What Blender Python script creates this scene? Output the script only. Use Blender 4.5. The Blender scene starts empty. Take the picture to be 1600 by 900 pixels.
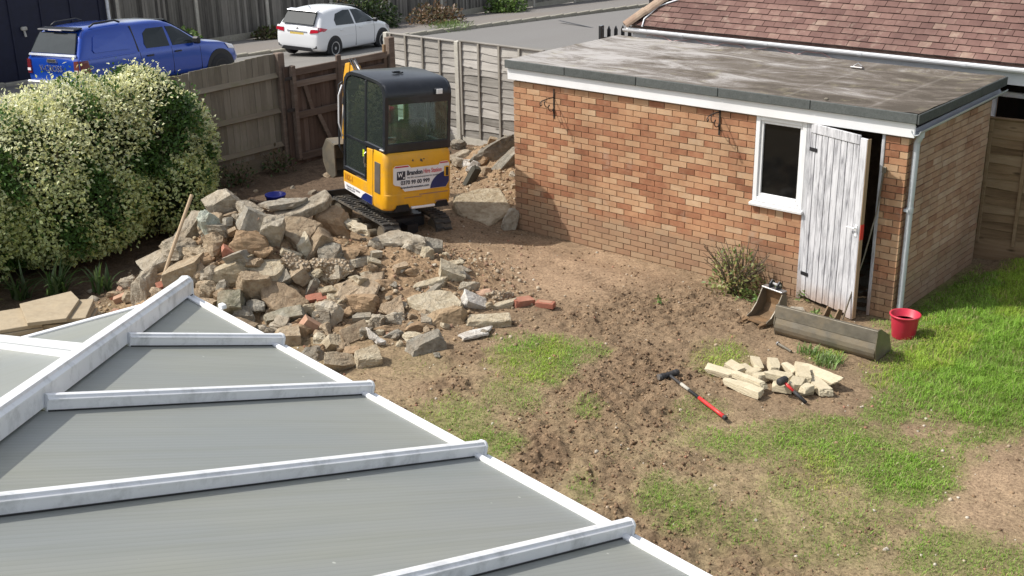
import bpy, bmesh, math, random
import numpy as np
from mathutils import Vector, Matrix, Euler
R = math.radians
random.seed(7)
scene = bpy.context.scene
C = scene.collection

# ---------------------------------------------------------------- camera
cam_d = bpy.data.cameras.new('camera'); cam = bpy.data.objects.new('camera', cam_d); C.objects.link(cam)
cr, cu, cf = (0.76, 0.6497, -0.0172), (-0.2175, 0.2792, 0.9353), (-0.6124, 0.7071, -0.3535)
cam.matrix_world = Matrix(((cr[0], cu[0], -cf[0], 4.7792), (cr[1], cu[1], -cf[1], -11.8221), (cr[2], cu[2], -cf[2], 4.9210), (0, 0, 0, 1)))
cam_d.sensor_width = 36; cam_d.lens = 1868.96 / 1600 * 36
cam_d.clip_start = .1; cam_d.clip_end = 2000
scene.camera = cam

# ---------------------------------------------------------------- light
SUN_EL, SUN_TRAVEL = R(50), (0.75, 0.66)
w = bpy.data.worlds.new('World'); scene.world = w; w.use_nodes = True
nt = w.node_tree; bg = nt.nodes['Background']
sky = nt.nodes.new('ShaderNodeTexSky'); sky.sky_type = 'NISHITA'; sky.sun_disc = False
sky.sun_elevation = SUN_EL; sky.sun_rotation = math.atan2(-SUN_TRAVEL[0], -SUN_TRAVEL[1])
sky.air_density = 1.0; sky.dust_density = 2.0; sky.ozone_density = 1.0
hs = nt.nodes.new('ShaderNodeHueSaturation'); hs.inputs['Saturation'].default_value = .42   # thin broken cloud
nt.links.new(sky.outputs[0], hs.inputs['Color']); nt.links.new(hs.outputs[0], bg.inputs[0]); bg.inputs[1].default_value = 0.125
sl = bpy.data.lights.new('sun', 'SUN'); sl.energy = 3.1; sl.angle = R(.55); sl.color = (1, .955, .89)
so = bpy.data.objects.new('sun', sl); C.objects.link(so); so.location = (-8, -6, 12)
so.rotation_euler = Vector((SUN_TRAVEL[0] * math.cos(SUN_EL), SUN_TRAVEL[1] * math.cos(SUN_EL), -math.sin(SUN_EL))).to_track_quat('-Z', 'Y').to_euler()
scene.view_settings.view_transform = 'Standard'; scene.view_settings.look = 'None'
scene.view_settings.exposure = 0.60; scene.view_settings.gamma = 1.0

# ---------------------------------------------------------------- helpers
def tag(o, label=None, cat=None, group=None, kind=None):
    if label: o['label'] = label
    if cat: o['category'] = cat
    if group: o['group'] = group
    if kind: o['kind'] = kind
    return o
def thing(name, label, cat, loc=(0, 0, 0), rot=(0, 0, 0), group=None):
    o = bpy.data.objects.new(name, None); C.objects.link(o); o.empty_display_size = .2
    o.location = loc; o.rotation_euler = rot if not isinstance(rot, (int, float)) else (0, 0, rot)
    return tag(o, label, cat, group)
def link(name, me, parent=None, loc=None, rot=None):
    o = bpy.data.objects.new(name, me); C.objects.link(o)
    if parent is not None: o.parent = parent
    if loc is not None: o.location = loc
    if rot is not None: o.rotation_euler = rot
    return o
def copy_tree(o, parent=None):
    c = o.copy(); C.objects.link(c)
    if parent is not None: c.parent = parent
    for ch in list(o.children): copy_tree(ch, c)
    return c

class MB:
    def __init__(s): s.v = []; s.f = []; s.m = []; s.t = []
    def add(s, vs, fs, mi=0, tint=0.):
        n = len(s.v); s.v += [tuple(p) for p in vs]
        s.f += [tuple(i + n for i in f) for f in fs]; s.m += [mi] * len(fs); s.t += [tint] * len(fs); return s
    def box(s, c, d, rot=None, bev=0., mi=0, tint=0.):
        hx, hy, hz = d[0] / 2, d[1] / 2, d[2] / 2
        if bev <= 0:
            vs = [(x, y, z) for z in (-hz, hz) for y in (-hy, hy) for x in (-hx, hx)]
            fs = [(0, 2, 3, 1), (4, 5, 7, 6), (0, 1, 5, 4), (2, 6, 7, 3), (0, 4, 6, 2), (1, 3, 7, 5)]
        else:
            b = min(bev, hx * .9, hy * .9, hz * .9); vs = []; idx = {}
            for ax in range(3):
                for sx in (-1, 1):
                    for sy in (-1, 1):
                        for sz in (-1, 1):
                            e = [hx - b, hy - b, hz - b]; e[ax] += b
                            idx[(ax, sx, sy, sz)] = len(vs); vs.append((sx * e[0], sy * e[1], sz * e[2]))
            fs = []
            S = (-1, 1)
            for ax in range(3):
                o1, o2 = [a for a in range(3) if a != ax]
                for sg in S:
                    q = []
                    for (u, v) in ((-1, -1), (1, -1), (1, 1), (-1, 1)):
                        k = [0, 0, 0]; k[ax] = sg; k[o1] = u; k[o2] = v; q.append(idx[(ax, *k)])
                    fs.append(tuple(q))
            for ax in range(3):
                o1, o2 = [a for a in range(3) if a != ax]
                for u in S:
                    for v in S:
                        k0 = [0, 0, 0]; k0[ax] = -1; k0[o1] = u; k0[o2] = v
                        k1 = list(k0); k1[ax] = 1
                        fs.append((idx[(o1, *k0)], idx[(o2, *k0)], idx[(o2, *k1)], idx[(o1, *k1)]))
            for sx in S:
                for sy in S:
                    for sz in S: fs.append((idx[(0, sx, sy, sz)], idx[(1, sx, sy, sz)], idx[(2, sx, sy, sz)]))
        M = None
        if rot is not None: M = rot if isinstance(rot, Matrix) else Euler(rot).to_matrix()
        c = Vector(c)
        vs = [tuple((M @ Vector(p) if M else Vector(p)) + c) for p in vs]
        return s.add(vs, fs, mi, tint)
    def prism(s, poly, ext, mi=0, tint=0.):
        """poly: list of 3-D points (planar), ext: extrusion vector"""
        n = len(poly); e = Vector(ext); a = [Vector(p) for p in poly]
        vs = a + [p + e for p in a]
        fs = [tuple(range(n))[::-1], tuple(range(n, 2 * n))] + [(i, (i + 1) % n, n + (i + 1) % n, n + i) for i in range(n)]
        return s.add(vs, fs, mi, tint)
    def tube(s, pts, r, n=8, mi=0, caps=True):
        pts = [Vector(p) for p in pts]; rs = r if isinstance(r, (list, tuple)) else [r] * len(pts)
        rings = []; up = None
        for i, q in enumerate(pts):
            d = (pts[min(i + 1, len(pts) - 1)] - pts[max(i - 1, 0)]).normalized()
            if up is None: up = Vector((0, 0, 1)) if abs(d.z) < .9 else Vector((1, 0, 0))
            a = d.cross(up).normalized(); b = a.cross(d).normalized(); up = b
            rings.append([q + (a * math.cos(t) + b * math.sin(t)) * rs[i] for t in [2 * math.pi * k / n for k in range(n)]])
        vs = [v for r_ in rings for v in r_]; fs = []
        for i in range(len(pts) - 1):
            for k in range(n): fs.append((i * n + k, i * n + (k + 1) % n, (i + 1) * n + (k + 1) % n, (i + 1) * n + k))
        if caps: fs += [tuple(range(n))[::-1], tuple(range(len(vs) - n, len(vs)))]
        return s.add(vs, fs, mi)
    def lathe(s, prof, n=24, M=None, mi=0):
        """prof: (r,z) pairs round local z; M: Matrix 4x4"""
        vs = []; fs = []
        for (r, z) in prof:
            for k in range(n):
                t = 2 * math.pi * k / n; vs.append(Vector((r * math.cos(t), r * math.sin(t), z)))
        for i in range(len(prof) - 1):
            for k in range(n): fs.append((i * n + k, i * n + (k + 1) % n, (i + 1) * n + (k + 1) % n, (i + 1) * n + k))
        if prof[0][0] > 1e-5: fs.append(tuple(range(n))[::-1])
        if prof[-1][0] > 1e-5: fs.append(tuple(range(len(vs) - n, len(vs))))
        if M is not None: vs = [M @ v for v in vs]
        return s.add(vs, fs, mi)
    def mesh(s, name, mats, smooth=False):
        me = bpy.data.meshes.new(name); me.from_pydata(s.v, [], s.f)
        for m in (mats if isinstance(mats, (list, tuple)) else [mats]): me.materials.append(m)
        if any(s.m): me.polygons.foreach_set('material_index', s.m)
        if any(s.t):
            a = me.attributes.new('tint', 'FLOAT', 'FACE'); a.data.foreach_set('value', s.t)
        bm = bmesh.new(); bm.from_mesh(me); bmesh.ops.recalc_face_normals(bm, faces=bm.faces); bm.to_mesh(me); bm.free()
        if smooth: me.polygons.foreach_set('use_smooth', [True] * len(me.polygons))
        me.update(); return me
    def build(s, name, mats, parent=None, smooth=False, loc=None, rot=None, bevel=0.):
        o = link(name, s.mesh(name, mats, smooth), parent, loc, rot)
        if bevel > 0:
            b = o.modifiers.new('bevel', 'BEVEL'); b.width = bevel; b.segments = 2; b.limit_method = 'ANGLE'; b.angle_limit = R(40)
        return o
def struct(o): o['kind'] = 'structure'; return o
def np_mesh(name, V, F, mats, smooth=False, col=None, parent=None, uv=None):
    """V (n,3) float, F (m,k) int with one k"""
    me = bpy.data.meshes.new(name); n, m, k = len(V), len(F), F.shape[1]
    me.vertices.add(n); me.vertices.foreach_set('co', np.ascontiguousarray(V, dtype=np.float32).ravel())
    me.loops.add(m * k); me.loops.foreach_set('vertex_index', np.ascontiguousarray(F, dtype=np.int32).ravel())
    me.polygons.add(m); me.polygons.foreach_set('loop_start', np.arange(0, m * k, k, dtype=np.int32))
    me.polygons.foreach_set('loop_total', np.full(m, k, dtype=np.int32))
    if smooth: me.polygons.foreach_set('use_smooth', np.ones(m, dtype=bool))
    if col is not None:
        a = me.color_attributes.new('col', 'FLOAT_COLOR', 'POINT')
        cc = np.ones((n, 4), dtype=np.float32); cc[:, :3] = col; a.data.foreach_set('color', cc.ravel())
    if uv is not None:
        u = me.uv_layers.new(name='uv'); u.data.foreach_set('uv', np.ascontiguousarray(uv, dtype=np.float32).ravel())
    for q in (mats if isinstance(mats, (list, tuple)) else [mats]): me.materials.append(q)
    me.update(calc_edges=True); me.validate()
    return link(name, me, parent)

# numpy value noise
def _h(ix, iy, seed):
    n = (ix.astype(np.int64) * 374761393 + iy.astype(np.int64) * 668265263 + seed * 974711) & 0xffffffff
    n = ((n ^ (n >> 13)) * 1274126177) & 0xffffffff
    return ((n ^ (n >> 16)) & 0xffff) / 65535.
def vnoise(x, y, seed=0):
    ix = np.floor(x); iy = np.floor(y); fx = x - ix; fy = y - iy
    fx = fx * fx * (3 - 2 * fx); fy = fy * fy * (3 - 2 * fy)
    a = _h(ix, iy, seed); b = _h(ix + 1, iy, seed); c = _h(ix, iy + 1, seed); d = _h(ix + 1, iy + 1, seed)
    return (a * (1 - fx) + b * fx) * (1 - fy) + (c * (1 - fx) + d * fx) * fy
def fbm(x, y, seed=0, o=4, g=.5):
    s = 0.; a = 1.; t = 0.
    for i in range(o):
        c, sn = math.cos(.6 * i), math.sin(.6 * i)
        s = s + a * vnoise((x * c - y * sn) * 2 ** i, (x * sn + y * c) * 2 ** i, seed + i * 17); t += a; a *= g
    return s / t
rng = np.random.default_rng(11)
# ---------------------------------------------------------------- materials
def _n(nt, t, **kw):
    n = nt.nodes.new(t)
    for k, v in kw.items(): setattr(n, k, v)
    return n
def _set(nt, sock, v):
    if hasattr(v, 'is_output') or hasattr(v, 'links'): nt.links.new(v, sock)
    else: sock.default_value = v
def _ramp(nt, fac, cols, interp='LINEAR'):
    r = _n(nt, 'ShaderNodeValToRGB'); r.color_ramp.interpolation = interp; e = r.color_ramp.elements
    while len(e) < len(cols): e.new(.5)
    for el, (p, c) in zip(e, cols): el.position = p; el.color = (*c, 1)
    nt.links.new(fac, r.inputs[0]); return r.outputs[0]
def _math(nt, op, a, b=None, c=None, clamp=False):
    n = _n(nt, 'ShaderNodeMath', operation=op); n.use_clamp = clamp
    for i, v in enumerate((a, b, c)):
        if v is not None: _set(nt, n.inputs[i], v)
    return n.outputs[0]
def _mix(nt, f, a, b, blend='MIX'):
    n = _n(nt, 'ShaderNodeMix', data_type='RGBA', blend_type=blend)
    _set(nt, n.inputs[0], f)
    for i, v in ((6, a), (7, b)): _set(nt, n.inputs[i], v if not isinstance(v, tuple) else (*v, 1)[:4])
    return n.outputs[2]
def _noise(nt, vec, scale, detail=4, rough=.55, w=None, dist=0.):
    n = _n(nt, 'ShaderNodeTexNoise', noise_dimensions='4D' if w is not None else '3D')
    nt.links.new(vec, n.inputs['Vector']); n.inputs['Scale'].default_value = scale; n.inputs['Detail'].default_value = detail
    n.inputs['Roughness'].default_value = rough; n.inputs['Distortion'].default_value = dist
    if w is not None: nt.links.new(w, n.inputs['W'])
    return n.outputs[0]
def _coords(nt, stretch=(1, 1, 1)):
    tc = _n(nt, 'ShaderNodeTexCoord'); mp = _n(nt, 'ShaderNodeMapping'); mp.inputs['Scale'].default_value = stretch
    nt.links.new(tc.outputs['Object'], mp.inputs[0]); return mp.outputs[0]
def _rand(nt):
    oi = _n(nt, 'ShaderNodeObjectInfo'); at = _n(nt, 'ShaderNodeAttribute'); at.attribute_name = 'tint'
    s = _math(nt, 'ADD', oi.outputs['Random'], at.outputs['Fac']); return _math(nt, 'FRACT', s)
def _new(name):
    m = bpy.data.materials.new(name); m.use_nodes = True; nt = m.node_tree
    return m, nt, nt.nodes['Principled BSDF']
def _bump(nt, b, h, strength, dist):
    n = _n(nt, 'ShaderNodeBump'); n.inputs['Strength'].default_value = strength; n.inputs['Distance'].default_value = dist
    nt.links.new(h, n.inputs['Height']); nt.links.new(n.outputs[0], b.inputs['Normal'])
def plain(name, col, rough=.5, metal=0., spec=.5, coat=0., var=.12, scale=6., bump=0., dirt=None, dscale=3., damt=.5):
    """one base colour with a little tone noise, optional dirt colour in patches"""
    m, nt, b = _new(name); vec = _coords(nt); rw = _math(nt, 'MULTIPLY', _rand(nt), 37.)
    n1 = _noise(nt, vec, scale, 5, .6, rw)
    lo = tuple(c * (1 - var) for c in col); hi = tuple(min(1, c * (1 + var)) for c in col)
    c = _ramp(nt, n1, [(.3, lo), (.7, hi)])
    rr = rough
    if dirt:
        n2 = _noise(nt, vec, dscale, 6, .65, rw)
        f = _math(nt, 'MULTIPLY', _ramp(nt, n2, [(.48, (0, 0, 0)), (.68, (1, 1, 1))]), damt)
        c = _mix(nt, f, c, dirt); rr = _math(nt, 'ADD', rough, _math(nt, 'MULTIPLY', f, .35), clamp=True)
    nt.links.new(c, b.inputs['Base Color']); _set(nt, b.inputs['Roughness'], rr)
    b.inputs['Metallic'].default_value = metal; b.inputs['Specular IOR Level'].default_value = spec; b.inputs['Coat Weight'].default_value = coat
    b.inputs['Coat Roughness'].default_value = .05
    if bump > 0: _bump(nt, b, _noise(nt, vec, scale * 6, 4, .6, rw), bump, .01)
    return m
def stone(name, ramp, rough=.9, scale=14., rnd=.35, bump=.5, bdist=.02, dust=(.5, .42, .31), dustamt=.45, pits=None, stain=False):
    """mineral: ramp over noise + per-piece tint, dust on upward faces, bump"""
    m, nt, b = _new(name); vec = _coords(nt); r = _rand(nt); rw = _math(nt, 'MULTIPLY', r, 53.)
    n1 = _noise(nt, vec, scale, 8, .68, rw)
    n3 = _noise(nt, vec, scale * .22, 3, .5, rw)
    f = _math(nt, 'ADD', _math(nt, 'MULTIPLY', n1, 1.5 - rnd), _math(nt, 'MULTIPLY', r, rnd))
    f = _math(nt, 'ADD', f, _math(nt, 'MULTIPLY', n3, .5)); f = _math(nt, 'SUBTRACT', f, .5, clamp=True)
    c = _ramp(nt, f, ramp)
    n2 = _noise(nt, vec, scale * .4, 5, .6, rw)
    c = _mix(nt, _math(nt, 'MULTIPLY', _ramp(nt, n2, [(.42, (0, 0, 0)), (.66, (1, 1, 1))]), dustamt), c, dust)
    h = n1
    if pits:
        vo = _n(nt, 'ShaderNodeTexVoronoi', feature='F1'); nt.links.new(vec, vo.inputs['Vector']); vo.inputs['Scale'].default_value = pits
        c = _mix(nt, _ramp(nt, vo.outputs['Distance'], [(.25, (.55, .55, .55)), (.5, (0, 0, 0))]), c, (.62, .55, .43))
        h = _math(nt, 'SUBTRACT', n1, _math(nt, 'MULTIPLY', vo.outputs['Distance'], 1.2))
    if stain:                                   # damp, lime and mud marks that run across the wall
        ge = _n(nt, 'ShaderNodeNewGeometry'); w1 = _noise(nt, ge.outputs['Position'], 1.1, 6, .65); w2 = _noise(nt, ge.outputs['Position'], 3.2, 5, .7)
        c = _mix(nt, 1., c, _ramp(nt, w1, [(.32, (.76, .76, .77)), (.5, (1., 1., 1.)), (.7, (1.15, 1.15, 1.14))]), 'MULTIPLY')
        c = _mix(nt, _math(nt, 'MULTIPLY', _ramp(nt, w2, [(.58, (0, 0, 0)), (.74, (1, 1, 1))]), .4), c, (.50, .42, .33))
        sp = _n(nt, 'ShaderNodeSeparateXYZ'); nt.links.new(ge.outputs['Position'], sp.inputs[0])
        mud = _ramp(nt, _math(nt, 'ADD', sp.outputs[2], _math(nt, 'MULTIPLY', w2, -.5)), [(-.0, (1, 1, 1)), (.22, (0, 0, 0))])
        c = _mix(nt, _math(nt, 'MULTIPLY', mud, .6), c, (.30, .215, .14))
    nt.links.new(c, b.inputs['Base Color']); b.inputs['Roughness'].default_value = rough; b.inputs['Specular IOR Level'].default_value = .25
    _bump(nt, b, h, bump, bdist); return m
def wood(name, cols, axis='z', rough=.85, grain=28., rnd=.5, bump=.35, knots=True, green=None):
    m, nt, b = _new(name); st = {'x': (.06, 1, 1), 'y': (1, .06, 1), 'z': (1, 1, .06)}[axis]
    vec = _coords(nt, st); r = _rand(nt); rw = _math(nt, 'MULTIPLY', r, 61.)
    n1 = _noise(nt, vec, grain, 6, .65, rw, .4); big = _noise(nt, _coords(nt), 2.2, 4, .6, rw)
    f = _math(nt, 'ADD', _math(nt, 'MULTIPLY', n1, 1 - rnd * .5), _math(nt, 'MULTIPLY', r, rnd)); f = _math(nt, 'SUBTRACT', f, rnd * .25, clamp=True)
    f = _math(nt, 'ADD', f, _math(nt, 'MULTIPLY', _math(nt, 'SUBTRACT', big, .5), .5), clamp=True)
    c = _ramp(nt, f, cols)
    if green: c = _mix(nt, _math(nt, 'MULTIPLY', _ramp(nt, _noise(nt, _coords(nt), 3., 5, .6), [(.5, (0, 0, 0)), (.7, (1, 1, 1))]), .5), c, green)
    if knots:
        vo = _n(nt, 'ShaderNodeTexVoronoi', feature='F1'); nt.links.new(_coords(nt, tuple(1.6 if s < .5 else 5. for s in st)), vo.inputs['Vector'])
        vo.inputs['Scale'].default_value = 1.3
        c = _mix(nt, _ramp(nt, vo.outputs['Distance'], [(.05, (.75, .75, .75)), (.14, (0, 0, 0))]), c, tuple(q * .35 for q in cols[0][1]))
    nt.links.new(c, b.inputs['Base Color']); b.inputs['Roughness'].default_value = rough; b.inputs['Specular IOR Level'].default_value = .2
    _bump(nt, b, n1, bump, .01); return m
def glass(name, tint, refl=1.0, rough=.02):
    """thin clear pane: Fresnel mirror over tinted transparency"""
    m, nt, b = _new(name); nt.nodes.remove(b)
    out = nt.nodes['Material Output']; t = _n(nt, 'ShaderNodeBsdfTransparent'); t.inputs[0].default_value = (*tint, 1)
    gl = _n(nt, 'ShaderNodeBsdfGlossy'); gl.inputs[0].default_value = (refl, refl, refl, 1); gl.inputs['Roughness'].default_value = rough
    fr = _n(nt, 'ShaderNodeFresnel'); fr.inputs[0].default_value = 1.5; mx = _n(nt, 'ShaderNodeMixShader')
    df = _n(nt, 'ShaderNodeBsdfDiffuse'); df.inputs[0].default_value = (tint[0] * .55, tint[1] * .62, tint[2] * .58, 1); md = _n(nt, 'ShaderNodeMixShader')   # diffuse haze painting pale green reflections into the pane
    md.inputs[0].default_value = .05; nt.links.new(t.outputs[0], md.inputs[1]); nt.links.new(df.outputs[0], md.inputs[2])
    nt.links.new(fr.outputs[0], mx.inputs[0]); nt.links.new(md.outputs[0], mx.inputs[1]); nt.links.new(gl.outputs[0], mx.inputs[2]); nt.links.new(mx.outputs[0], out.inputs[0])
    return m
def leafmat(name, centre, margin=None, mrg=.25, rough=.45, var=.35, transl=.35):
    """leaf blade: green heart, optional pale margin from the blade's own UV; tone varies with the vertex colour"""
    m, nt, b = _new(name); at = _n(nt, 'ShaderNodeAttribute'); at.attribute_name = 'col'
    c = None
    if margin:
        uv = _n(nt, 'ShaderNodeUVMap'); sp = _n(nt, 'ShaderNodeSeparateXYZ'); nt.links.new(uv.outputs[0], sp.inputs[0])
        d = _math(nt, 'ABSOLUTE', _math(nt, 'SUBTRACT', sp.outputs[1], .5))
        d2 = _math(nt, 'ABSOLUTE', _math(nt, 'SUBTRACT', sp.outputs[0], .5))
        d = _math(nt, 'ADD', d, _math(nt, 'MULTIPLY', d2, .8))
        c = _mix(nt, _ramp(nt, d, [(mrg - .03, (0, 0, 0)), (mrg + .03, (1, 1, 1))]), centre, margin)
        c = _mix(nt, 1., c, at.outputs['Color'], 'MULTIPLY')
    else:
        c = at.outputs['Color']
    nt.links.new(c, b.inputs['Base Color']); b.inputs['Roughness'].default_value = rough; b.inputs['Specular IOR Level'].default_value = .35
    if transl > 0:
        out = nt.nodes['Material Output']; tr = _n(nt, 'ShaderNodeBsdfTranslucent'); nt.links.new(c, tr.inputs[0])
        mx = _n(nt, 'ShaderNodeMixShader'); mx.inputs[0].default_value = transl
        nt.links.new(b.outputs[0], mx.inputs[1]); nt.links.new(tr.outputs[0], mx.inputs[2]); nt.links.new(mx.outputs[0], out.inputs[0])
    return m

MAT = {}
MAT['brick'] = stone('brick', [(.05, (.23, .095, .05)), (.25, (.34, .15, .082)), (.5, (.435, .235, .13)), (.78, (.49, .315, .185)), (1., (.53, .39, .255))], rough=.9, scale=9., rnd=.8, bump=.25, bdist=.006, dust=(.40, .225, .125), dustamt=.5, stain=True)
MAT['brick_side'] = stone('brick_side', [(.0, (.26, .13, .085)), (.3, (.37, .21, .14)), (.6, (.45, .29, .20)), (1., (.56, .42, .33))], rough=.92, scale=5., rnd=.55, bump=.3, bdist=.006, dust=(.47, .32, .23), dustamt=.7, stain=True)
MAT['mortar'] = stone('mortar', [(.2, (.28, .19, .12)), (.8, (.48, .36, .25))], scale=30., rnd=0., bump=.3, bdist=.005, dust=(.43, .33, .23), stain=True)
MAT['white_paint'] = plain('white_paint', (.80, .80, .80), .45, var=.05, scale=2., dirt=(.45, .43, .38), dscale=1.6, damt=.18)
MAT['pvc'] = plain('pvc', (.80, .81, .82), .32, var=.03, dirt=(.30, .31, .30), dscale=9., damt=.5)
MAT['pvc_clean'] = plain('pvc_clean', (.82, .83, .84), .3, var=.02, dirt=(.55, .54, .50), dscale=3., damt=.15)
MAT['grey_pipe'] = plain('grey_pipe', (.50, .53, .56), .4, var=.06, dirt=(.3, .29, .26), dscale=4., damt=.25)
MAT['black_iron'] = plain('black_iron', (.03, .028, .026), .5, metal=.3, var=.3, dirt=(.12, .07, .04), damt=.5)
MAT['dark'] = plain('dark', (.012, .012, .014), .8)
MAT['felt_edge'] = stone('felt_edge', [(.1, (.05, .055, .052)), (.9, (.135, .145, .14))], scale=60., rnd=.2, bump=.5, bdist=.004, dust=(.095, .102, .097), dustamt=.4)
MAT['concrete_post'] = stone('concrete_post', [(.1, (.22, .20, .16)), (.9, (.46, .43, .36))], scale=18., rnd=.2, bump=.3, bdist=.006, dust=(.30, .29, .21), dustamt=.5)
MAT['concrete_pale'] = stone('concrete_pale', [(.1, (.36, .34, .29)), (.9, (.62, .59, .52))], scale=18., rnd=.2, bump=.3, bdist=.006, dust=(.45, .42, .34), dustamt=.4)
MAT['fence_grey'] = wood('fence_grey', [(.1, (.10, .092, .078)), (.45, (.30, .28, .25)), (.9, (.54, .51, .465))], 'x', grain=30., rnd=.5)
MAT['fence_grey_v'] = wood('fence_grey_v', [(0., (.13, .115, .095)), (.5, (.30, .275, .235)), (1., (.45, .42, .37))], 'z', grain=30., rnd=.4, knots=False)
MAT['fence_brown'] = wood('fence_brown', [(.1, (.10, .062, .034)), (.45, (.25, .165, .095)), (.9, (.36, .265, .17))], 'x', grain=26., rnd=.45)
MAT['pale_board'] = wood('pale_board', [(0., (.12, .105, .082)), (.45, (.24, .215, .17)), (1., (.36, .33, .27))], 'z', grain=30., rnd=.5, green=(.17, .17, .09))
MAT['rail_y'] = wood('rail_y', [(0., (.13, .10, .07)), (.5, (.26, .22, .16)), (1., (.36, .31, .24))], 'y', grain=26., knots=False, green=(.20, .19, .10))
MAT['gate_board'] = wood('gate_board', [(0., (.05, .031, .023)), (.5, (.115, .078, .060)), (1., (.20, .148, .12))], 'z', grain=28., rnd=.5)
MAT['gate_rail'] = wood('gate_rail', [(0., (.075, .052, .040)), (.5, (.15, .11, .086)), (1., (.29, .235, .19))], 'y', grain=26., rnd=.4, knots=False)
MAT['far_board'] = wood('far_board', [(0., (.06, .055, .05)), (.5, (.16, .15, .13)), (1., (.27, .25, .22))], 'z', grain=20., rnd=.9, bump=.1, knots=False)
MAT['soil_lump'] = stone('soil_lump', [(.1, (.20, .125, .07)), (.9, (.42, .30, .185))], scale=16., rnd=.2, bump=.9, bdist=.03, dust=(.40, .285, .18), dustamt=.4)
CON = {'pale': [(.22, (.20, .165, .12)), (.5, (.40, .35, .27)), (.82, (.58, .53, .43))], 'tan': [(.22, (.20, .14, .09)), (.5, (.37, .285, .19)), (.82, (.50, .42, .30))],
       'cream': [(.22, (.29, .225, .14)), (.5, (.48, .41, .29)), (.82, (.62, .56, .43))], 'grey': [(.22, (.15, .135, .11)), (.5, (.29, .265, .215)), (.82, (.43, .40, .335))],
       'green': [(.22, (.27, .29, .235)), (.5, (.42, .45, .375)), (.82, (.55, .57, .49))], 'mossy': [(.22, (.16, .15, .10)), (.5, (.31, .29, .22)), (.82, (.46, .43, .35))],
       'brown': [(.22, (.20, .135, .08)), (.5, (.37, .275, .18)), (.82, (.52, .42, .30))], 'white': [(.22, (.45, .43, .39)), (.5, (.64, .61, .56)), (.82, (.74, .72, .67))],
       'dark': [(.22, (.12, .11, .09)), (.5, (.24, .22, .18)), (.82, (.38, .35, .29))]}
for k, v in CON.items(): MAT['con_' + k] = stone('concrete_' + k, v, scale=13., rnd=.25, bump=1., bdist=.06, dust=(.35, .265, .175), dustamt=.42)
MAT['con_pebbly'] = stone('concrete_pebbly', CON['tan'], scale=13., rnd=.2, bump=1., bdist=.04, dust=(.44, .33, .22), dustamt=.4, pits=26.)
MAT['con_soilrock'] = stone('earthy_rock', [(.05, (.17, .115, .065)), (.5, (.34, .245, .15)), (1., (.50, .40, .27))], scale=12., rnd=.2, bump=.9, bdist=.04, dust=(.40, .29, .18), dustamt=.5)
MAT['con_soil'] = MAT['soil_lump']
MAT['con_darkwood'] = plain('wet_board', (.05, .045, .03), .8, bump=.4)
MAT['con_red'] = stone('broken_red_brick', [(.05, (.20, .07, .045)), (.5, (.34, .13, .085)), (1., (.46, .24, .16))], scale=14., rnd=.4, bump=.5, bdist=.015, dust=(.46, .30, .21), dustamt=.35)
MAT['con_pink'] = stone('broken_pink_brick', [(.05, (.29, .155, .10)), (.5, (.42, .25, .17)), (1., (.52, .36, .26))], scale=14., rnd=.4, bump=.5, bdist=.015, dust=(.48, .35, .24), dustamt=.35)
MAT['paving'] = stone('paving', [(.1, (.29, .23, .155)), (.9, (.43, .36, .255))], scale=22., rnd=.2, bump=.35, bdist=.006, dust=(.47, .375, .25), dustamt=.4)
MAT['walling'] = stone('walling_stone', [(.1, (.42, .355, .235)), (.9, (.62, .55, .40))], scale=20., rnd=.35, bump=.5, bdist=.012, dust=(.52, .44, .31), dustamt=.4)
MAT['roof_tile'] = stone('roof_tile', [(.0, (.10, .055, .048)), (.4, (.155, .088, .074)), (.64, (.20, .12, .10)), (.82, (.28, .20, .155)), (1., (.42, .33, .245))], scale=4., rnd=.42, bump=.3, bdist=.006, stain=True, dust=(.17, .10, .085), dustamt=.3)
MAT['tile_edge'] = plain('tile_edge_painted_shade', (.035, .026, .022), .95, var=.4)  # dark lower tile edges paint in the shadow gaps between courses
MAT['hip_tile'] = stone('hip_tile', [(.1, (.20, .13, .095)), (.9, (.36, .26, .19))], scale=10., rnd=.3, bump=.4, bdist=.01)
MAT['steel_worn'] = plain('steel_worn', (.19, .17, .135), .48, metal=.5, var=.3, scale=5., bump=.25, dirt=(.27, .215, .14), dscale=4., damt=.75)
MAT['steel_rust'] = plain('steel_rust', (.17, .11, .06), .65, metal=.3, var=.35, scale=7., bump=.3, dirt=(.33, .19, .09), dscale=4., damt=.75)
MAT['steel_shiny'] = plain('steel_shiny', (.42, .41, .40), .38, metal=.8, var=.2, dirt=(.2, .17, .13), damt=.4)
MAT['red_plastic'] = plain('red_plastic', (.52, .025, .055), .4, var=.08, dirt=(.5, .2, .17), dscale=5., damt=.3)
MAT['red_handle'] = plain('red_handle', (.60, .03, .03), .4, var=.1, dirt=(.25, .1, .07), dscale=9., damt=.3)
MAT['black_rubber'] = plain('black_rubber', (.022, .022, .024), .65, var=.2, dirt=(.13, .10, .07), dscale=5., damt=.5, bump=.2)
MAT['ash_handle'] = wood('ash_handle', [(0., (.30, .20, .12)), (1., (.52, .40, .27))], 'z', knots=False)
MAT['digger_yellow'] = plain('digger_yellow', (.74, .37, .012), .38, var=.06, coat=.2, dirt=(.46, .27, .08), dscale=5., damt=.55)
MAT['digger_black'] = plain('digger_black', (.012, .014, .019), .38, var=.2, coat=.2, dirt=(.06, .06, .06), dscale=3., damt=.25)
MAT['digger_grille'] = plain('digger_grille', (.10, .085, .07), .6, var=.2)
MAT['track_rubber'] = plain('track_rubber', (.05, .047, .042), .8, var=.3, dirt=(.20, .165, .12), dscale=6., damt=.7, bump=.4)
MAT['sticker_white'] = plain('sticker_white', (.80, .79, .80), .35, var=.03, dirt=(.6, .52, .45), damt=.2)
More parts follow.
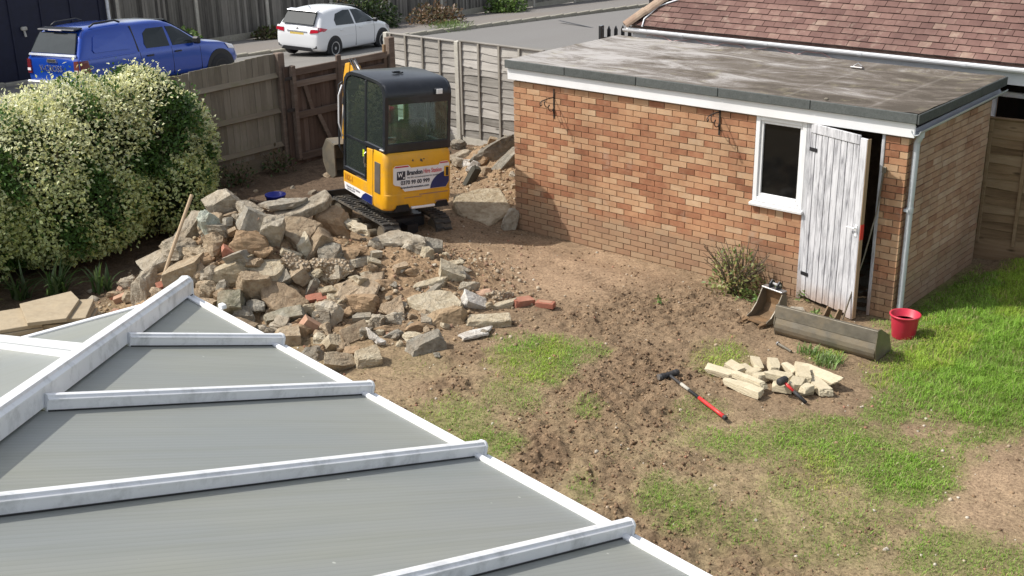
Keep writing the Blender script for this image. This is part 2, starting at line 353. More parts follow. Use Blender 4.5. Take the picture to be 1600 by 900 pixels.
MAT['sticker_navy'] = plain('sticker_navy', (.012, .022, .12), .35, var=.15)
MAT['sticker_red'] = plain('sticker_red', (.50, .02, .05), .35)
MAT['ink'] = plain('ink', (.03, .03, .05), .5)
MAT['ink_red'] = plain('ink_red', (.62, .09, .11), .5)
MAT['lamp_lens'] = plain('lamp_lens', (.8, .8, .8), .15)
MAT['cab_glass'] = glass('cab_glass', (.86, .97, .93), .9)
MAT['window_glass'] = plain('window_glass', (.006, .006, .006), .06, spec=.28)
MAT['car_glass'] = plain('car_glass', (.02, .027, .028), .012, spec=.4)
MAT['car_white'] = plain('car_white', (.80, .81, .82), .25, var=.01, coat=1.)
MAT['car_blue'] = plain('car_blue', (.009, .062, .40), .22, metal=.25, var=.02, coat=1.)
MAT['car_black'] = plain('car_black', (.012, .012, .014), .3, coat=1.)
MAT['trim_black'] = plain('trim_black', (.018, .018, .02), .5)
MAT['tyre'] = plain('tyre', (.022, .022, .023), .8)
MAT['alloy'] = plain('alloy', (.55, .56, .57), .3, metal=.7)
MAT['tail_red'] = plain('tail_red', (.45, .012, .03), .15, coat=1.)
MAT['tail_dark'] = plain('tail_dark', (.14, .015, .02), .15, coat=1.)
MAT['tail_clear'] = plain('tail_clear', (.75, .70, .72), .12, coat=1.)
MAT['plate_yellow'] = plain('plate_yellow', (.72, .52, .13), .4, var=.15, scale=14.)
MAT['chrome'] = plain('chrome', (.62, .63, .65), .25, metal=.9)
MAT['building_navy'] = plain('building_navy', (.008, .010, .030), .6, var=.25)
MAT['soffit'] = plain('soffit', (.62, .64, .66), .5, var=.06, dirt=(.42, .43, .42), dscale=1.2, damt=.3)

def asphalt_mat(name, a, b2, patch):
    m, nt, b = _new(name); vec = _coords(nt)
    c = _ramp(nt, _noise(nt, vec, 45., 6, .7), [(.3, a), (.7, b2)])
    c = _mix(nt, _math(nt, 'MULTIPLY', _ramp(nt, _noise(nt, _coords(nt, (1, .25, 1)), .55, 5, .6), [(.42, (0, 0, 0)), (.62, (1, 1, 1))]), .55), c, patch)
    nt.links.new(c, b.inputs['Base Color']); b.inputs['Roughness'].default_value = .85; b.inputs['Specular IOR Level'].default_value = .3
    _bump(nt, b, _noise(nt, vec, 80., 3), .4, .006); return m
MAT['road'] = asphalt_mat('road_asphalt', (.15, .145, .135), (.225, .215, .205), (.18, .17, .16))
MAT['drive'] = asphalt_mat('drive_asphalt', (.13, .125, .115), (.22, .21, .195), (.25, .235, .21))
MAT['pavement'] = asphalt_mat('pavement_asphalt', (.15, .14, .13), (.24, .225, .21), (.20, .17, .14))
MAT['kerb'] = MAT['concrete_post']

def felt_roof_mat():
    m, nt, b = _new('mineral_felt'); vec = _coords(nt)
    n = _noise(nt, _coords(nt, (.42, 1.1, 1)), 2.3, 10, .74, dist=1.); fine = _noise(nt, vec, 70., 3, .6)
    sp = _n(nt, 'ShaderNodeSeparateXYZ'); nt.links.new(vec, sp.inputs[0])
    # lichen and algae grow thicker towards the door end of the roof
    lean = _math(nt, 'MULTIPLY', _math(nt, 'ADD', sp.outputs[0], 3.6), .042)
    f = _math(nt, 'SUBTRACT', n, lean)
    f = _math(nt, 'ADD', f, _math(nt, 'MULTIPLY', _math(nt, 'SUBTRACT', fine, .5), .22), clamp=True)
    c = _ramp(nt, f, [(.30, (.085, .072, .058)), (.42, (.14, .12, .10)), (.50, (.22, .20, .18)), (.58, (.35, .33, .31)), (.78, (.46, .44, .425))])
    # lap joints between the felt strips
    w = _math(nt, 'ABSOLUTE', _math(nt, 'SUBTRACT', _math(nt, 'FRACT', _math(nt, 'MULTIPLY', sp.outputs[0], 1.02)), .5))
    c = _mix(nt, _math(nt, 'MULTIPLY', _ramp(nt, w, [(.0, (1, 1, 1)), (.035, (0, 0, 0))]), .14), c, (.45, .42, .38))
    mg = _noise(nt, vec, 3.5, 6, .7)
    c = _mix(nt, _math(nt, 'MULTIPLY', _ramp(nt, mg, [(.56, (0, 0, 0)), (.70, (1, 1, 1))]), .4), c, (.33, .30, .19))
    nt.links.new(c, b.inputs['Base Color']); b.inputs['Roughness'].default_value = .95; b.inputs['Specular IOR Level'].default_value = .15
    _bump(nt, b, fine, .35, .004); return m
MAT['felt_roof'] = felt_roof_mat()

def flaky_mat():
    """white paint gone thin and flaking along the grain of the boards"""
    m, nt, b = _new('flaking_white_paint'); r = _rand(nt); rw = _math(nt, 'MULTIPLY', r, 71.)
    n = _noise(nt, _coords(nt, (1, 1, .11)), 34., 8, .7, rw, .5); big = _noise(nt, _coords(nt, (1, 1, .35)), 5., 4, .6, rw)
    f = _math(nt, 'ADD', _math(nt, 'MULTIPLY', n, .75), _math(nt, 'MULTIPLY', big, .35))
    c = _ramp(nt, f, [(.375, (.085, .08, .085)), (.435, (.22, .22, .235)), (.515, (.43, .43, .445)), (.62, (.62, .62, .635))])
    sp = _n(nt, 'ShaderNodeSeparateXYZ'); nt.links.new(_coords(nt), sp.inputs[0])
    mud = _math(nt, 'MULTIPLY', _ramp(nt, _math(nt, 'ADD', sp.outputs[2], _math(nt, 'MULTIPLY', big, .25)), [(.12, (1, 1, 1)), (.36, (0, 0, 0))]), .65)
    c = _mix(nt, mud, c, (.36, .24, .16))
    nt.links.new(c, b.inputs['Base Color']); b.inputs['Roughness'].default_value = .75; _bump(nt, b, f, .4, .01); return m
MAT['flaky'] = flaky_mat()

def polycarb_mat():
    m, nt, b = _new('polycarbonate_sheet'); vec = _coords(nt)
    sp = _n(nt, 'ShaderNodeSeparateXYZ'); nt.links.new(vec, sp.inputs[0])
    flute = _math(nt, 'ABSOLUTE', _math(nt, 'SUBTRACT', _math(nt, 'FRACT', _math(nt, 'MULTIPLY', sp.outputs[0], 34.)), .5))
    big = _noise(nt, _coords(nt, (1.6, .5, 1)), 1.1, 4, .5)
    c = _ramp(nt, big, [(.35, (.235, .25, .24)), (.5, (.25, .26, .24)), (.68, (.27, .275, .235))])
    c = _mix(nt, _math(nt, 'MULTIPLY', _ramp(nt, flute, [(.02, (1, 1, 1)), (.14, (0, 0, 0))]), .24), c, (.16, .165, .155))
    st = _noise(nt, _coords(nt, (16., .7, 1)), 1., 5, .65); c = _mix(nt, _math(nt, 'MULTIPLY', _ramp(nt, st, [(.45, (0, 0, 0)), (.70, (1, 1, 1))]), .35), c, (.185, .195, .15))
    vo = _n(nt, 'ShaderNodeTexVoronoi', feature='F1'); nt.links.new(vec, vo.inputs['Vector']); vo.inputs['Scale'].default_value = 6.
    c = _mix(nt, _ramp(nt, vo.outputs['Distance'], [(.030, (.8, .8, .8)), (.045, (0, 0, 0))]), c, (.55, .55, .50))
    nt.links.new(c, b.inputs['Base Color']); b.inputs['Roughness'].default_value = .42; b.inputs['Specular IOR Level'].default_value = .45
    _bump(nt, b, flute, .12, .004); return m
MAT['polycarb'] = polycarb_mat()

def ground_mat():
    m, nt, b = _new('ground_soil'); at = _n(nt, 'ShaderNodeAttribute'); at.attribute_name = 'col'
    vec = _coords(nt); n = _noise(nt, vec, 38., 7, .7); n2 = _noise(nt, vec, 9., 5, .6)
    c = _mix(nt, 1., at.outputs['Color'], _ramp(nt, n, [(.30, (.42, .40, .37)), (.47, (.95, .95, .95)), (.72, (1.5, 1.5, 1.5))]), 'MULTIPLY')
    c = _mix(nt, 1., c, _ramp(nt, n2, [(.3, (.8, .79, .78)), (.7, (1.15, 1.15, 1.14))]), 'MULTIPLY')
    nt.links.new(c, b.inputs['Base Color']); b.inputs['Roughness'].default_value = .95; b.inputs['Specular IOR Level'].default_value = .15
    _bump(nt, b, n, .8, .025); return m
MAT['ground'] = ground_mat()
MAT['vcol'] = leafmat('grass_blade', (.1, .2, .05), transl=.35, rough=.55)
m, nt, b = _new('clod'); at = _n(nt, 'ShaderNodeAttribute'); at.attribute_name = 'col'; nt.links.new(at.outputs['Color'], b.inputs['Base Color'])
b.inputs['Roughness'].default_value = .95; b.inputs['Specular IOR Level'].default_value = .15; MAT['clod'] = m
MAT['leaf_varieg'] = leafmat('variegated_leaf', (.30, .37, .11), (.82, .82, .54), mrg=.14, transl=.3)
MAT['leaf_plain'] = leafmat('leaf', (.1, .2, .05), transl=.3)
MAT['bark'] = wood('bark', [(0., (.06, .045, .03)), (1., (.22, .17, .12))], 'z', knots=False)
MAT['blue_plastic'] = plain('blue_plastic', (.02, .035, .35), .4)
# ---------------------------------------------------------------- ground
RV, FV = (.756, .655), (-.655, .756)
def mound(x, y):
    a = (x + 5.2) * RV[0] + (y + 3.5) * RV[1]; b = (x + 5.2) * FV[0] + (y + 3.5) * FV[1]
    h = .80*np.exp(-np.abs((a+1.22)/.85)**2.6-((b-.15)/.95)**2)+.50*np.exp(-((a+.25)/.85)**2-((b-.35)/.95)**2)+.34*np.exp(-((a-.7)/.75)**2-((b-.25)/.95)**2)+.18*np.exp(-((a-1.45)/.6)**2-((b-.25)/.8)**2)
    h = h + .42 * np.exp(-((x + 7.2) / .9) ** 2 - ((y - 1.9) / .8) ** 2) + .15 * np.exp(-((x + 6.0) / .6) ** 2 - ((y - .7) / .6) ** 2)
    return h
GRASS=[(-2.24, -3.24, 0.41, 0.32, 0.4, -0.49, 0.8),(-1.93, -4.81, 0.41, 0.32, 0.31, -0.34, 0.5),(-1.42, -4.95, 0.26, 0.21, 0.21, -0.24, 0.7),(-3.14, -4.26, 0.4, 0.32, 0.32, -0.32, 0.15),(0.51, 0.82, 0.71, 0.56, 0.56, -1.46, 1.0),(1.55, -0.92, 0.71, 0.56, 0.46, -1.29, 1.0),(0.98, -1.37, 0.43, 0.34, 0.37, -0.9, 0.8),(0.98, -2.24, 0.22, 0.18, 0.15, -0.33, 0.7),(1.09, -3.23, 0.54, 0.43, 0.24, -0.49, 0.75),(1.61, -3.29, 0.3, 0.24, 0.2, -0.47, 1.0),(0.59, -3.19, 0.56, 0.45, 0.2, -0.37, 0.7),(0.26, -3.61, 0.47, 0.38, 0.18, -0.31, 0.6),(0.47, -4.79, 0.19, 0.16, 0.22, -0.35, 0.6),(0.21, -4.81, 0.16, 0.13, 0.18, -0.27, 0.7),(-0.83, -2.13, 0.3, 0.24, 0.3, -0.5, 0.55),(2.29, -4.18, 0.32, 0.26, 0.12, -0.31, 0.6),(2.61, -4.07, 0.28, 0.23, 0.11, -0.31, 0.5),(1.58, -4.58, 0.44, 0.35, 0.17, -0.34, 0.35),(0.9, -4.8, 0.34, 0.27, 0.2, -0.34, 0.35),(-1.15, -3.94, 0.14, 0.11, 0.19, -0.25, 0.45),(-0.35, -5.07, 0.14, 0.11, 0.26, -0.34, 0.35),(0.01, -1.57, 0.17, 0.13, 0.08, -0.17, 0.7),(-0.33, -3.29, 0.23, 0.18, 0.2, -0.32, 0.35),(-1.87, -4.17, 0.23, 0.19, 0.34, -0.4, 0.4),(1.57, -4.02, 0.46, 0.37, 0.16, -0.34, 0.35),(0.97, -4.01, 0.24, 0.19, 0.19, -0.35, 0.4)]
CLODS=[(-1.05, -3.87, 0.55, 0.44, 1.0, -1.35, 0.75),(0.39, -5.33, 0.75, 0.6, 0.42, -0.61, 0.75),(-0.95, -2.52, 0.34, 0.27, 0.46, -0.72, 0.5),(-1.74, -4.41, 0.28, 0.22, 0.48, -0.56, 0.45),(-1.21, -2.92, 0.44, 0.35, 0.44, -0.64, 1.0),(-1.26, -3.69, 0.33, 0.26, 0.46, -0.61, 1.0),(-1.0, -4.76, 0.26, 0.21, 0.47, -0.58, 1.0),(-1.56, -4.27, 0.18, 0.15, 0.24, -0.29, 0.6),(0.54, -5.54, 0.54, 0.44, 0.21, -0.3, 0.9),(1.16, -5.14, 0.39, 0.32, 0.18, -0.31, 0.7),(-1.95, -1.35, 0.67, 0.52, 0.4, -0.61, 0.8),(-2.34, -2.13, 0.38, 0.3, 0.41, -0.56, 0.7),(-2.47, -4.42, 0.22, 0.17, 0.21, -0.22, 0.9),(-0.69, -3.58, 0.32, 0.25, 0.28, -0.41, 0.8),(0.91, -3.79, 0.24, 0.2, 0.15, -0.28, 0.7),(0.1, -4.17, 0.5, 0.4, 0.17, -0.27, 0.6),(-0.32, -4.78, 0.29, 0.23, 0.3, -0.41, 0.8),(1.61, -4.22, 0.37, 0.3, 0.15, -0.32, 0.5),(-2.43, -4.96, 0.28, 0.22, 0.18, -0.18, 0.4),(-2.85, -3.82, 0.25, 0.2, 0.16, -0.17, 0.5),(-1.2, -1.24, 0.32, 0.25, 0.23, -0.38, 0.6)]
DRY=[(-3.68, -1.1, 0.85, 0.66, 0.78, -0.99, 1.0),(2.26, -3.09, 0.35, 0.28, 0.26, -0.73, 0.8),(1.71, -2.45, 0.38, 0.3, 0.13, -0.33, 0.6),(-2.92, -4.65, 0.44, 0.35, 0.4, -0.39, 0.6),(-4.48, -1.72, 0.37, 0.29, 0.72, -0.8, 0.6),(-2.82, -0.71, 0.36, 0.28, 0.36, -0.52, 0.5),(1.21, -3.94, 0.24, 0.19, 0.13, -0.26, 0.3)]

def patch(x, y, lst, seed):
    m = np.zeros_like(x); wob = (fbm(x * 2.2, y * 2.2, seed, 4) - .5) * 1.5 + (fbm(x * 9, y * 9, seed + 5, 3) - .5) * .9
    for (cx, cy, ax, ay, bx, by, dn) in lst:
        det = ax * by - ay * bx; dx, dy = x - cx, y - cy
        u = (dx * by - dy * bx) / det; v = (ax * dy - ay * dx) / det
        m = np.maximum(m, dn * np.clip(1.6 - 1.25 * (np.sqrt(u * u + v * v) + wob * .55), 0, 1))
    return np.clip(m, 0, 1)
def smooth(a, b, x): t = np.clip((x - a) / (b - a), 0, 1); return t * t * (3 - 2 * t)
def ground_layers(x, y):
    x = np.asarray(x, float); y = np.asarray(y, float)
    gr = patch(x, y, GRASS, 3); cl = patch(x, y, CLODS, 23); dr = patch(x, y, DRY, 41)
    lawn = smooth(.1, .8, x + .25 * (fbm(x * 3, y * 3, 9) - .5)) * smooth(-2.2, -.9, y)
    gr = np.maximum(gr, lawn * .95)
    mo = mound(x, y); heap = smooth(.02, .2, mo)
    gr = gr * (1 - heap) * smooth(-5.5, -3.5, x - .3 * y - 1.)
    return gr, cl * (1 - lawn), dr, mo, heap
def base_z(x, y):
    z = -.10 * smooth(-.9, -.25, y) * (1 - smooth(.1, .6, x)) * smooth(-5.9, -5.3, x)
    return z + .05 * (fbm(x * .9, y * .9, 77, 3) - .5) + .10 * np.exp(-((x + 6.1) / .75) ** 2 - ((y + 1.0) / .5) ** 2)
def ground_z(x, y, lay=None):
    x = np.asarray(x, float); y = np.asarray(y, float)
    gr, cl, dr, mo, heap = lay if lay is not None else ground_layers(x, y)
    z = base_z(x, y) + mo - .07 * heap * smooth(-5.2, -5.8, x * RV[0] + y * RV[1])
    rid = 1 - np.abs(2 * fbm(x * 5.5, y * 5.5, 5, 3) - 1)
    n1 = fbm(x * 9, y * 9, 15, 3); n2 = fbm(x * 22, y * 22, 25, 2)
    amp = np.clip(.30 + .95 * cl + .7 * heap - .75 * gr - .25 * dr, .10, 1.3)
    z = z + amp * ((rid - .6) * .06 + (n1 - .5) * .075 + (n2 - .5) * .055 + (fbm(x * 40, y * 40, 33, 2) - .5) * .02)
    # prints of the digger's tracks in the sandy strip along the wall
    for (px, py, dx, dy) in ((-3.2, -1.15, .97, -.24), (-3.0, -2.05, .97, -.24), (-2.2, -1.6, .90, -.43)):
        al = (x - px) * dx + (y - py) * dy; ac = -(x - px) * dy + (y - py) * dx
        k = np.exp(-(ac / .13) ** 4) * (1 - gr) * (1 - heap) * smooth(-1.6, -1.2, al) * (1 - smooth(1.2, 1.7, al)) * (.35 + .65 * vnoise(x * 2, y * 2, 8))
        z = z + k * (.014 * np.sin(al * 2 * np.pi / .085 + 1.5 * n1) - .012)
    return z
def ground_col(x, y, lay):
    gr, cl, dr, mo, heap = lay
    n = fbm(x * 2.4, y * 2.4, 61, 4)[:, None]; n2 = fbm(x * 14, y * 14, 67, 3)[:, None]
    soil = np.array([.252, .180, .114]) * (.72 + .56 * n); dark = np.array([.178, .122, .076]) * (.7 + .6 * n2)
    sand = np.array([.345, .243, .158]) * (.8 + .4 * n); straw = np.array([.33, .27, .15]) * (.75 + .5 * n2)
    c = soil; c = c + (sand - c) * dr[:, None]
    c = c + (dark - c) * (np.clip(cl * (.25 + 1.0 * n2[:, 0]), 0, .8))[:, None]
    s = np.clip(smooth(-2.6, -4.2, y - .25 * x) * (1 - cl) * (1 - dr) * .5 + gr * .4, 0, .85) * (.5 + .8 * fbm(x * 6, y * 6, 91, 3))
    c = c + (straw - c) * np.clip(s, 0, .9)[:, None]
    g_ = np.array([.14, .175, .045]) * (.7 + .6 * n2); c = c + (g_ - c) * (np.clip(gr * 1.25 - .12, 0, 1) * .8)[:, None]
    hp = np.array([.33, .225, .135]) * (.65 + .7 * n2); c = c + (hp - c) * (heap * .85)[:, None]
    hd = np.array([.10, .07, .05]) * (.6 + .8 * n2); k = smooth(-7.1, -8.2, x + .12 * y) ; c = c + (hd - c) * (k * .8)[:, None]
    return c
def axis(a, b, bands):
    out = [a]; x = a
    while x < b:
        st = next((s for lo, hi, s in bands if lo <= x < hi), .06); x += st; out.append(x)
    return np.array(out)
gx = axis(-10.28, 3.7, [(-10.3, -8, .06), (-8, -3.6, .034), (-3.6, 2.9, .022), (2.9, 4, .05)])
gy = axis(-9.0, 3.05, [(-9, -6.2, .06), (-6.2, .4, .022), (.4, 3.1, .05)])
X, Y = np.meshgrid(gx, gy); xf, yf = X.ravel(), Y.ravel(); lay = ground_layers(xf, yf)
Z = ground_z(xf, yf, lay)
nx, ny = len(gx), len(gy); i = np.arange(ny - 1)[:, None] * nx + np.arange(nx - 1)[None, :]
F = np.stack([i, i + 1, i + 1 + nx, i + nx], -1).reshape(-1, 4)
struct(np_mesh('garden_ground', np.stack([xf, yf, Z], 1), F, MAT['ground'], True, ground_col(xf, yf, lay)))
def gz(x, y): return float(ground_z(np.array([x]), np.array([y]))[0])

# land outside the garden falls gently away towards the road
def land(x, y): return -.06 * np.maximum(0, -10.5 - x) - .04 * np.maximum(0, y)
def sheet(name, x0, x1, y0, y1, off, mat, n=12):
    xs = np.linspace(x0, x1, n); ys = np.linspace(y0, y1, n); X, Y = np.meshgrid(xs, ys)
    i = np.arange(n - 1)[:, None] * n + np.arange(n - 1)[None, :]
    F = np.stack([i, i + 1, i + 1 + n, i + n], -1).reshape(-1, 4)
    return struct(np_mesh(name, np.stack([X.ravel(), Y.ravel(), land(X, Y).ravel() + off], 1), F, mat, True))
grass_far = plain('far_verge', (.085, .10, .035), .95, var=.4, scale=2.)
xs = np.array([-400, -120, -60, -34, -10.3, 3.6, 40, 120, 400.]); ys = np.array([-400, -120, -40, -9.0, 3.0, 40, 90, 200, 600.])
X, Y = np.meshgrid(xs, ys); zz = np.maximum(land(X, Y), -4) - .30
i = np.arange(8)[:, None] * 9 + np.arange(8)[None, :]; F = np.stack([i, i + 1, i + 10, i + 9], -1).reshape(-1, 4)
struct(np_mesh('surrounding_land', np.stack([X.ravel(), Y.ravel(), zz.ravel()], 1), F, grass_far, False))
sheet('driveway', -26.6, -10.42, -12, 17.2, -.06, MAT['drive'])
sheet('side_road', -26.5, -10.5, 17.2, 90, -.10, MAT['road'])
sheet('pavement', -31.4, -26.6, -2, 90, .02, MAT['pavement'])
k = MB(); yk = -1.8
while yk < 60:
    z = float(land(-26.55, yk + .45)); k.box((-26.55, yk + .45, z - .06), (.14, .895, .20), bev=.02); yk += .9
tag(k.build('kerb', MAT['kerb']), kind='structure')
m_ = MB(); m_.box((0, 0, 0), (.10, 5.5, .004)); o = m_.build('road_joint', MAT['trim_black'], loc=(-22.4, 24.2, float(land(-22.4, 24.2)) - .092), rot=(-.04, 0, R(62))); struct(o)
# ---------------------------------------------------------------- garage
CAMP = Vector((4.7792, -11.8221, 4.9210))
garage = thing('brick_garage', 'flat-roofed brick garage with a white fascia and a flaking white door standing ajar', 'garage', (-2.7, 1.2, 0))
GO = Vector((2.7, -1.2, 0))                       # world origin seen from the garage's own base point
def gpart(mb, name, mat, parent=garage, **kw):
    o = mb.build(name, mat, parent, **kw)
    if parent is garage: o.location = GO if kw.get('loc') is None else GO + Vector(kw['loc'])
    return o
GX0, GD = -5.37, 2.36
mb = MB()
mb.box(((GX0 - 1.78) / 2 + .006, .06, .775), (-1.78 - GX0 - .012, .09, 2.39)); mb.box((-1.435, .06, .245), (.69, .09, 1.33)); mb.box((-.131, .06, .775), (.238, .09, 2.39))
mb.box((-.06, GD / 2 + .06, .775), (.09, GD - .1, 2.39)); mb.box((GX0 + .06, GD / 2 + .06, .775), (.09, GD - .1, 2.39)); mb.box((GX0 / 2, GD - .03, .775), (-GX0 - .02, .09, 2.39))
wall = gpart(mb, 'wall', MAT['mortar'])
mb = MB(); mb.box((GX0 / 2, GD / 2, -.13), (-GX0 - .2, GD - .2, .06)); gpart(mb, 'floor', MAT['concrete_post'])
bricks = []                                       # (centre, length, height, facing)
for k in range(31):
    z = -.315 + k * .075 + .0325
    if z > 1.95: break
    segs = [(GX0, 0.)]
    if z > -.06:
        segs = [(GX0, -1.785), (-.25, 0.)]
        if z < .79: segs.insert(1, (-1.785, -1.09))
        if z < .79: segs = [(GX0, -1.09), (-.25, 0.)]
    for (a, b_) in segs:
        x = GX0 - (.1125 if k % 2 else 0)
        while x < b_ - .02:
            l, r = max(x, a), min(x + .215, b_)
            if r - l > .035: bricks.append((Vector(((l + r) / 2, .03, z)), r - l, .065, 'f'))
            x += .225
    y = -.1125 if k % 2 else .065
    while y < GD - .03:
        l, r = max(y, .065), min(y + .215, GD - .01)
        if r - l > .035: bricks.append((Vector((-.03, (l + r) / 2, z)), r - l, .065, 's'))
        if r - l > .035: bricks.append((Vector((GX0 + .03, (l + r) / 2, z)), r - l, .065, 'l'))
        y += .225
x = -1.778
while x < -1.13:
    bricks.append((Vector((x + .05, .03, .845)), .095, .115, 'f')); x += .1025 if x + .2 < -1.1 else .09
bm_f = MB().box((0, 0, 0), (.215, .06, .065)).mesh('brick_front', MAT['brick']); bm_s = MB().box((0, 0, 0), (.06, .215, .065)).mesh('brick_side', MAT['brick_side'])
bricks.sort(key=lambda q: (q[3] == 'l', (q[0] - CAMP).length * (1. if q[3] == 'f' else 1.25)))
rest_f, rest_s = MB(), MB()
rr = random.Random(5)
for n_, (c, ln, h, s) in enumerate(bricks):
    jit = rr.uniform(-.003, .002); c = c + (Vector((0, jit, 0)) if s == 'f' else Vector((jit, 0, 0)))
    if n_ < 300:
        o = link('brick', bm_f if s == 'f' else bm_s, wall); o.location = c
        o.scale = (ln / .215, 1, h / .065) if s == 'f' else (1, ln / .215, h / .065); o.rotation_euler = (0, rr.uniform(-.006, .006), 0)
    else: (rest_f if s == 'f' else rest_s).box(c, (ln, .06, h) if s == 'f' else (.06, ln, h), tint=rr.random())
tag(rest_f.build('brickwork', MAT['brick'], wall), kind='stuff'); tag(rest_s.build('side_brickwork', MAT['brick_side'], wall), kind='stuff')

mb = MB(); mb.box((-2.68, -.035, 2.028), (5.5, .03, .156), bev=.004); gpart(mb, 'fascia', MAT['white_paint'])
mb = MB(); mb.box((.02, GD / 2, 2.03), (.02, GD + .04, .15)); mb.box((GX0 - .02, GD / 2, 2.03), (.02, GD + .04, .15)); mb.box((-2.68, -.012, 1.972), (5.46, .012, .03)); gpart(mb, 'eaves_board', MAT['trim_black'])
xs = np.linspace(-5.44, .10, 70); ys = np.linspace(-.07, GD + .06, 32); X, Y = np.meshgrid(xs, ys)
edge = np.minimum(np.minimum(X + 5.44, .10 - X), np.minimum(Y + .07, GD + .06 - Y))
Z = 2.185 + .02 * np.clip(1 - edge / .16, 0, 1) + .012 * (fbm(X * 1.2, Y * 2, 4, 3) - .5) + .018 * np.exp(-((.02 - X) / .12) ** 2) * fbm(X * 4, Y * 6, 8, 3)
i = np.arange(31)[:, None] * 70 + np.arange(69)[None, :]; F = np.stack([i, i + 1, i + 71, i + 70], -1).reshape(-1, 4)
V = np.stack([X.ravel(), Y.ravel(), Z.ravel()], 1)
roof = np_mesh('roof_felt', V, F, MAT['felt_roof'], True, parent=garage); roof.location = GO
mb = MB(); mb.box((-2.67, GD / 2 - .005, 2.125), (5.5, GD + .08, .09)); gpart(mb, 'roof_deck', MAT['dark'])
seams = [-5.45, -4.457, -3.373, -2.242, -1.093, .10]
for a, b_ in zip(seams, seams[1:]):
    mb = MB(); mb.box(((a + b_) / 2, -.078, 2.157), (b_ - a - .006, .022, .105), bev=.006); gpart(mb, 'felt_strip', MAT['felt_edge'])
for a, b_ in ((-.088, .75), (.75, 1.6), (1.6, GD + .06)):
    mb = MB(); mb.box((.112, (a + b_) / 2, 2.157 + rr.uniform(-.004, .004)), (.022, b_ - a - .006, .105), bev=.006); gpart(mb, 'felt_strip', MAT['felt_edge'])
# debris lying on the roof
for (x, y, s) in ((-.98, -.03, .03), (-.55, .0, .04), (-1.1, 1.85, .05), (-.35, 1.0, .03), (-.42, 1.05, .022)):
    pass
# side gutter and downpipe
mb = MB(); n = 9
prof = [(.05 * math.cos(t), .05 * math.sin(t)) for t in [math.pi + math.pi * k / n for k in range(n + 1)]] + [(.044 * math.cos(t), .044 * math.sin(t)) for t in [2 * math.pi - math.pi * k / n for k in range(n + 1)]]
mb.prism([(.085 + a, -.06, 2.03 + c) for a, c in prof], (0, GD + .14, .03)); gpart(mb, 'gutter', MAT['grey_pipe'])
mb = MB(); mb.tube([(.085, .07, 1.99), (.08, .07, 1.93), (.058, .075, 1.88), (.052, .08, 1.2), (.052, .08, -.16)], .034, 14)
mb.tube([(.085, .07, 2.0), (.083, .07, 1.94)], .044, 14); mb.tube([(.052, .08, 1.18), (.052, .08, 1.12)], .039, 14); mb.box((.03, .08, 1.15), (.05, .1, .03))
gpart(mb, 'downpipe', MAT['grey_pipe'], smooth=False)

# window and door frame
mb = MB()
for (x0, x1, z0, z1) in ((-1.775, -1.72, .95, 1.945), (-1.20, -1.145, .95, 1.945), (-1.72, -1.20, 1.895, 1.945), (-1.72, -1.20, .95, 1.01)):
    mb.box(((x0 + x1) / 2, .025, (z0 + z1) / 2), (x1 - x0 - .001, .07, z1 - z0 - .001), bev=.005)
wf = gpart(mb, 'window', MAT['white_paint'])
mb = MB()
for (x0, x1, z0, z1) in ((-1.72, -1.685, 1.01, 1.895), (-1.235, -1.20, 1.01, 1.895), (-1.685, -1.235, 1.86, 1.895), (-1.685, -1.235, 1.01, 1.05)):
    mb.box(((x0 + x1) / 2, .032, (z0 + z1) / 2), (x1 - x0 - .001, .045, z1 - z0 - .001), bev=.004)
mb.build('casement', MAT['white_paint'], wf)
MB().box((-1.46, .035, 1.455), (.46, .006, .82)).build('pane', MAT['window_glass'], wf)
mb = MB(); mb.box((-1.46, -.01, .925), (.67, .085, .038), rot=(.12, 0, 0), bev=.006); mb.build('sill', MAT['white_paint'], wf)
mb = MB(); mb.box((-1.115, .03, .93), (.056, .085, 2.06), bev=.005); mb.box((-.268, .03, .93), (.036, .085, 2.06), bev=.005); mb.box((-.69, .03, 1.958), (.80, .085, .03), bev=.004)
gpart(mb, 'door_frame', MAT['flaky'])
door = MB(); door.box((.40, .032, .25), (.78, .022, .10)); door.box((.40, .032, 1.0), (.78, .022, .10)); door.box((.40, .032, 1.75), (.78, .022, .10))
door = door.build('door', MAT['flaky'], garage); door.location = GO + Vector((-1.085, -.018, -.055)); door.rotation_euler = (0, 0, R(-17.5))
bx = 0.
for wd in (.075, .09, .088, .09, .091, .088, .09, .085):
    d = rr.uniform(-.003, .003); lo = rr.uniform(-.004, .012)
    MB().box((bx + wd / 2, .004 + d, .965 + lo / 2), (wd - .007, .022, 1.93 - lo), bev=.003).build('board', MAT['flaky'], door); bx += wd
MB().box((.752, -.003, .975), (.095, .03, 2.01), bev=.004).build('stile', MAT['flaky'], door)
MB().box((.352, -.006, 1.955), (.695, .024, .10), bev=.004).build('top_rail', MAT['flaky'], door)
MB().box((.8025, .012, .98), (.006, .05, 2.0)).build('bare_edge', MAT['ash_handle'], door)
mb = MB(); mb.box((.807, .012, .97), (.006, .05, .17)); mb.build('lock_case', MAT['red_handle'], door)
mb = MB(); mb.box((.755, -.022, .98), (.035, .008, .13), bev=.003); mb.tube([(.755, -.025, 1.01), (.755, -.055, 1.01), (.70, -.06, 1.012), (.66, -.058, 1.008)], .009, 8); mb.build('handle', MAT['white_paint'], door)
for z in (.28, 1.72):
    MB().box((.05, -.010, z), (.11, .006, .04)).build('hinge', MAT['trim_black'], door)
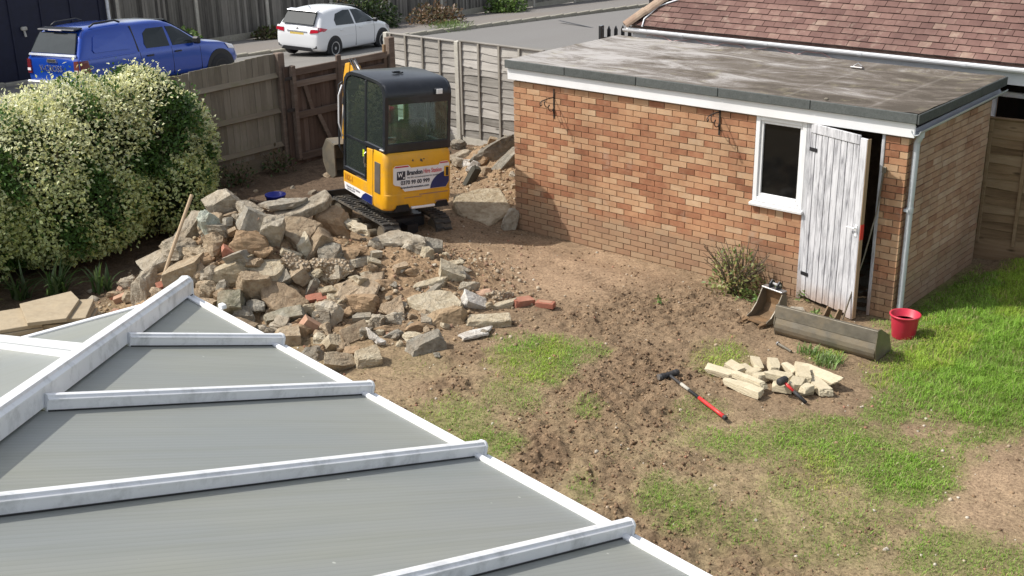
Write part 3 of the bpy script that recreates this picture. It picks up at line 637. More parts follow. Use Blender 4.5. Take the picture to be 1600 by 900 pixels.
# wall brackets for hanging baskets
def bracket(x, z0, label):
    t = thing('basket_bracket', label, 'bracket', (x, -.001, z0), 0, 'wrought iron basket brackets on the garage wall')
    MB().box((0, -.005, .19), (.022, .008, .38), bev=.002).build('back_plate', MAT['black_iron'], t)
    mb = MB(); mb.tube([(0, -.009, .27), (0, -.12, .275), (0, -.25, .265), (0, -.285, .235), (0, -.27, .205), (0, -.245, .215), (0, -.25, .235)], .007, 6)
    mb.build('arm', MAT['black_iron'], t, smooth=True)
    mb = MB(); pts = []
    for k in range(15):
        a = k / 14 * 2 * math.pi * 1.1; pts.append((0, -.03 - .17 * k / 14 + .03 * math.sin(a * 2), .10 + .14 * k / 14 + .028 * math.cos(a * 2)))
    mb.tube([(0, -.009, .06)] + pts, .006, 6); mb.build('scroll', MAT['black_iron'], t, smooth=True)
bracket(-2.25, 1.65, 'black scrolled basket bracket on the brick wall, the one nearer the window')
bracket(-4.69, 1.52, 'black scrolled basket bracket at the left end of the brick wall, farther from the window')
# strap and rod leaning in the doorway
t = thing('leaning_rod', 'dark slim rod leaning in the open garage doorway beside the door', 'rod', (-.40, -.34, -.08))
MB().tube([(0, 0, 0), (.10, .18, .7), (.15, .29, 1.2), (.165, .325, 1.62)], .009, 8).build('shaft', MAT['steel_worn'], t)
MB().box((.165, .335, 1.64), (.05, .02, .07), bev=.006).build('end_bracket', MAT['steel_worn'], t)

# ---------------------------------------------------------------- bungalow behind the garage
house = thing('bungalow', 'bungalow with a red tiled roof and white gutter behind the brick garage', 'house', (-2.0, 7, -.1))
HO = Vector((2.0, -7, .1))
def hpart(mb, name, mat, parent=house, **kw):
    o = mb.build(name, mat, parent, **kw)
    if parent is house: o.location = HO
    return o
HX0, EY, EZ, PT = -5.55, 2.84, 2.27, R(42)
mb = MB(); mb.box((1.0, 7.3, .9), (12.4, 8.0, 2.7)); hw = hpart(mb, 'wall', MAT['brick_side'])
sl_, cl_ = math.sin(PT), math.cos(PT)
def slope(x, s, up=0.): return Vector((x, EY + s * cl_ - up * sl_, EZ + s * sl_ + up * cl_))
mb = MB(); L_ = 5.4
mb.add([slope(HX0, 0, -.03), slope(8, 0, -.03), slope(8, L_, -.03), slope(HX0 + L_ * cl_, L_, -.03), (8, EY + 2 * L_ * cl_, EZ - .03), (HX0, EY + 2 * L_ * cl_, EZ - .03)],
       [(0, 1, 2, 3), (3, 2, 4, 5), (0, 3, 5), (0, 5, 4, 1), (1, 4, 2)])
hr = hpart(mb, 'roof', MAT['roof_tile'])
tiles = []
for r_ in range(46):
    s = r_ * .10; x0 = HX0 + s * cl_
    x = HX0 - .1 + (.0825 if r_ % 2 else 0)
    while x < 4.2:
        if x - .05 > x0: tiles.append((slope(x, s + .10, .016), s))
        x += .165
tiles.sort(key=lambda q: (q[0] - CAMP).length if q[1] < 1.7 and q[0].x < .9 else 999)
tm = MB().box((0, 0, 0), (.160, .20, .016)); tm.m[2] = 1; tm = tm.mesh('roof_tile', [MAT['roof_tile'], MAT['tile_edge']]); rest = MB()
for n_, (c, s) in enumerate(tiles):
    e = (PT - .13 + rr.uniform(-.012, .012), rr.uniform(-.01, .01), rr.uniform(-.012, .012)); c = c + Vector((rr.uniform(-.003, .003), 0, rr.uniform(.001, .006)))
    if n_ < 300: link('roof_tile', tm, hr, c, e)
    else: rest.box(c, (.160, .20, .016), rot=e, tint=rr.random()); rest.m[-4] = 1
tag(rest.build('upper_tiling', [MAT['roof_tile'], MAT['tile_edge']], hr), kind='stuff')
hd = Vector((cl_, cl_, sl_)).normalized()
hipm = MB(); pr = [(.115 * math.cos(t), .085 * math.sin(t)) for t in [math.pi * k / 8 for k in range(9)]] + [(.095 * math.cos(t), .068 * math.sin(t)) for t in [math.pi - math.pi * k / 8 for k in range(9)]]
hipm.prism([(a, 0, b_) for a, b_ in pr], (0, .36, 0)); hipm = hipm.mesh('hip_tile', MAT['hip_tile'])
q = hd.to_track_quat('Y', 'Z').to_euler()
for k in range(13):
    o = link('hip_tile', hipm, hr, Vector((HX0, EY, EZ + .02)) + hd * (.33 * k - .05), q); o.rotation_euler.x += .03
mb = MB(); n = 8
prof = [(.057 * math.cos(t), .057 * math.sin(t)) for t in [math.pi + math.pi * k / n for k in range(n + 1)]] + [(.05 * math.cos(t), .05 * math.sin(t)) for t in [2 * math.pi - math.pi * k / n for k in range(n + 1)]]
mb.prism([(HX0 - .05, 2.80 + a, 2.245 + c) for a, c in prof], (13.6, 0, 0))
for x in np.arange(-4.6, 6, 1.35): mb.prism([(x, 2.80 + a * 1.1, 2.245 + c * 1.1) for a, c in prof], (.05, 0, 0))
hpart(mb, 'gutter', MAT['pvc_clean'])
mb = MB(); mb.box((1.25, 2.875, 2.14), (13.5, .022, .22), bev=.003); mb.box((1.25, 3.08, 2.04), (13.5, .42, .02)); hpart(mb, 'fascia', MAT['soffit'])
mb = MB(); pts = []
for k in range(40): pts.append((-5.2 + k * .075, 2.795, 2.16 + .028 * math.sin(k * .75) + .012 * math.sin(k * 1.9)))
mb.tube(pts, .007, 6); hpart(mb, 'gutter_cable', plain('pink_cable', (.55, .36, .34), .5), smooth=True)
mb = MB(); p0 = [slope(-5.28, -.02, .05), slope(-5.32, .12, .045), slope(-5.2, .38, .045), slope(-4.9, .55, .045), slope(-4.55, .72, .045), slope(-4.2, .98, .045), slope(-3.95, 1.3, .045), slope(-3.7, 1.75, .045)]
mb.tube(p0, .012, 6); hpart(mb, 'roof_cable', MAT['pvc_clean'], smooth=True)
mb = MB()
for (x0, x1, z0, z1) in ((-.32, -.26, 1.0, 2.03), (-.26, 1.5, 1.97, 2.03), (-.26, 1.5, 1.0, 1.07), (-.26, 1.5, 1.80, 1.865), (1.5, 1.56, 1.0, 2.03), (.6, .66, 1.07, 1.80)):
    mb.box(((x0 + x1) / 2, 3.285, (z0 + z1) / 2), (x1 - x0 - .002, .07, z1 - z0 - .002), bev=.005)
hwf = hpart(mb, 'window', MAT['pvc_clean'])
MB().box((.62, 3.296, 1.915), (1.75, .01, .12)).build('pane', MAT['window_glass'], hwf)
MB().box((.17, 3.296, 1.435), (.84, .01, .74)).build('pane', MAT['window_glass'], hwf); MB().box((1.08, 3.296, 1.435), (.84, .01, .74)).build('pane', MAT['window_glass'], hwf)
# ---------------------------------------------------------------- fences and gate
def waney_panel(t, x0, x1, y, z0, z1, gap, mat, bmat, battens, rs, cap=True):
    """lapped boards across x between two posts, each board its own mesh"""
    n = int(round((z1 - z0) / gap)); rd = random.Random(rs); W = x1 - x0; N = 9
    for k in range(n):
        zb = z0 + k * (z1 - z0) / n - .018; zt = zb + (z1 - z0) / n + .035; ph = rd.uniform(0, 9)
        if k == n - 1: zt = z1
        vs = []; fs = []
        for i in range(N):
            u = i / (N - 1); x = x0 + .004 + u * (W - .008); low = zb + .016 * math.sin(u * 7 + ph) + rd.uniform(-.008, .008)
            vs += [(x, y - .030, low), (x, y - .012, zt), (x, y - .020, low), (x, y - .004, zt)]
        for i in range(N - 1):
            a = i * 4; b_ = a + 4
            fs += [(a, b_, b_ + 1, a + 1), (a + 2, a + 3, b_ + 3, b_ + 2), (a, a + 2, b_ + 2, b_), (a + 1, b_ + 1, b_ + 3, a + 3)]
        fs += [(0, 1, 3, 2), ((N - 1) * 4, (N - 1) * 4 + 2, (N - 1) * 4 + 3, (N - 1) * 4 + 1)]
        m = MB(); m.add(vs, fs); m.build('slat', mat, t)
    for x in battens: MB().box((x, y - .042, (z0 + z1) / 2), (.042, .022, z1 - z0 - .006), bev=.003).build('batten', bmat, t)
    if cap: MB().box(((x0 + x1) / 2, y - .018, z1 + .012), (W, .065, .022), bev=.004).build('cap_rail', mat, t)
fg_v = MAT['fence_grey_v']
FY = 2.9
t = thing('panel_fence', 'pale grey lapped panel fence with concrete posts behind the yellow digger', 'fence', (0, 0, 0))
waney_panel(t, -10.72, -9.12, FY, .14, 1.71, .133, MAT['fence_grey'], fg_v, (-10.66, -10.29, -9.88, -9.47), 1)
waney_panel(t, -9.02, -7.2, FY, .14, 1.73, .133, MAT['fence_grey'], fg_v, (-8.98, -8.58, -8.13, -7.7, -7.25), 2)
waney_panel(t, -7.1, -5.3, FY, .14, 1.74, .133, MAT['fence_grey'], fg_v, (-7.05, -6.6, -6.2, -5.8, -5.35), 3)
for x in (-10.78, -9.07, -7.15, -5.25):
    MB().box((x, FY - .01, .70), (.095, .10, 2.06), bev=.008).build('post', MAT['concrete_pale'], t)
for x0, x1 in ((-10.72, -9.12), (-9.02, -7.2), (-7.1, -5.3)):
    MB().box(((x0 + x1) / 2, FY - .005, -.03), (x1 - x0 - .004, .05, .30), bev=.006).build('gravel_board', MAT['concrete_pale'], t)
# right-hand fence beside the garage
t = thing('panel_fence', 'brown lapped panel fence beside the garage side wall', 'fence', (-.15, 2.6, 0), R(6))
waney_panel(t, .055, 1.90, 0, .12, 1.66, .105, MAT['fence_brown'], MAT['fence_brown'], (.10, .52, .95, 1.4, 1.86), 4)
MB().box((0, -.01, .72), (.10, .11, 1.98), bev=.008).build('post', MAT['concrete_post'], t); MB().box((1.95, -.01, .70), (.10, .11, 1.94), bev=.008).build('post', MAT['concrete_post'], t)
waney_panel(t, 2.0, 3.8, 0, .12, 1.66, .105, MAT['fence_brown'], MAT['fence_brown'], (2.04, 2.5, 2.9, 3.4, 3.76), 14)
MB().box((.98, -.005, -.02), (1.84, .05, .26), bev=.006).build('gravel_board', MAT['fence_brown'], t); MB().box((2.9, -.005, -.02), (1.80, .05, .26), bev=.006).build('gravel_board', MAT['fence_brown'], t)
# left boarded fence
t = thing('board_fence', 'weathered grey-brown boarded fence with three rails beside the hedge', 'fence', (-10.3, 0, 0))
rd = random.Random(3); y = .012
topz = lambda y: 1.80 + .035 * y if y > -2 else 1.73
bms = [MB().box((0, 0, 0), (.016, .118, 1.55)).mesh('pale', MAT['pale_board']) for _ in range(1)]
while y > -7.6:
    wd = rd.uniform(.108, .122); o = link('pale_board', bms[0], t, (rd.uniform(-.006, .004), y - wd / 2, topz(y) - .775 + rd.uniform(-.012, .008)), (rd.uniform(-.006, .006), 0, rd.uniform(-.02, .02)))
    o.scale = (1, (wd - .003) / .118, 1); y -= wd
for z in (1.44, .88, .34):
    m = MB(); m.prism([(.010, 0, z - .045 + .02), (.075, 0, z + .0), (.010, 0, z + .045 + .02)], (0, -7.6, -.12 if z > 1 else -.04)); m.build('arris_rail', MAT['rail_y'], t)
MB().box((-.012, -3.8, .13), (.03, 7.6, .44), bev=.004).build('gravel_board', MAT['rail_y'], t)
for yy in (-2.9, -5.8): MB().box((-.07, yy, .7), (.10, .10, 2.1), bev=.006).build('post', MAT['pale_board'], t)
# gate
t = thing('double_gate', 'dark brown ledged and braced double wooden gate in the fence corner', 'gate', (-10.15, 1.2, 0))
rd = random.Random(8)
def leaf(y0, y1, flip):
    fr = .075; lf = thing('gate_leaf', None, None); lf.parent = t
    for yy in (y0 + fr / 2, y1 - fr / 2): MB().box((.0, yy, .80), (.05, fr - .002, 1.46), bev=.004).build('stile', MAT['gate_rail'], lf)
    for z, h in ((1.49, .11), (1.30, .10), (.80, .11), (.12, .12)): MB().box((.012, (y0 + y1) / 2, z), (.045, y1 - y0 - 2 * fr if z != 1.49 else y1 - y0 + .002, h), bev=.006).build('rail', MAT['gate_rail'], lf)
    yb = y0 + .01
    while yb < y1 - .03:
        MB().box((-.038 + rd.uniform(-.003, .003), yb + .05, .71), (.018, .096, 1.60 + rd.uniform(-.02, .02))).build('board', MAT['gate_board'], lf); yb += .10
    a, b_ = (y0 + .3, y1 - .15) if flip else (y1 - .15, y0 + .3)
    for (z0, z1, ya, yb2) in ((.85, 1.27, (y0 + y1) / 2 - .12, y0 + .25), (.17, .76, y1 - .22, (y0 + y1) / 2 + .0)):
        d = Vector((0, yb2 - ya, z1 - z0)); m = MB(); m.box((.010, (ya + yb2) / 2, (z0 + z1) / 2), (.035, .075, d.length), rot=(-math.atan2(d.y, d.z), 0, 0), bev=.004); m.build('brace', MAT['gate_rail'], lf)
leaf(-1.02, -.03, False); leaf(-.01, 1.06, True)
MB().box((-.12, -1.13, .78), (.125, .125, 2.06), bev=.01).build('post', MAT['gate_rail'], t)
MB().box((.05, -1.02, .86), (.09, .07, 1.50), bev=.008).build('post', MAT['gate_rail'], t); MB().box((-.03, -1.075, .78), (.03, .12, 1.62)).build('filler_board', MAT['gate_board'], t)
MB().box((.02, -.03, .88), (.06, .09, 1.52), bev=.012).build('meeting_stile', MAT['gate_rail'], t)
MB().box((.0, 1.15, .75), (.13, .13, 2.04), bev=.01).build('post', MAT['gate_rail'], t)
for z in (1.42, .92): MB().box((.07, -1.12, z), (.012, .16, .05), bev=.004).build('hinge', MAT['trim_black'], t)
MB().box((.02, 1.00, 1.60), (.05, .05, .13), bev=.006).build('latch_block', MAT['fence_brown'], t)

# far close-boarded fence across the road
t = thing('close_board_fence', 'tall grey close-boarded fence with concrete posts across the pavement', 'fence', (-31, 9.9, -1.2))
ys = [9.98 - 9.9 - 3.05 * 2 + 3.05 * k for k in range(13)]
rd = random.Random(12)
for a, b_ in zip(ys, ys[1:]):
    m = MB(); y = a + .06; zb = float(land(-31, a + 9.9)) + 1.2 - .05
    while y < b_ - .06: m.box((rd.uniform(-.008, .008), y + .05, zb + .93), (.02, .094, 1.82 + rd.uniform(-.01, .01)), tint=rd.random()); y += .10
    tag(m.build('boarding', MAT['far_board'], t), kind='stuff')
    MB().box((.03, (a + b_) / 2, zb + .12), (.05, b_ - a - .12, .24)).build('gravel_board', MAT['concrete_post'], t)
for a in ys: MB().box((.03, a, float(land(-31, a + 9.9)) + 1.2 + .88), (.12, .12, 2.0), bev=.01).build('post', MAT['concrete_pale'], t)
# dark outbuilding behind the pick-up
t = thing('outbuilding', 'dark navy outbuilding wall in shade behind the blue pickup', 'building', (-29.5, 2.5, -1.2))
m = MB(); m.box((0, -2.4, 1.7), (5.0, 14.2, 3.6)); m.build('wall', MAT['building_navy'], t)
m = MB()
for y in np.arange(-9., 4.6, .9): m.box((2.515, y, 1.7), (.03, .05, 3.5))
m.build('cover_strip', MAT['building_navy'], t)
m = MB(); m.box((0, -2.4, 3.58), (5.5, 14.7, .16)); m.build('roof', MAT['building_navy'], t)
m = MB(); m.box((2.56, 2.12, 1.42), (.10, .16, .10), bev=.02); m.tube([(2.55, 2.12, 1.36), (2.60, 2.12, 1.2)], .03, 8); m.build('wall_lamp', MAT['concrete_pale'], t)
m = MB(); m.tube([(2.6, 4.72, -.1), (2.6, 4.70, 3.4)], .045, 8); m.build('downpipe', MAT['pvc'], t)
# black picket fence beyond the garage roof
t = thing('picket_fence', 'short run of black pointed picket fence beyond the garage roof', 'fence', (-8.5, 6.1, -.3))
for k in range(11):
    x = .05 + .088 * k; y = .095 * k; m = MB()
    m.prism([(x - .034, y, .3), (x + .034, y, .3), (x + .034, y, 1.86), (x, y, 1.93), (x - .034, y, 1.86)], (.0, .02, 0)); m.build('picket', MAT['car_black'], t)
for z in (1.7, .8):
    m = MB(); m.box((.50, .51, z), (1.30, .03, .06), rot=(0, 0, math.atan2(.095, .088))); m.build('rail', MAT['car_black'], t)
MB().box((.02, .03, .96), (.08, .08, 1.96), bev=.01).build('post', MAT['car_black'], t)
# ---------------------------------------------------------------- conservatory in the foreground
cons = thing('conservatory', 'white framed conservatory with a ribbed grey polycarbonate hipped roof in the foreground', 'conservatory', (-1.513, -7.771, 0), R(-7.9))
# own axes: x along the garden eaves, -y up the slope to the house; z up
EZ_, KH, TM, SK = 2.2, .77, .3506, .172   # eaves height, hip slew, main slope, rafter skew
TL = KH * TM                              # side slope
def main(x, s, up=0.): return Vector((x, -s, EZ_ + s * TM + up))
def raft(d, s, up=0.): return main(d + SK * s, s, up)
def side(x, s, up=0.): return Vector((x, -s, EZ_ + x * TL + up))
BARS = [1.104, 1.992, 2.908, 3.856, 4.80, 5.75]; SE = 3.45
def s_top(d): return min(KH * d / (1 - SK * KH), SE)
def sheet3(name, poly, parent, mat, th=.025):
    nrm = (poly[1] - poly[0]).cross(poly[2] - poly[0]).normalized(); nrm = nrm if nrm.z > 0 else -nrm
    return MB().prism([p - nrm * th for p in poly], nrm * th).build(name, mat, parent)
g_ = .02; prev = 0.
for d in BARS:                             # garden-side sheets
    p = [raft(prev + g_, .02), raft(d - g_, .02), raft(d - g_, s_top(d) - .02)]
    if s_top(d) >= SE and s_top(prev) < SE: p += [main(SE / KH, SE)]
    if prev: p += [raft(prev + g_, s_top(prev))]
    sheet3('roof_panel', p, cons, MAT['polycarb']); prev = d
prev = 0.; SB = [1.19, 2.1, 3.0, SE]
for m_ in SB:                              # side sheets
    sheet3('roof_panel', [side(.02, prev + g_), side(.02, m_ - g_), side(m_ / KH - .02, m_ - g_), side(prev / KH + .0, prev + g_)], cons, MAT['polycarb']); prev = m_
def bar(a, b_, wd, ht, name='glazing_bar', cap=True, mat='pvc'):
    a, b_ = Vector(a), Vector(b_); d = b_ - a; ln = d.length; ez = d.normalized(); ex = ez.cross(Vector((0, 0, 1))).normalized(); ey = ex.cross(ez)
    W, H = wd / 2, ht
    pr = [(-W, -.005), (W, -.005), (W, H * .62), (W + .004, H * .64), (W + .004, H * .74), (W * .72, H * .86), (W * .62, H * .98), (0, H * 1.03), (-W * .62, H * .98), (-W * .72, H * .86), (-W - .004, H * .74), (-W - .004, H * .64), (-W, H * .62)]
    o = MB().prism([a + ex * u + ey * v for u, v in pr], d).build(name, MAT[mat], cons)
    if cap:
        c = [a + ex * (u * 1.07) + ey * (v * 1.03 - .003) for u, v in ((-W - .004, -.02), (W + .004, -.02), (W + .004, H * .72), (W * .8, H * .95), (W * .4, H * 1.08), (-W * .4, H * 1.08), (-W * .8, H * .95), (-W - .004, H * .72))]
        MB().prism(c, -ez * .022).build('end_cap', MAT['pvc_clean'], o, bevel=.006)
        MB().box(a + ey * (-.012) - ez * .012, (wd * 1.1, .05, .02), rot=(0, 0, 0)).build('gasket', MAT['trim_black'], o)
    return o
for d in BARS[:5]:
    bar(raft(d, -.028, .004), raft(d, s_top(d) - .05, .004), .055, .060)
for m_ in SB[:3]: bar(side(-.035, m_, .004), side(m_ / KH - .05, m_, .004), .06, .066, mat='pvc_clean')
bar(main(-.03, -.025, .006), main(SE / KH, SE, .006), .085, .105, 'hip_bar')
# black seals along the bars
m = MB()
for d in BARS[:5]:
    e_ = raft(d, s_top(d) - .06, .0) - raft(d, .0, .0); m.prism([raft(d, .0, .0) + Vector((u, 0, v)) for u, v in ((-.033, -.004), (.033, -.004), (.033, .006), (-.033, .006))], e_)
m.build('bar_seal', MAT['trim_black'], cons)
# sheet end trims, eaves beam, gutters
prev = 0.
for d in BARS:
    m = MB(); m.box(main((prev + d) / 2, .018, .002), (d - prev - .058, .032, .030), bev=.004); m.build('end_trim', MAT['pvc_clean'], cons); prev = d
prev = 0.
for m_ in SB:
    m = MB(); m.box(side(.018, (prev + m_) / 2, .002), (.032, m_ - prev - .062, .030), bev=.004); m.build('end_trim', MAT['pvc_clean'], cons); prev = m_
m = MB(); pr = [(-.012, -.02), (-.016, -.07), (-.045, -.075), (-.060, -.03), (-.060, .0), (-.036, .0), (-.036, -.012), (-.050, -.03), (-.042, -.064), (-.024, -.06), (-.020, -.02)]
m.prism([(-.09, -(u), EZ_ - .012 + v) for u, v in pr], (5.7, 0, 0)); m.build('gutter', MAT['pvc_clean'], cons)
m = MB(); m.prism([(u, .02, EZ_ - .012 + v) for u, v in pr], (0, -3.6, 0)); m.build('gutter', MAT['pvc_clean'], cons)
m = MB(); m.box((2.78, -.03, EZ_ - .08), (5.6, .07, .12), bev=.005); m.box((.03, -1.82, EZ_ - .08), (.07, 3.5, .12), bev=.005); m.build('eaves_beam', MAT['pvc_clean'], cons)
for x in BARS[:2]: pass
m = MB(); m.box((.36, .075, EZ_ + .005), (.05, .035, .03), bev=.004); m.build('gutter_clip', MAT['pvc_clean'], cons)
# walls below: dwarf brick wall, white frames and panes
m = MB(); m.box((2.8, -.06, .25), (5.6, .12, .80)); m.box((.06, -1.85, .25), (.12, 3.4, .80)); m.build('dwarf_wall', MAT['brick_side'], cons)
for k, x in enumerate((.04, 1.09, 1.95, 2.87, 3.80, 4.70, 5.55)):
    MB().box((x, -.05, 1.39), (.07, .07, 1.47), bev=.006).build('window_post', MAT['pvc_clean'], cons)
    if x < 5.5:
        x1 = (1.09, 1.95, 2.87, 3.80, 4.70, 5.55)[k]; f = MB()
        for z in (.69, 1.65, 2.10): f.box(((x + x1) / 2, -.05, z), (x1 - x - .075, .055, .055))
        f = f.build('window_frame', MAT['pvc_clean'], cons)
        MB().box(((x + x1) / 2, -.05, 1.38), (x1 - x - .08, .008, 1.40)).build('pane', MAT['cab_glass'], f)
for y in (-1.1, -2.0, -2.9, -3.5):
    MB().box((.05, y, 1.39), (.07, .07, 1.47), bev=.006).build('window_post', MAT['pvc_clean'], cons)
    f = MB()
    for z in (.69, 1.65, 2.10): f.box((.05, y + .45, z), (.055, .82, .055))
    f = f.build('window_frame', MAT['pvc_clean'], cons); MB().box((.05, y + .45, 1.38), (.008, .82, 1.40)).build('pane', MAT['cab_glass'], f)
m = MB(); m.box((2.8, -1.8, .03), (5.4, 3.4, .06)); m.build('floor', MAT['concrete_post'], cons)
# ---------------------------------------------------------------- vehicles
def text_mesh(name, body, size, mat, parent, loc, rot, align='LEFT', ext=.0008, bold=0., fit=None):
    cu_ = bpy.data.curves.new(name, 'FONT'); cu_.body = body; cu_.size = size; cu_.extrude = ext; cu_.align_x = align; cu_.offset = bold; cu_.resolution_u = 3
    tmp = bpy.data.objects.new(name, cu_); C.objects.link(tmp); bpy.context.view_layer.update()
    me = bpy.data.meshes.new_from_object(tmp.evaluated_get(bpy.context.evaluated_depsgraph_get())); bpy.data.objects.remove(tmp)
    me.materials.clear(); me.materials.append(mat)
    if fit:
        x = [v.co.x for v in me.vertices]; k = fit / (max(x) - min(x))
        for v in me.vertices: v.co.x *= k
    return link(name, me, parent, loc, rot)
class Body:
    def __init__(s, st): s.st = st
    def at(s, x):
        st = s.st
        for a, b_ in zip(st, st[1:]):
            if a[0] <= x <= b_[0]:
                t = (x - a[0]) / (b_[0] - a[0]); return [p + (q - p) * t for p, q in zip(a, b_)]
        return list(st[0] if x < st[0][0] else st[-1])
    def ring(s, q):
        x, zb, zs, zt, wl, wb, wt = q; zm = (zb + zs) / 2
        return [(0, zb), (wl * .9, zb), (wl, zb + .07), (max(wl, wb) + .012, zm), (wb + .004, zs - .03), (wb - .012, zs + .012), ((wb + wt) / 2 + .012, (zs + zt) / 2), (wt + .015, zt - .055), (wt * .86, zt - .012), (wt * .45, zt + .004), (0, zt + .008)]
    def side_y(s, x, z):
        r = s.ring(s.at(x))[2:8]
        for a, b_ in zip(r, r[1:]):
            if a[1] <= z <= b_[1] + 1e-6: return a[0] + (b_[0] - a[0]) * (z - a[1]) / max(1e-6, b_[1] - a[1])
        return r[-1][0] if z > r[-1][1] else r[0][0]
    def mesh(s, name, mat):
        m = MB(); n = None
        for q in s.st:
            h = s.ring(q); full = [(-y, z) for y, z in h[::-1]] + h[1:-1]; n = len(full)
            m.v += [(q[0], y, z) for y, z in full]
        ns = len(s.st)
        for i in range(ns - 1):
            for k in range(n): m.f.append((i * n + k, i * n + (k + 1) % n, (i + 1) * n + (k + 1) % n, (i + 1) * n + k))
        m.f += [tuple(range(n)), tuple(range((ns - 1) * n, ns * n))[::-1]]; m.m = [0] * len(m.f); m.t = [0.] * len(m.f)
        return m.mesh(name, mat, True)
    def build(s, name, mat, parent):
        o = link(name, s.mesh(name, mat), parent); sb = o.modifiers.new('smooth', 'SUBSURF'); sb.levels = 2; sb.render_levels = 2; return o
    def side_panel(s, poly, name, mat, parent, sgn, off=.008, th=.006, sub=6):
        """polygon in (x,z) laid on the flank, sgn -1 right / +1 left"""
        # fan of small quads that follow the flank
        xs = [p[0] for p in poly]; cx = sum(xs) / len(xs); cz = sum(p[1] for p in poly) / len(poly); n = len(poly); m = MB(); vs = []; fs = []
        rings = [1., .66, .33, 0.]
        for r in rings:
            for x, z in poly:
                px, pz = cx + (x - cx) * r, cz + (z - cz) * r; vs.append((px, sgn * (s.side_y(px, pz) + off), pz))
        for i in range(3):
            for k in range(n): fs.append((i * n + k, i * n + (k + 1) % n, (i + 1) * n + (k + 1) % n, (i + 1) * n + k))
        k0 = len(vs); vs += [(v[0], v[1] - sgn * (th + .012), v[2]) for v in vs[:n]]
        for k in range(n): fs.append((k, (k + 1) % n, k0 + (k + 1) % n, k0 + k))
        m.add(vs, fs); return m.build(name, mat, parent, smooth=False)
def slab_poly(pts, nrm, th, name, mat, parent):
    return MB().prism([Vector(p) for p in pts], Vector(nrm).normalized() * th).build(name, mat, parent)
def wheel(parent, x, y, r, wdt, spokes, rim_mat):
    o = thing('wheel', None, None, (x, y, r)); o.parent = parent; sg = -1 if y < 0 else 1
    M = Matrix.Rotation(R(90), 4, 'X')
    MB().lathe([(r * .64, -wdt / 2), (r * .93, -wdt / 2), (r, -wdt * .36), (r, wdt * .36), (r * .93, wdt / 2), (r * .64, wdt / 2)], 28, M).build('tyre', MAT['tyre'], o, True)
    m = MB(); m.lathe([(0, -.02), (r * .66, -.02), (r * .66, .02), (0, .02)], 24, Matrix.Translation((0, sg * (wdt / 2 - .05), 0)) @ M); m.build('wheel_well', MAT['trim_black'], o)
    m = MB(); yy = sg * (wdt / 2 - .012)
    m.lathe([(r * .57, -.012), (r * .67, -.016), (r * .67, .016), (r * .57, .012), (r * .57, -.012)], 28, Matrix.Translation((0, yy, 0)) @ M)
    m.lathe([(0, -.016), (r * .16, -.014), (r * .16, .014), (0, .016)], 14, Matrix.Translation((0, yy, 0)) @ M)
    for k in range(spokes):
        a = 2 * math.pi * k / spokes
        for da in (-.12, .12):
            m.box((math.cos(a + da) * r * .36, yy, math.sin(a + da) * r * .36), (r * .52, .022, r * .085), rot=(0, -a - da, 0), bev=.004)
    m.build('rim', rim_mat, o)
def arch(parent, x, z, r, y, mat='trim_black'):
    sg = -1 if y < 0 else 1; pts = [(x + r * math.cos(t), y, z + r * math.sin(t)) for t in [math.pi * (-.12) + math.pi * 1.24 * k / 20 for k in range(21)]]
    return MB().prism(pts, (0, -sg * .25, 0)).build('wheel_arch', MAT[mat], parent)

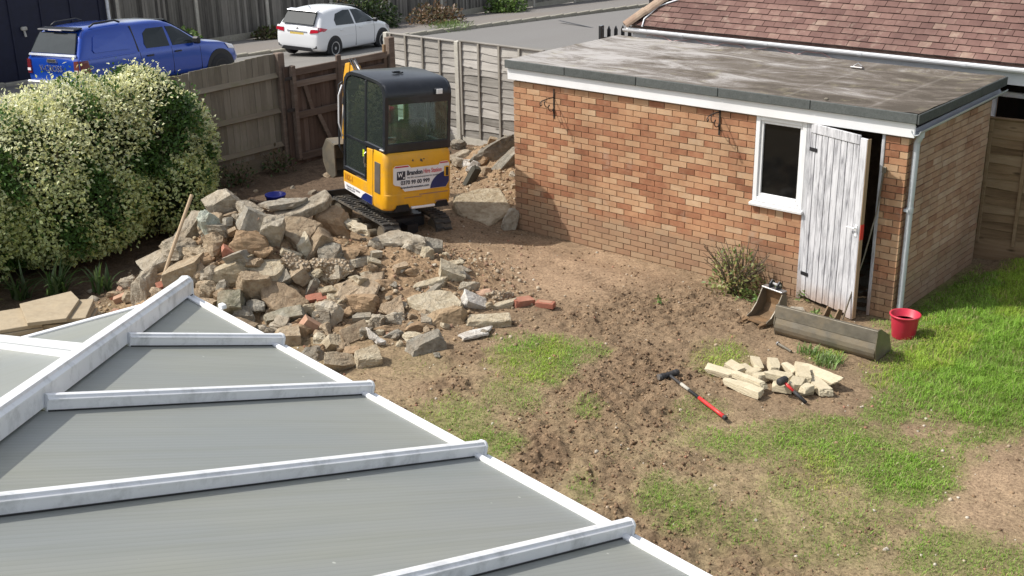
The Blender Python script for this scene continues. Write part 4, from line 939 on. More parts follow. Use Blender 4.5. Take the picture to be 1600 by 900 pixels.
def hatchback(name, label, paint, loc, rot, plate=True):
    t = thing(name, label, 'car', loc, rot)
    W_ = [(0.0, .42, .60, .72, .62, .64, .56), (.03, .30, .76, .90, .76, .78, .66), (.12, .25, .88, 1.02, .83, .83, .69), (.25, .22, .93, 1.23, .85, .845, .66), (.42, .20, .945, 1.42, .862, .85, .61), (.62, .20, .945, 1.475, .868, .855, .60),
          (1.1, .20, .94, 1.51, .872, .86, .61), (1.7, .20, .93, 1.518, .875, .86, .61), (2.3, .20, .92, 1.47, .875, .86, .60), (2.75, .20, .91, 1.27, .875, .86, .63), (3.1, .20, .90, 1.04, .87, .85, .70), (3.25, .21, .88, .985, .868, .845, .74),
          (3.7, .22, .80, .91, .85, .80, .68), (4.02, .25, .68, .78, .75, .70, .58), (4.18, .30, .55, .63, .60, .58, .50), (4.245, .38, .50, .56, .48, .48, .40)]
    B = Body(W_); B.build('body', MAT[paint], t)
    for sg in (-1, 1):
        B.side_panel([(.92, 1.00), (1.86, .975), (1.80, 1.40), (1.52, 1.415), (1.05, 1.33), (.90, 1.16)], 'side_window', MAT['car_glass'], t, sg, .010)
        B.side_panel([(1.95, .975), (2.98, .965), (2.93, 1.02), (2.58, 1.27), (2.25, 1.385), (1.89, 1.405)], 'side_window', MAT['car_glass'], t, sg, .010)
        B.side_panel([(.05, .84), (.30, .87), (.44, .93), (.20, .98), (.07, 1.0)], 'tail_lamp', MAT['tail_red'], t, sg, .014)
        slab_poly([(.03, sg * .50, .80), (.04, sg * .80, .84), (.055, sg * .80, .92), (.05, sg * .52, .915)], (-1, 0, .2), .03, 'tail_lamp', MAT['tail_red'], t)
        slab_poly([(.05, sg * .52, .92), (.055, sg * .79, .925), (.08, sg * .77, .985), (.075, sg * .58, .97)], (-1, 0, .4), .028, 'tail_lamp', MAT['tail_clear'], t)
        B.side_panel([(1.0, .66), (1.88, .66), (1.88, .672), (1.0, .672)], 'crease', MAT[paint], t, sg, .006)
        for x in (1.0, 2.02): B.side_panel([(x + .08, .83), (x + .26, .83), (x + .26, .855), (x + .08, .855)], 'door_handle', MAT[paint], t, sg, .03, .03)
        for x in (1.90, 2.92): B.side_panel([(x, .30), (x + .008, .30), (x + .008, .93), (x, .93)], 'door_gap', MAT['trim_black'], t, sg, .0045)
        m = MB(); m.box((2.86, sg * .95, 1.02), (.12, .17, .13), bev=.035); m.build('wing_mirror', MAT['trim_black'], t, bevel=.01)
        B.side_panel([(3.75, .66), (4.06, .58), (4.02, .70), (3.70, .80)], 'headlamp', MAT['tail_clear'], t, sg, .01)
        slab_poly([(.055, sg * .60, .34), (.055, sg * .74, .36), (.055, sg * .74, .44), (.055, sg * .62, .43)], (-1, 0, 0), .03, 'fog_lamp', MAT['trim_black'], t)
        for x in (.78, 3.38): wheel(t, x, sg * .80, .315, .21, 5, MAT['alloy']); arch(t, x, .33, .375, sg * .884)
    slab_poly([(.10, -.60, 1.04), (.10, .60, 1.04), (.365, .54, 1.39), (.365, -.54, 1.39)], (-1, 0, .7), .055, 'rear_window', MAT['car_glass'], t)
    slab_poly([(2.36, -.52, 1.47), (2.36, .52, 1.47), (3.06, .66, 1.07), (3.06, -.66, 1.07)], (.6, 0, 1), .02, 'windscreen', MAT['car_glass'], t)
    m = MB(); m.box((.37, 0, 1.452), (.20, 1.14, .03), rot=(0, -.16, 0), bev=.012); m.build('spoiler', MAT[paint], t)
    slab_poly([(.035, -.62, .26), (.035, .62, .26), (.02, .52, .37), (.02, -.52, .37)], (-1, 0, 0), .03, 'lower_bumper', MAT['trim_black'], t)
    if plate:
        slab_poly([(.022, -.26, .70), (.022, .26, .70), (.022, .26, .81), (.022, -.26, .81)], (-1, 0, .1), .014, 'number_plate', MAT['plate_yellow'], t)
        slab_poly([(.03, -.38, .825), (.03, .38, .825), (.04, .38, .855), (.04, -.38, .855)], (-1, 0, .2), .03, 'tailgate_trim', MAT['chrome'], t)
        m = MB(); m.lathe([(.03, -.008), (.042, -.008), (.042, .008), (.03, .008), (.03, -.008)], 20, Matrix.Translation((.045, 0, .92)) @ Matrix.Rotation(R(78), 4, 'Y')); m.box((.04, 0, .92), (.012, .05, .012)); m.build('badge', MAT['chrome'], t)
        m = MB(); m.tube([(.10, .02, 1.05), (.115, .02, 1.06)], .02, 10); m.tube([(.085, .0, 1.07), (.09, .22, 1.085), (.13, .46, 1.12)], .011, 6); m.build('wiper', MAT['trim_black'], t)
        m = MB(); m.tube([(.72, 0, 1.49), (.62, 0, 1.56)], .008, 6); m.build('aerial', MAT['trim_black'], t)
    return t
hatchback('hatchback_car', 'white hatchback with red tail lamps parked outside the dark wooden gate', 'car_white', (-24.653, 12.156, -1.4434), (.0296, .0423, 1.7774))
hatchback('parked_car', 'dark car at the top edge by the road, only its lower corner showing', 'car_black', (-23.0, 30.2, -2.06), (0, .04, 1.72), False)

# pick-up with a canopy
pk = thing('pickup_truck', 'blue double-cab pickup with a matching canopy parked beyond the hedge', 'pickup', (-21.072, 2.113, -.80), (-.035, .030, 1.7249))
P_ = [(0.0, .55, .86, 1.00, .78, .82, .76), (.02, .46, 1.02, 1.14, .88, .90, .84), (.10, .40, 1.08, 1.30, .91, .915, .82), (.32, .38, 1.10, 1.74, .92, .92, .72), (.46, .38, 1.10, 1.80, .925, .92, .70), (1.0, .38, 1.10, 1.835, .93, .92, .70), (1.72, .38, 1.10, 1.83, .93, .92, .70),
      (1.80, .38, 1.10, 1.80, .93, .92, .69), (2.55, .38, 1.09, 1.80, .93, .92, .67), (3.0, .38, 1.08, 1.73, .93, .92, .66), (3.45, .38, 1.08, 1.46, .93, .92, .68), (3.85, .38, 1.08, 1.19, .93, .91, .76), (4.05, .38, 1.06, 1.15, .93, .90, .80), (4.65, .40, .99, 1.08, .92, .87, .76), (5.0, .44, .86, .95, .84, .80, .70), (5.15, .48, .72, .80, .72, .70, .60), (5.2, .52, .66, .72, .64, .62, .5)]
PB = Body(P_); PB.build('body', MAT['car_blue'], pk)
for sg in (-1, 1):
    pn = PB.side_panel([(.50, 1.24), (1.52, 1.22), (1.58, 1.28), (1.50, 1.60), (1.42, 1.64), (.66, 1.62), (.58, 1.58), (.46, 1.30)], 'canopy_panel', MAT['car_blue'], pk, sg, .022)
    PB.side_panel([(.06, 1.10), (1.70, 1.10), (1.70, 1.135), (.08, 1.135)], 'canopy_rail', MAT['car_blue'], pk, sg, .022, .02)
    PB.side_panel([(1.74, 1.12), (1.79, 1.12), (1.74, 1.72), (1.70, 1.72)], 'canopy_gap', MAT['trim_black'], pk, sg, .004)
    PB.side_panel([(1.80, .48), (1.815, .48), (1.80, 1.10), (1.785, 1.10)], 'bed_gap', MAT['trim_black'], pk, sg, .004)
    PB.side_panel([(2.02, 1.17), (2.74, 1.15), (2.72, 1.60), (2.20, 1.61), (2.04, 1.52), (1.98, 1.28)], 'side_window', MAT['car_glass'], pk, sg, .010)
    PB.side_panel([(2.84, 1.15), (3.66, 1.13), (3.62, 1.20), (3.24, 1.48), (3.02, 1.58), (2.80, 1.60)], 'side_window', MAT['car_glass'], pk, sg, .010)
    for x in (1.98, 2.86): PB.side_panel([(x, .98), (x + .2, .98), (x + .2, 1.015), (x, 1.015)], 'door_handle', MAT['trim_black'], pk, sg, .03, .03)
    for x in (2.78, 3.70): PB.side_panel([(x, .48), (x + .01, .48), (x + .01, 1.12), (x, 1.12)], 'door_gap', MAT['trim_black'], pk, sg, .004)
    m = MB(); m.box((3.52, sg * 1.02, 1.20), (.13, .22, .18), bev=.04); m.build('wing_mirror', MAT['trim_black'], pk, bevel=.012)
    PB.side_panel([(.03, .78), (.26, .80), (.30, .86), (.26, 1.12), (.05, 1.11)], 'tail_lamp', MAT['tail_dark'], pk, sg, .016)
    slab_poly([(.01, sg * .74, .78), (.02, sg * .89, .78), (.03, sg * .88, 1.11), (.02, sg * .76, 1.10)], (-1, 0, .15), .03, 'tail_lamp', MAT['tail_dark'], pk)
    slab_poly([(.005, sg * .76, .84), (.005, sg * .87, .84), (.012, sg * .87, .90), (.012, sg * .77, .90)], (-1, 0, .15), .034, 'reflector', MAT['tail_clear'], pk)
    PB.side_panel([(4.72, .86), (5.05, .80), (5.0, .92), (4.62, 1.00)], 'headlamp', MAT['tail_clear'], pk, sg, .01)
    m = MB(); m.tube([(.62, sg * .66, 1.80), (.75, sg * .67, 1.865), (1.35, sg * .67, 1.885), (1.50, sg * .66, 1.83)], .024, 8); m.build('roof_rail', MAT['trim_black'], pk, True)
    for x in (1.24, 4.35):
        wheel(pk, x, sg * .845, .385, .25, 6, MAT['trim_black']); a_ = arch(pk, x, .42, .47, sg * .942)
slab_poly([(.075, -.76, 1.25), (.075, .76, 1.25), (.22, .68, 1.56), (.30, .62, 1.69), (.30, -.62, 1.69), (.22, -.68, 1.56)], (-1, 0, .40), .03, 'rear_window', MAT['car_glass'], pk)
slab_poly([(.045, -.80, 1.185), (.045, .80, 1.185), (.065, .79, 1.235), (.065, -.79, 1.235)], (-1, 0, .3), .045, 'window_trim', MAT['chrome'], pk)
m = MB(); m.box((.34, 0, 1.775), (.26, 1.28, .04), rot=(0, -.12, 0), bev=.018); m.build('spoiler', MAT['car_black'], pk)
m = MB(); m.box((.205, 0, 1.760), (.02, .46, .022)); m.build('brake_lamp', MAT['tail_clear'], pk)
slab_poly([(.01, -.17, 1.05), (.01, .17, 1.05), (.014, .15, 1.13), (.014, -.15, 1.13)], (-1, 0, 0), .03, 'tailgate_handle', MAT['chrome'], pk)
slab_poly([(.005, -.13, 1.072), (.005, .13, 1.072), (.009, .12, 1.11), (.009, -.12, 1.11)], (-1, 0, 0), .03, 'handle_recess', MAT['trim_black'], pk)
text_mesh('tailgate_lettering', 'V-CROSS', .20, MAT['chrome'], pk, (-.022, .44, .85), (R(90), 0, R(-90)), ext=.006)
m = MB(); m.box((-.05, 0, .56), (.16, 1.66, .16), bev=.03); m.build('rear_bumper', MAT['chrome'], pk)
slab_poly([(2.95, -.56, 1.74), (2.95, .56, 1.74), (3.80, .72, 1.21), (3.80, -.72, 1.21)], (.6, 0, 1), .02, 'windscreen', MAT['car_glass'], pk)
# ---------------------------------------------------------------- mini digger
dg = thing('mini_digger', 'yellow mini digger with a black glazed cab and a hire company sign across its back', 'digger', (-5.801, -1.448, -.066), (.0576, -.0181, 2.8605))
Yl, Bk = MAT['digger_yellow'], MAT['digger_black']
# undercarriage
for sg in (-1, 1):
    tr = MB(); yc = sg * .375; x0, x1, r = .16, 1.46, .17; n = 10; loop = []
    for k in range(n + 1): a = math.pi / 2 + math.pi * k / n; loop.append((x0 + r * math.cos(a), r + .01 + r * math.sin(a)))
    for k in range(n + 1): a = -math.pi / 2 + math.pi * k / n; loop.append((x1 + r * math.cos(a), r + .01 + r * math.sin(a)))
    inn = [(x0 + (x - x0) * (.84 if x < x0 else 1) if x < x0 else (x1 + (x - x1) * .84 if x > x1 else x), r + .01 + (z - r - .01) * .84) for x, z in loop]
    L = len(loop); vs = [(x, yc - .115, z) for x, z in loop] + [(x, yc + .115, z) for x, z in loop] + [(x, yc - .115, z) for x, z in inn] + [(x, yc + .115, z) for x, z in inn]; fs = []
    for k in range(L):
        j = (k + 1) % L; fs += [(k, j, L + j, L + k), (2 * L + k, 3 * L + k, 3 * L + j, 2 * L + j), (k, 2 * L + k, 2 * L + j, j), (L + k, L + j, 3 * L + j, 3 * L + k)]
    tr.add(vs, fs); tk = tr.build('track', MAT['track_rubber'], dg)
    cl_m = MB(); per = 2 * (x1 - x0) + 2 * math.pi * r; nc = 46
    for k in range(nc):
        d = per * k / nc
        if d < x1 - x0: p_, ang = (x0 + d, 2 * r + .01), 0
        elif d < x1 - x0 + math.pi * r: a = (d - (x1 - x0)) / r; p_, ang = (x1 + r * math.sin(a), r + .01 + r * math.cos(a)), a
        elif d < 2 * (x1 - x0) + math.pi * r: p_, ang = (x1 - (d - (x1 - x0) - math.pi * r), .01), math.pi
        else: a = (d - 2 * (x1 - x0) - math.pi * r) / r; p_, ang = (x0 - r * math.sin(a), r + .01 - r * math.cos(a)), math.pi + a
        for (oy, ox) in ((-.058, -.008), (.058, .008)): cl_m.box((p_[0] + ox * math.cos(ang), yc + oy, p_[1] - ox * math.sin(ang)), (.030, .108, .036), rot=(0, ang, 0), bev=.006)
    tag(cl_m.build('tread', MAT['track_rubber'], tk), kind='stuff')
    for x, rr_ in ((x0, .13), (x1, .13), (.55, .06), (.81, .06), (1.08, .06)):
        m = MB(); m.lathe([(0, -.08), (rr_, -.08), (rr_, .08), (0, .08)], 16, Matrix.Translation((x, yc, .18 if rr_ > .1 else .085)) @ Matrix.Rotation(R(90), 4, 'X')); m.build('roller', MAT['steel_worn'], tk)
m = MB(); m.box((.81, 0, .25), (1.0, .55, .18), bev=.03); m.box((.81, 0, .19), (1.3, .16, .14)); m.build('chassis', Bk, dg)
m = MB(); m.lathe([(0, .33), (.30, .33), (.30, .46), (0, .46)], 24, Matrix.Translation((.81, 0, 0))); m.build('slew_ring', MAT['steel_worn'], dg)
m = MB(); m.prism([(1.98, -.5, .06), (2.02, -.5, .03), (2.05, -.5, .12), (2.03, -.5, .30), (1.99, -.5, .30), (2.01, -.5, .14)], (0, 1.0, 0)); m.box((1.75, .28, .18), (.55, .07, .08)); m.box((1.75, -.28, .18), (.55, .07, .08)); m.build('dozer_blade', Bk, dg, bevel=.006)
# upper body: counterweight, side panels, sill
W_ = .49
m = MB(); zt = 1.27
prof = [(.0, .56), (-.012, .66), (-.006, .74), (.0, .80), (.01, 1.05), (.012, 1.20), (.035, zt), (.34, zt), (.34, .50), (.06, .50)]
def rear_outline(z0, z1, inset):                  # plan of the rounded tail
    pts = []
    for sg in (-1, 1):
        rng_ = range(7) if sg < 0 else range(6, -1, -1)
        for k in rng_:
            a = math.pi / 2 * k / 6; rr_ = .10; pts.append((inset + rr_ - rr_ * math.sin(a) if True else 0, sg * (W_ - rr_ + rr_ * math.cos(a))))
    pts = [(.34, -W_)] + pts + [(.34, W_)]
    return pts
levels = [(.53, .035, .975), (.56, .006, .995), (.66, -.012, 1.), (.735, -.010, 1.), (.745, .0, 1.), (1.10, .008, 1.), (1.20, .014, .995), (1.25, .03, .985), (1.27, .05, .97)]
rings = []
for z, ins, sc in levels: rings.append([(x, y * sc, z) for x, y in rear_outline(0, 0, ins)])
n = len(rings[0]); vs = [v for r_ in rings for v in r_]; fs = []
for i in range(len(rings) - 1):
    for k in range(n): fs.append((i * n + k, i * n + (k + 1) % n, (i + 1) * n + (k + 1) % n, (i + 1) * n + k))
fs += [tuple(range(n))[::-1], tuple(range((len(rings) - 1) * n, len(rings) * n))]
m.add(vs, fs); cw = m.build('counterweight', Yl, dg, smooth=False)
cw.data.polygons.foreach_set('use_smooth', [len(p.vertices) == 4 for p in cw.data.polygons])
es = cw.modifiers.new('edges', 'EDGE_SPLIT'); es.split_angle = R(25)
for y0, y1 in ((.17, .33), (-.40, -.26)):
    m = MB(); m.prism([(-.02, y0 - .03, .515), (-.02, y1 + .03, .515), (-.02, y1, .60), (-.02, y0, .60)], (.12, 0, 0)); m.build('lashing_recess', MAT['dark'], dg)
m = MB(); m.box((-.0125, -.20, .715), (.006, .42, .012)); m.box((-.013, .10, .69), (.005, .25, .008)); m.box((-.0125, -.31, .60), (.006, .16, .018)); m.build('scuff', MAT['con_pink'], cw)
m = MB(); m.tube([(-.004, .12, .548), (-.006, -.05, .545), (-.005, -.22, .547)], .018, 8); m.build('scuffed_lip', MAT['sticker_white'], cw)
for sg in (-1, 1):
    y = sg * (W_ - .02)
    m = MB(); m.prism([(.345, y, .53), (1.16, y, .56), (1.20, y, .66), (1.20, y, .80), (.52, y, .80), (.52, y, 1.255), (.345, y, 1.265)], (0, sg * .02, 0)); m.build('side_panel', Yl, dg, bevel=.008)
    m = MB(); m.box((.215, sg * (W_ + .004), .93), (.15, .008, .40), bev=.003); m.build('air_grille', MAT['digger_grille'], dg)
    m = MB(); m.box((.345, sg * (W_ + .0005), .9), (.006, .004, .74)); m.build('panel_gap', MAT['dark'], dg)
    st_ = MB().prism([(.36, sg * (W_ + .001), .535), (1.15, sg * (W_ + .001), .565), (1.17, sg * (W_ + .001), .66), (.36, sg * (W_ + .001), .655)], (0, sg * .002, 0)).build('side_sticker', MAT['sticker_white'], dg)
    MB().prism([(.362, sg * (W_ + .0035), .538), (.68, sg * (W_ + .0035), .55), (.62, sg * (W_ + .0035), .61), (.54, sg * (W_ + .0035), .652), (.362, sg * (W_ + .0035), .650)], (0, sg * .002, 0)).build('sticker_swoosh', MAT['sticker_navy'], st_)
text_mesh('model_lettering', '18Z-1', .105, plain('orange_ink', (.42, .14, .01), .5), dg, (1.16, W_ + .002, .70), (R(90), 0, R(180)), bold=.002)
text_mesh('sticker_lettering', 'Brandon Hire Station', .046, MAT['ink'], dg, (1.10, W_ + .004, .605), (R(90), 0, R(180)))
text_mesh('sticker_lettering', '0370 99 00 999', .036, MAT['ink'], dg, (1.08, W_ + .004, .572), (R(90), 0, R(180)))
m = MB(); m.box((.75, 0, .60), (.85, .92, .12)); m.build('deck', Bk, dg)
# sign on the tail: white plate with cut corners, red bars, navy sweep, handle
SX = -.0125
def sg_(y, z): return (SX + (.010 if z > .8 else 0) + .0 + (.03 * (z - .745) / .5 if z > .745 else 0), y, z)
def signpoly(pts, th, name, mat, parent=dg, off=0.):
    q = [Vector((SX + .014 + .016 * (z - .745) - off, y, z)) for y, z in pts]; return MB().prism(q, (-th, 0, 0)).build(name, mat, parent)
frame = [(.385, 1.085), (.355, 1.115), (.17, 1.115), (.13, 1.075), (-.27, 1.075), (-.30, 1.115), (-.40, 1.115), (-.43, 1.085), (-.43, .845), (-.38, .775), (.22, .775), (.29, .85), (.36, .865), (.385, .89)]
def grow(p, k): return [(y * k - .0, .945 + (z - .945) * (k + .03)) for y, z in p]
sp_ = signpoly(grow(frame, 1.035), .010, 'sign_frame', Yl, cw)
sp_ = signpoly(frame, .003, 'hire_sign', MAT['sticker_white'], cw, .0105)
signpoly([(.370, 1.090), (.355, 1.108), (.175, 1.108), (.160, 1.090)], .002, 'sign_bar', MAT['sticker_red'], sp_, .014)
signpoly([(-.285, 1.092), (-.30, 1.109), (-.40, 1.109), (-.418, 1.092)], .002, 'sign_bar', MAT['sticker_red'], sp_, .014)
sw = [(-.15, .778)] + [(-.15 - .28 * (1 - math.cos(a)) , .778 + .215 * math.sin(a)) for a in [math.pi / 2 * k / 8 for k in range(1, 9)]] + [(-.427, 1.00), (-.427, .846), (-.378, .778)]
signpoly(sw, .002, 'sign_sweep', MAT['sticker_navy'], sp_, .014)
signpoly([(.335, 1.04), (.215, 1.04), (.215, .93), (.335, .93)], .002, 'sign_logo', MAT['ink'], sp_, .014)
signpoly([(.325, 1.03), (.305, .965), (.285, 1.0), (.268, .965), (.250, 1.03), (.262, 1.03), (.27, .99), (.285, 1.025), (.304, .99), (.313, 1.03)], .002, 'sign_logo_mark', MAT['sticker_white'], sp_, .0165)
signpoly([(.245, .945), (.225, .945), (.225, .965), (.245, .965)], .002, 'sign_logo_mark', MAT['sticker_white'], sp_, .0165)
tz = lambda z: SX + .014 + .016 * (z - .745) - .0175
for body, size, mat, y, z, bold, fw in (('Brandon', .085, 'ink', .195, .985, .0028, .225), ('Hire Station', .082, 'ink_red', -.045, .988, .001, .265), ("The UK's tool and equipment hire specialists", .028, 'ink', .19, .942, 0, .48), ('0370 99 00 999', .072, 'ink', .28, .866, .0018, .42), ('brandonhirestation.com', .038, 'ink', .28, .815, .0008, .41)):
    text_mesh('sign_lettering', body, size, MAT[mat], sp_, (tz(z), y, z), (R(90), 0, R(-90)), bold=bold, fit=fw)
m = MB(); m.box((SX - .004, -.385, .985), (.03, .065, .135), bev=.008); m.build('panel_handle', Yl, cw); m = MB(); m.box((SX - .018, -.385, .985), (.008, .042, .112), bev=.003); m.build('handle_recess', Bk, cw)
for (y, z, s) in ((.10, 1.165, .012), (-.02, 1.16, .016), (-.035, 1.145, .009), (-.06, 1.17, .008)):
    m = MB(); m.box((.005 + .02 * (z - 1.1), y, z), (.012, s * 1.2, s * 1.8), rot=(.5, 0, 0)); m.build('scratch', MAT['digger_grille'], cw)
# cab
cab = thing('cab', None, None, (0, 0, .114)); cab.parent = dg; cab.scale = (1, 1, .91)
def post(pts, w, name='pillar'):
    m = MB(); m.tube(pts, w, 8); return m.build(name, Bk, cab, True)
yw = .47
m = MB()
# roof: a rolled sheet over two side frames with rounded corners
ro = [(.058, 1.94), (.055, 2.06), (.075, 2.14), (.12, 2.20), (.19, 2.235), (.30, 2.252), (.75, 2.262), (1.03, 2.245), (1.13, 2.205), (1.20, 2.13), (1.228, 2.02), (1.235, 1.94)]
prs = []
for yy, dz, ins in ((-yw, -.045, .02), (-yw + .012, -.012, .004), (-yw + .05, 0, 0), (yw - .05, 0, 0), (yw - .012, -.012, .004), (yw, -.045, .02)):
    prs.append([(min(max(x, .055 + ins), 1.235 - ins), yy, (z + dz if z > 2.1 else z)) for x, z in ro])
n = len(ro); vs = [v for r_ in prs for v in r_]; fs = [(i * n + k, i * n + k + 1, (i + 1) * n + k + 1, (i + 1) * n + k) for i in range(len(prs) - 1) for k in range(n - 1)]
m.add(vs, fs); rf = m.build('cab_roof', Bk, cab); rf.data.polygons.foreach_set('use_smooth', [True] * len(rf.data.polygons))
so_ = rf.modifiers.new('thick', 'SOLIDIFY'); so_.thickness = .02; so_.offset = -1
es = rf.modifiers.new('edges', 'EDGE_SPLIT'); es.split_angle = R(50)
for sg in (-1, 1):
    y = sg * (yw - .02)
    outl = [(.055, 1.27)] + [(x, z - .012) for x, z in ro] + [(1.235, .77)]
    inl = [(.118, 1.33), (.118, 2.0), (.135, 2.09), (.175, 2.15), (.24, 2.185), (.33, 2.198), (.40, 2.20), (.75, 2.205), (1.0, 2.19), (1.09, 2.15), (1.15, 2.09), (1.18, 2.0), (1.185, 1.9), (1.185, .77)]
    m = MB(); q0, q1 = (y - .022, y + .022); k_ = len(outl); V_ = [(x, yy, z) for yy in (q0, q1) for L_ in (outl, inl) for x, z in L_]
    F_ = []
    for i in range(k_ - 1): F_ += [(i, i + 1, k_ + i + 1, k_ + i), (2 * k_ + i, 3 * k_ + i, 3 * k_ + i + 1, 2 * k_ + i + 1), (i, 2 * k_ + i, 2 * k_ + i + 1, i + 1), (k_ + i, k_ + i + 1, 3 * k_ + i + 1, 3 * k_ + i)]
    m.add(V_, F_); m.build('side_frame', Bk, cab)
    m = MB(); m.box((.60, y, 1.73), (.05, .04, .92), bev=.008); m.build('door_pillar', Bk, cab)
    m = MB(); m.box((.34, y, 1.295), (.55, .05, .07), bev=.01); m.box((.90, y, .80), (.62, .05, .06), bev=.01); m.box((.60, y, 1.03), (.04, .045, .50), bev=.006); m.box((.90, y, 1.285), (.58, .03, .03)); m.build('side_rail', Bk, cab)
    m = MB(); m.box((.355, y + sg * .004, 1.75), (.46, .006, .86)); m.build('side_glass', MAT['cab_glass'], cab)
    m = MB(); m.box((.90, y + sg * .004, 1.74), (.56, .006, .88)); m.build('door_glass', MAT['cab_glass'], cab)
    m = MB(); m.box((.90, y + sg * .004, 1.05), (.56, .006, .45)); m.build('door_glass', MAT['cab_glass'], cab)
MB().box((.075, 0, 1.335), (.045, .90, .13), bev=.012).build('rear_rail', Bk, cab); MB().box((.078, 0, 2.02), (.045, .90, .07), bev=.012).build('rear_rail', Bk, cab)
m = MB(); m.box((.062, 0, 1.695), (.008, .84, .60)); m.build('rear_glass', MAT['cab_glass'], cab)
m = MB(); m.box((1.21, 0, 1.62), (.008, .84, .90)); m.build('front_glass', MAT['cab_glass'], cab)
m = MB(); m.box((1.205, 0, .92), (.03, .88, .28), bev=.01); m.build('front_rail', Bk, cab)
m = MB(); m.box((.05, -.28, 2.085), (.05, .11, .09), bev=.012); wl = m.build('work_lamp', Bk, cab); MB().box((.022, -.28, 2.088), (.012, .085, .07), bev=.004).build('lamp_lens', MAT['lamp_lens'], wl)
m = MB(); m.box((.6, -.02, 2.275), (.16, .03, .02), bev=.005); m.box((.55, .06, 2.285), (.05, .1, .03), bev=.008); m.build('roof_fitting', Bk, cab)
m = MB(); m.box((.42, 0, 1.16), (.40, .44, .12), bev=.04); m.box((.24, 0, 1.42), (.11, .42, .55), rot=(0, -.12, 0), bev=.04); m.box((.42, 0, .98), (.36, .40, .30)); m.build('seat', MAT['trim_black'], cab)
for sg in (-1, 1):
    m = MB(); m.box((.60, sg * .30, 1.22), (.34, .10, .10), bev=.02); m.tube([(.72, sg * .30, 1.25), (.75, sg * .30, 1.42)], .014, 8); m.lathe([(0, -.03), (.022, -.02), (.026, .02), (0, .045)], 10, Matrix.Translation((.755, sg * .30, 1.44))); m.build('control_lever', MAT['trim_black'], cab)
m = MB(); m.box((.8, 0, .84), (.8, .86, .03)); m.build('cab_floor', MAT['trim_black'], cab)
m = MB(); m.tube([(.56, yw + .005, 1.18), (.56, yw + .03, 1.16), (.575, yw + .03, 1.02), (.575, yw + .005, 1.0)], .009, 8); m.box((.585, yw + .004, .98), (.03, .02, .05)); m.build('door_handle', MAT['steel_shiny'], cab)
m = MB(); m.box((.66, yw - .008, 1.14), (.05, .004, .10)); m.build('door_sticker', plain('lime_sticker', (.45, .60, .02), .5), cab)
m = MB(); m.box((.12, yw + .008, 1.305), (.10, .035, .03), rot=(0, 0, .1), bev=.01); m.build('catch', MAT['steel_shiny'], cab)
m = MB(); m.tube([(1.24, yw, 1.0), (1.30, yw + .03, 1.1), (1.30, yw + .03, 2.0), (1.24, yw, 2.05)], .012, 8); m.build('grab_rail', Bk, cab, True)
m = MB(); m.tube([(1.24, yw + .01, 1.25), (1.27, yw + .05, 1.45), (1.27, yw + .05, 1.85), (1.25, yw + .01, 2.0)], .011, 8); m.build('mirror_arm', MAT['sticker_white'], cab, True)
# boom, dipper, bucket reaching forward
bm_ = thing('boom', None, None, (0, -.17, .06)); bm_.parent = dg; bm_.scale = (1, .72, .86)
def plate_arm(prof, y0, y1, name, mat, par=bm_, bev=.008):
    return MB().prism([(x, y0, z) for x, z in prof], (0, y1 - y0, 0)).build(name, mat, par, bevel=bev)
m = MB(); m.box((1.32, .0, .62), (.22, .26, .34), bev=.03); m.build('kingpost', Yl, bm_)
plate_arm([(1.30, .62), (1.42, .60), (1.68, 1.15), (1.98, 1.78), (2.28, 2.20), (2.24, 2.30), (2.12, 2.27), (1.80, 1.86), (1.50, 1.30), (1.30, .80)], -.07, .11, 'main_boom', Yl)
plate_arm([(2.16, 2.32), (2.30, 2.28), (2.36, 2.05), (2.42, 1.30), (2.40, .92), (2.32, .90), (2.28, 1.30), (2.20, 2.0)], -.03, .13, 'dipper', Yl)
m = MB(); m.tube([(1.46, .02, 1.42), (1.90, .02, 2.15)], .04, 10); m.tube([(1.90, .02, 2.15), (2.18, .02, 2.33)], .022, 10); m.build('boom_ram', MAT['steel_shiny'], bm_, True)
m = MB(); m.tube([(2.24, .12, 2.10), (2.36, .12, 1.60)], .035, 10); m.tube([(2.36, .12, 1.6), (2.43, .12, 1.02)], .02, 10); m.build('bucket_ram', MAT['steel_shiny'], bm_, True)
m = MB()
for yy in (-.02, .05, .10): m.tube([(1.42, yy, 1.0), (1.60, yy + .06, 1.65), (1.95, yy + .04, 2.2), (2.2, yy, 2.36), (2.38, yy, 2.0)], .014, 6)
m.build('hydraulic_hose', MAT['black_rubber'], bm_, True)
bk = thing('bucket', None, None, (0, -.19, .03)); bk.parent = dg
bp = [(2.20, .86), (2.46, .90), (2.58, .74), (2.56, .56), (2.44, .42), (2.24, .38), (2.14, .44)]
for y in (-.10, .33): MB().prism([(x, y, z) for x, z in bp], (0, .018, 0)).build('bucket_cheek', MAT['steel_worn'], bk)
m = MB(); q_ = [(2.20, .86), (2.46, .90), (2.58, .74), (2.56, .56), (2.44, .42), (2.24, .38)]
for (a, b_) in zip(q_, q_[1:]): m.prism([(a[0], -.10, a[1]), (b_[0], -.10, b_[1]), (b_[0] - .01, -.10, b_[1] + .014), (a[0] - .01, -.10, a[1] + .014)], (0, .44, 0))
m.build('bucket_shell', MAT['steel_worn'], bk)
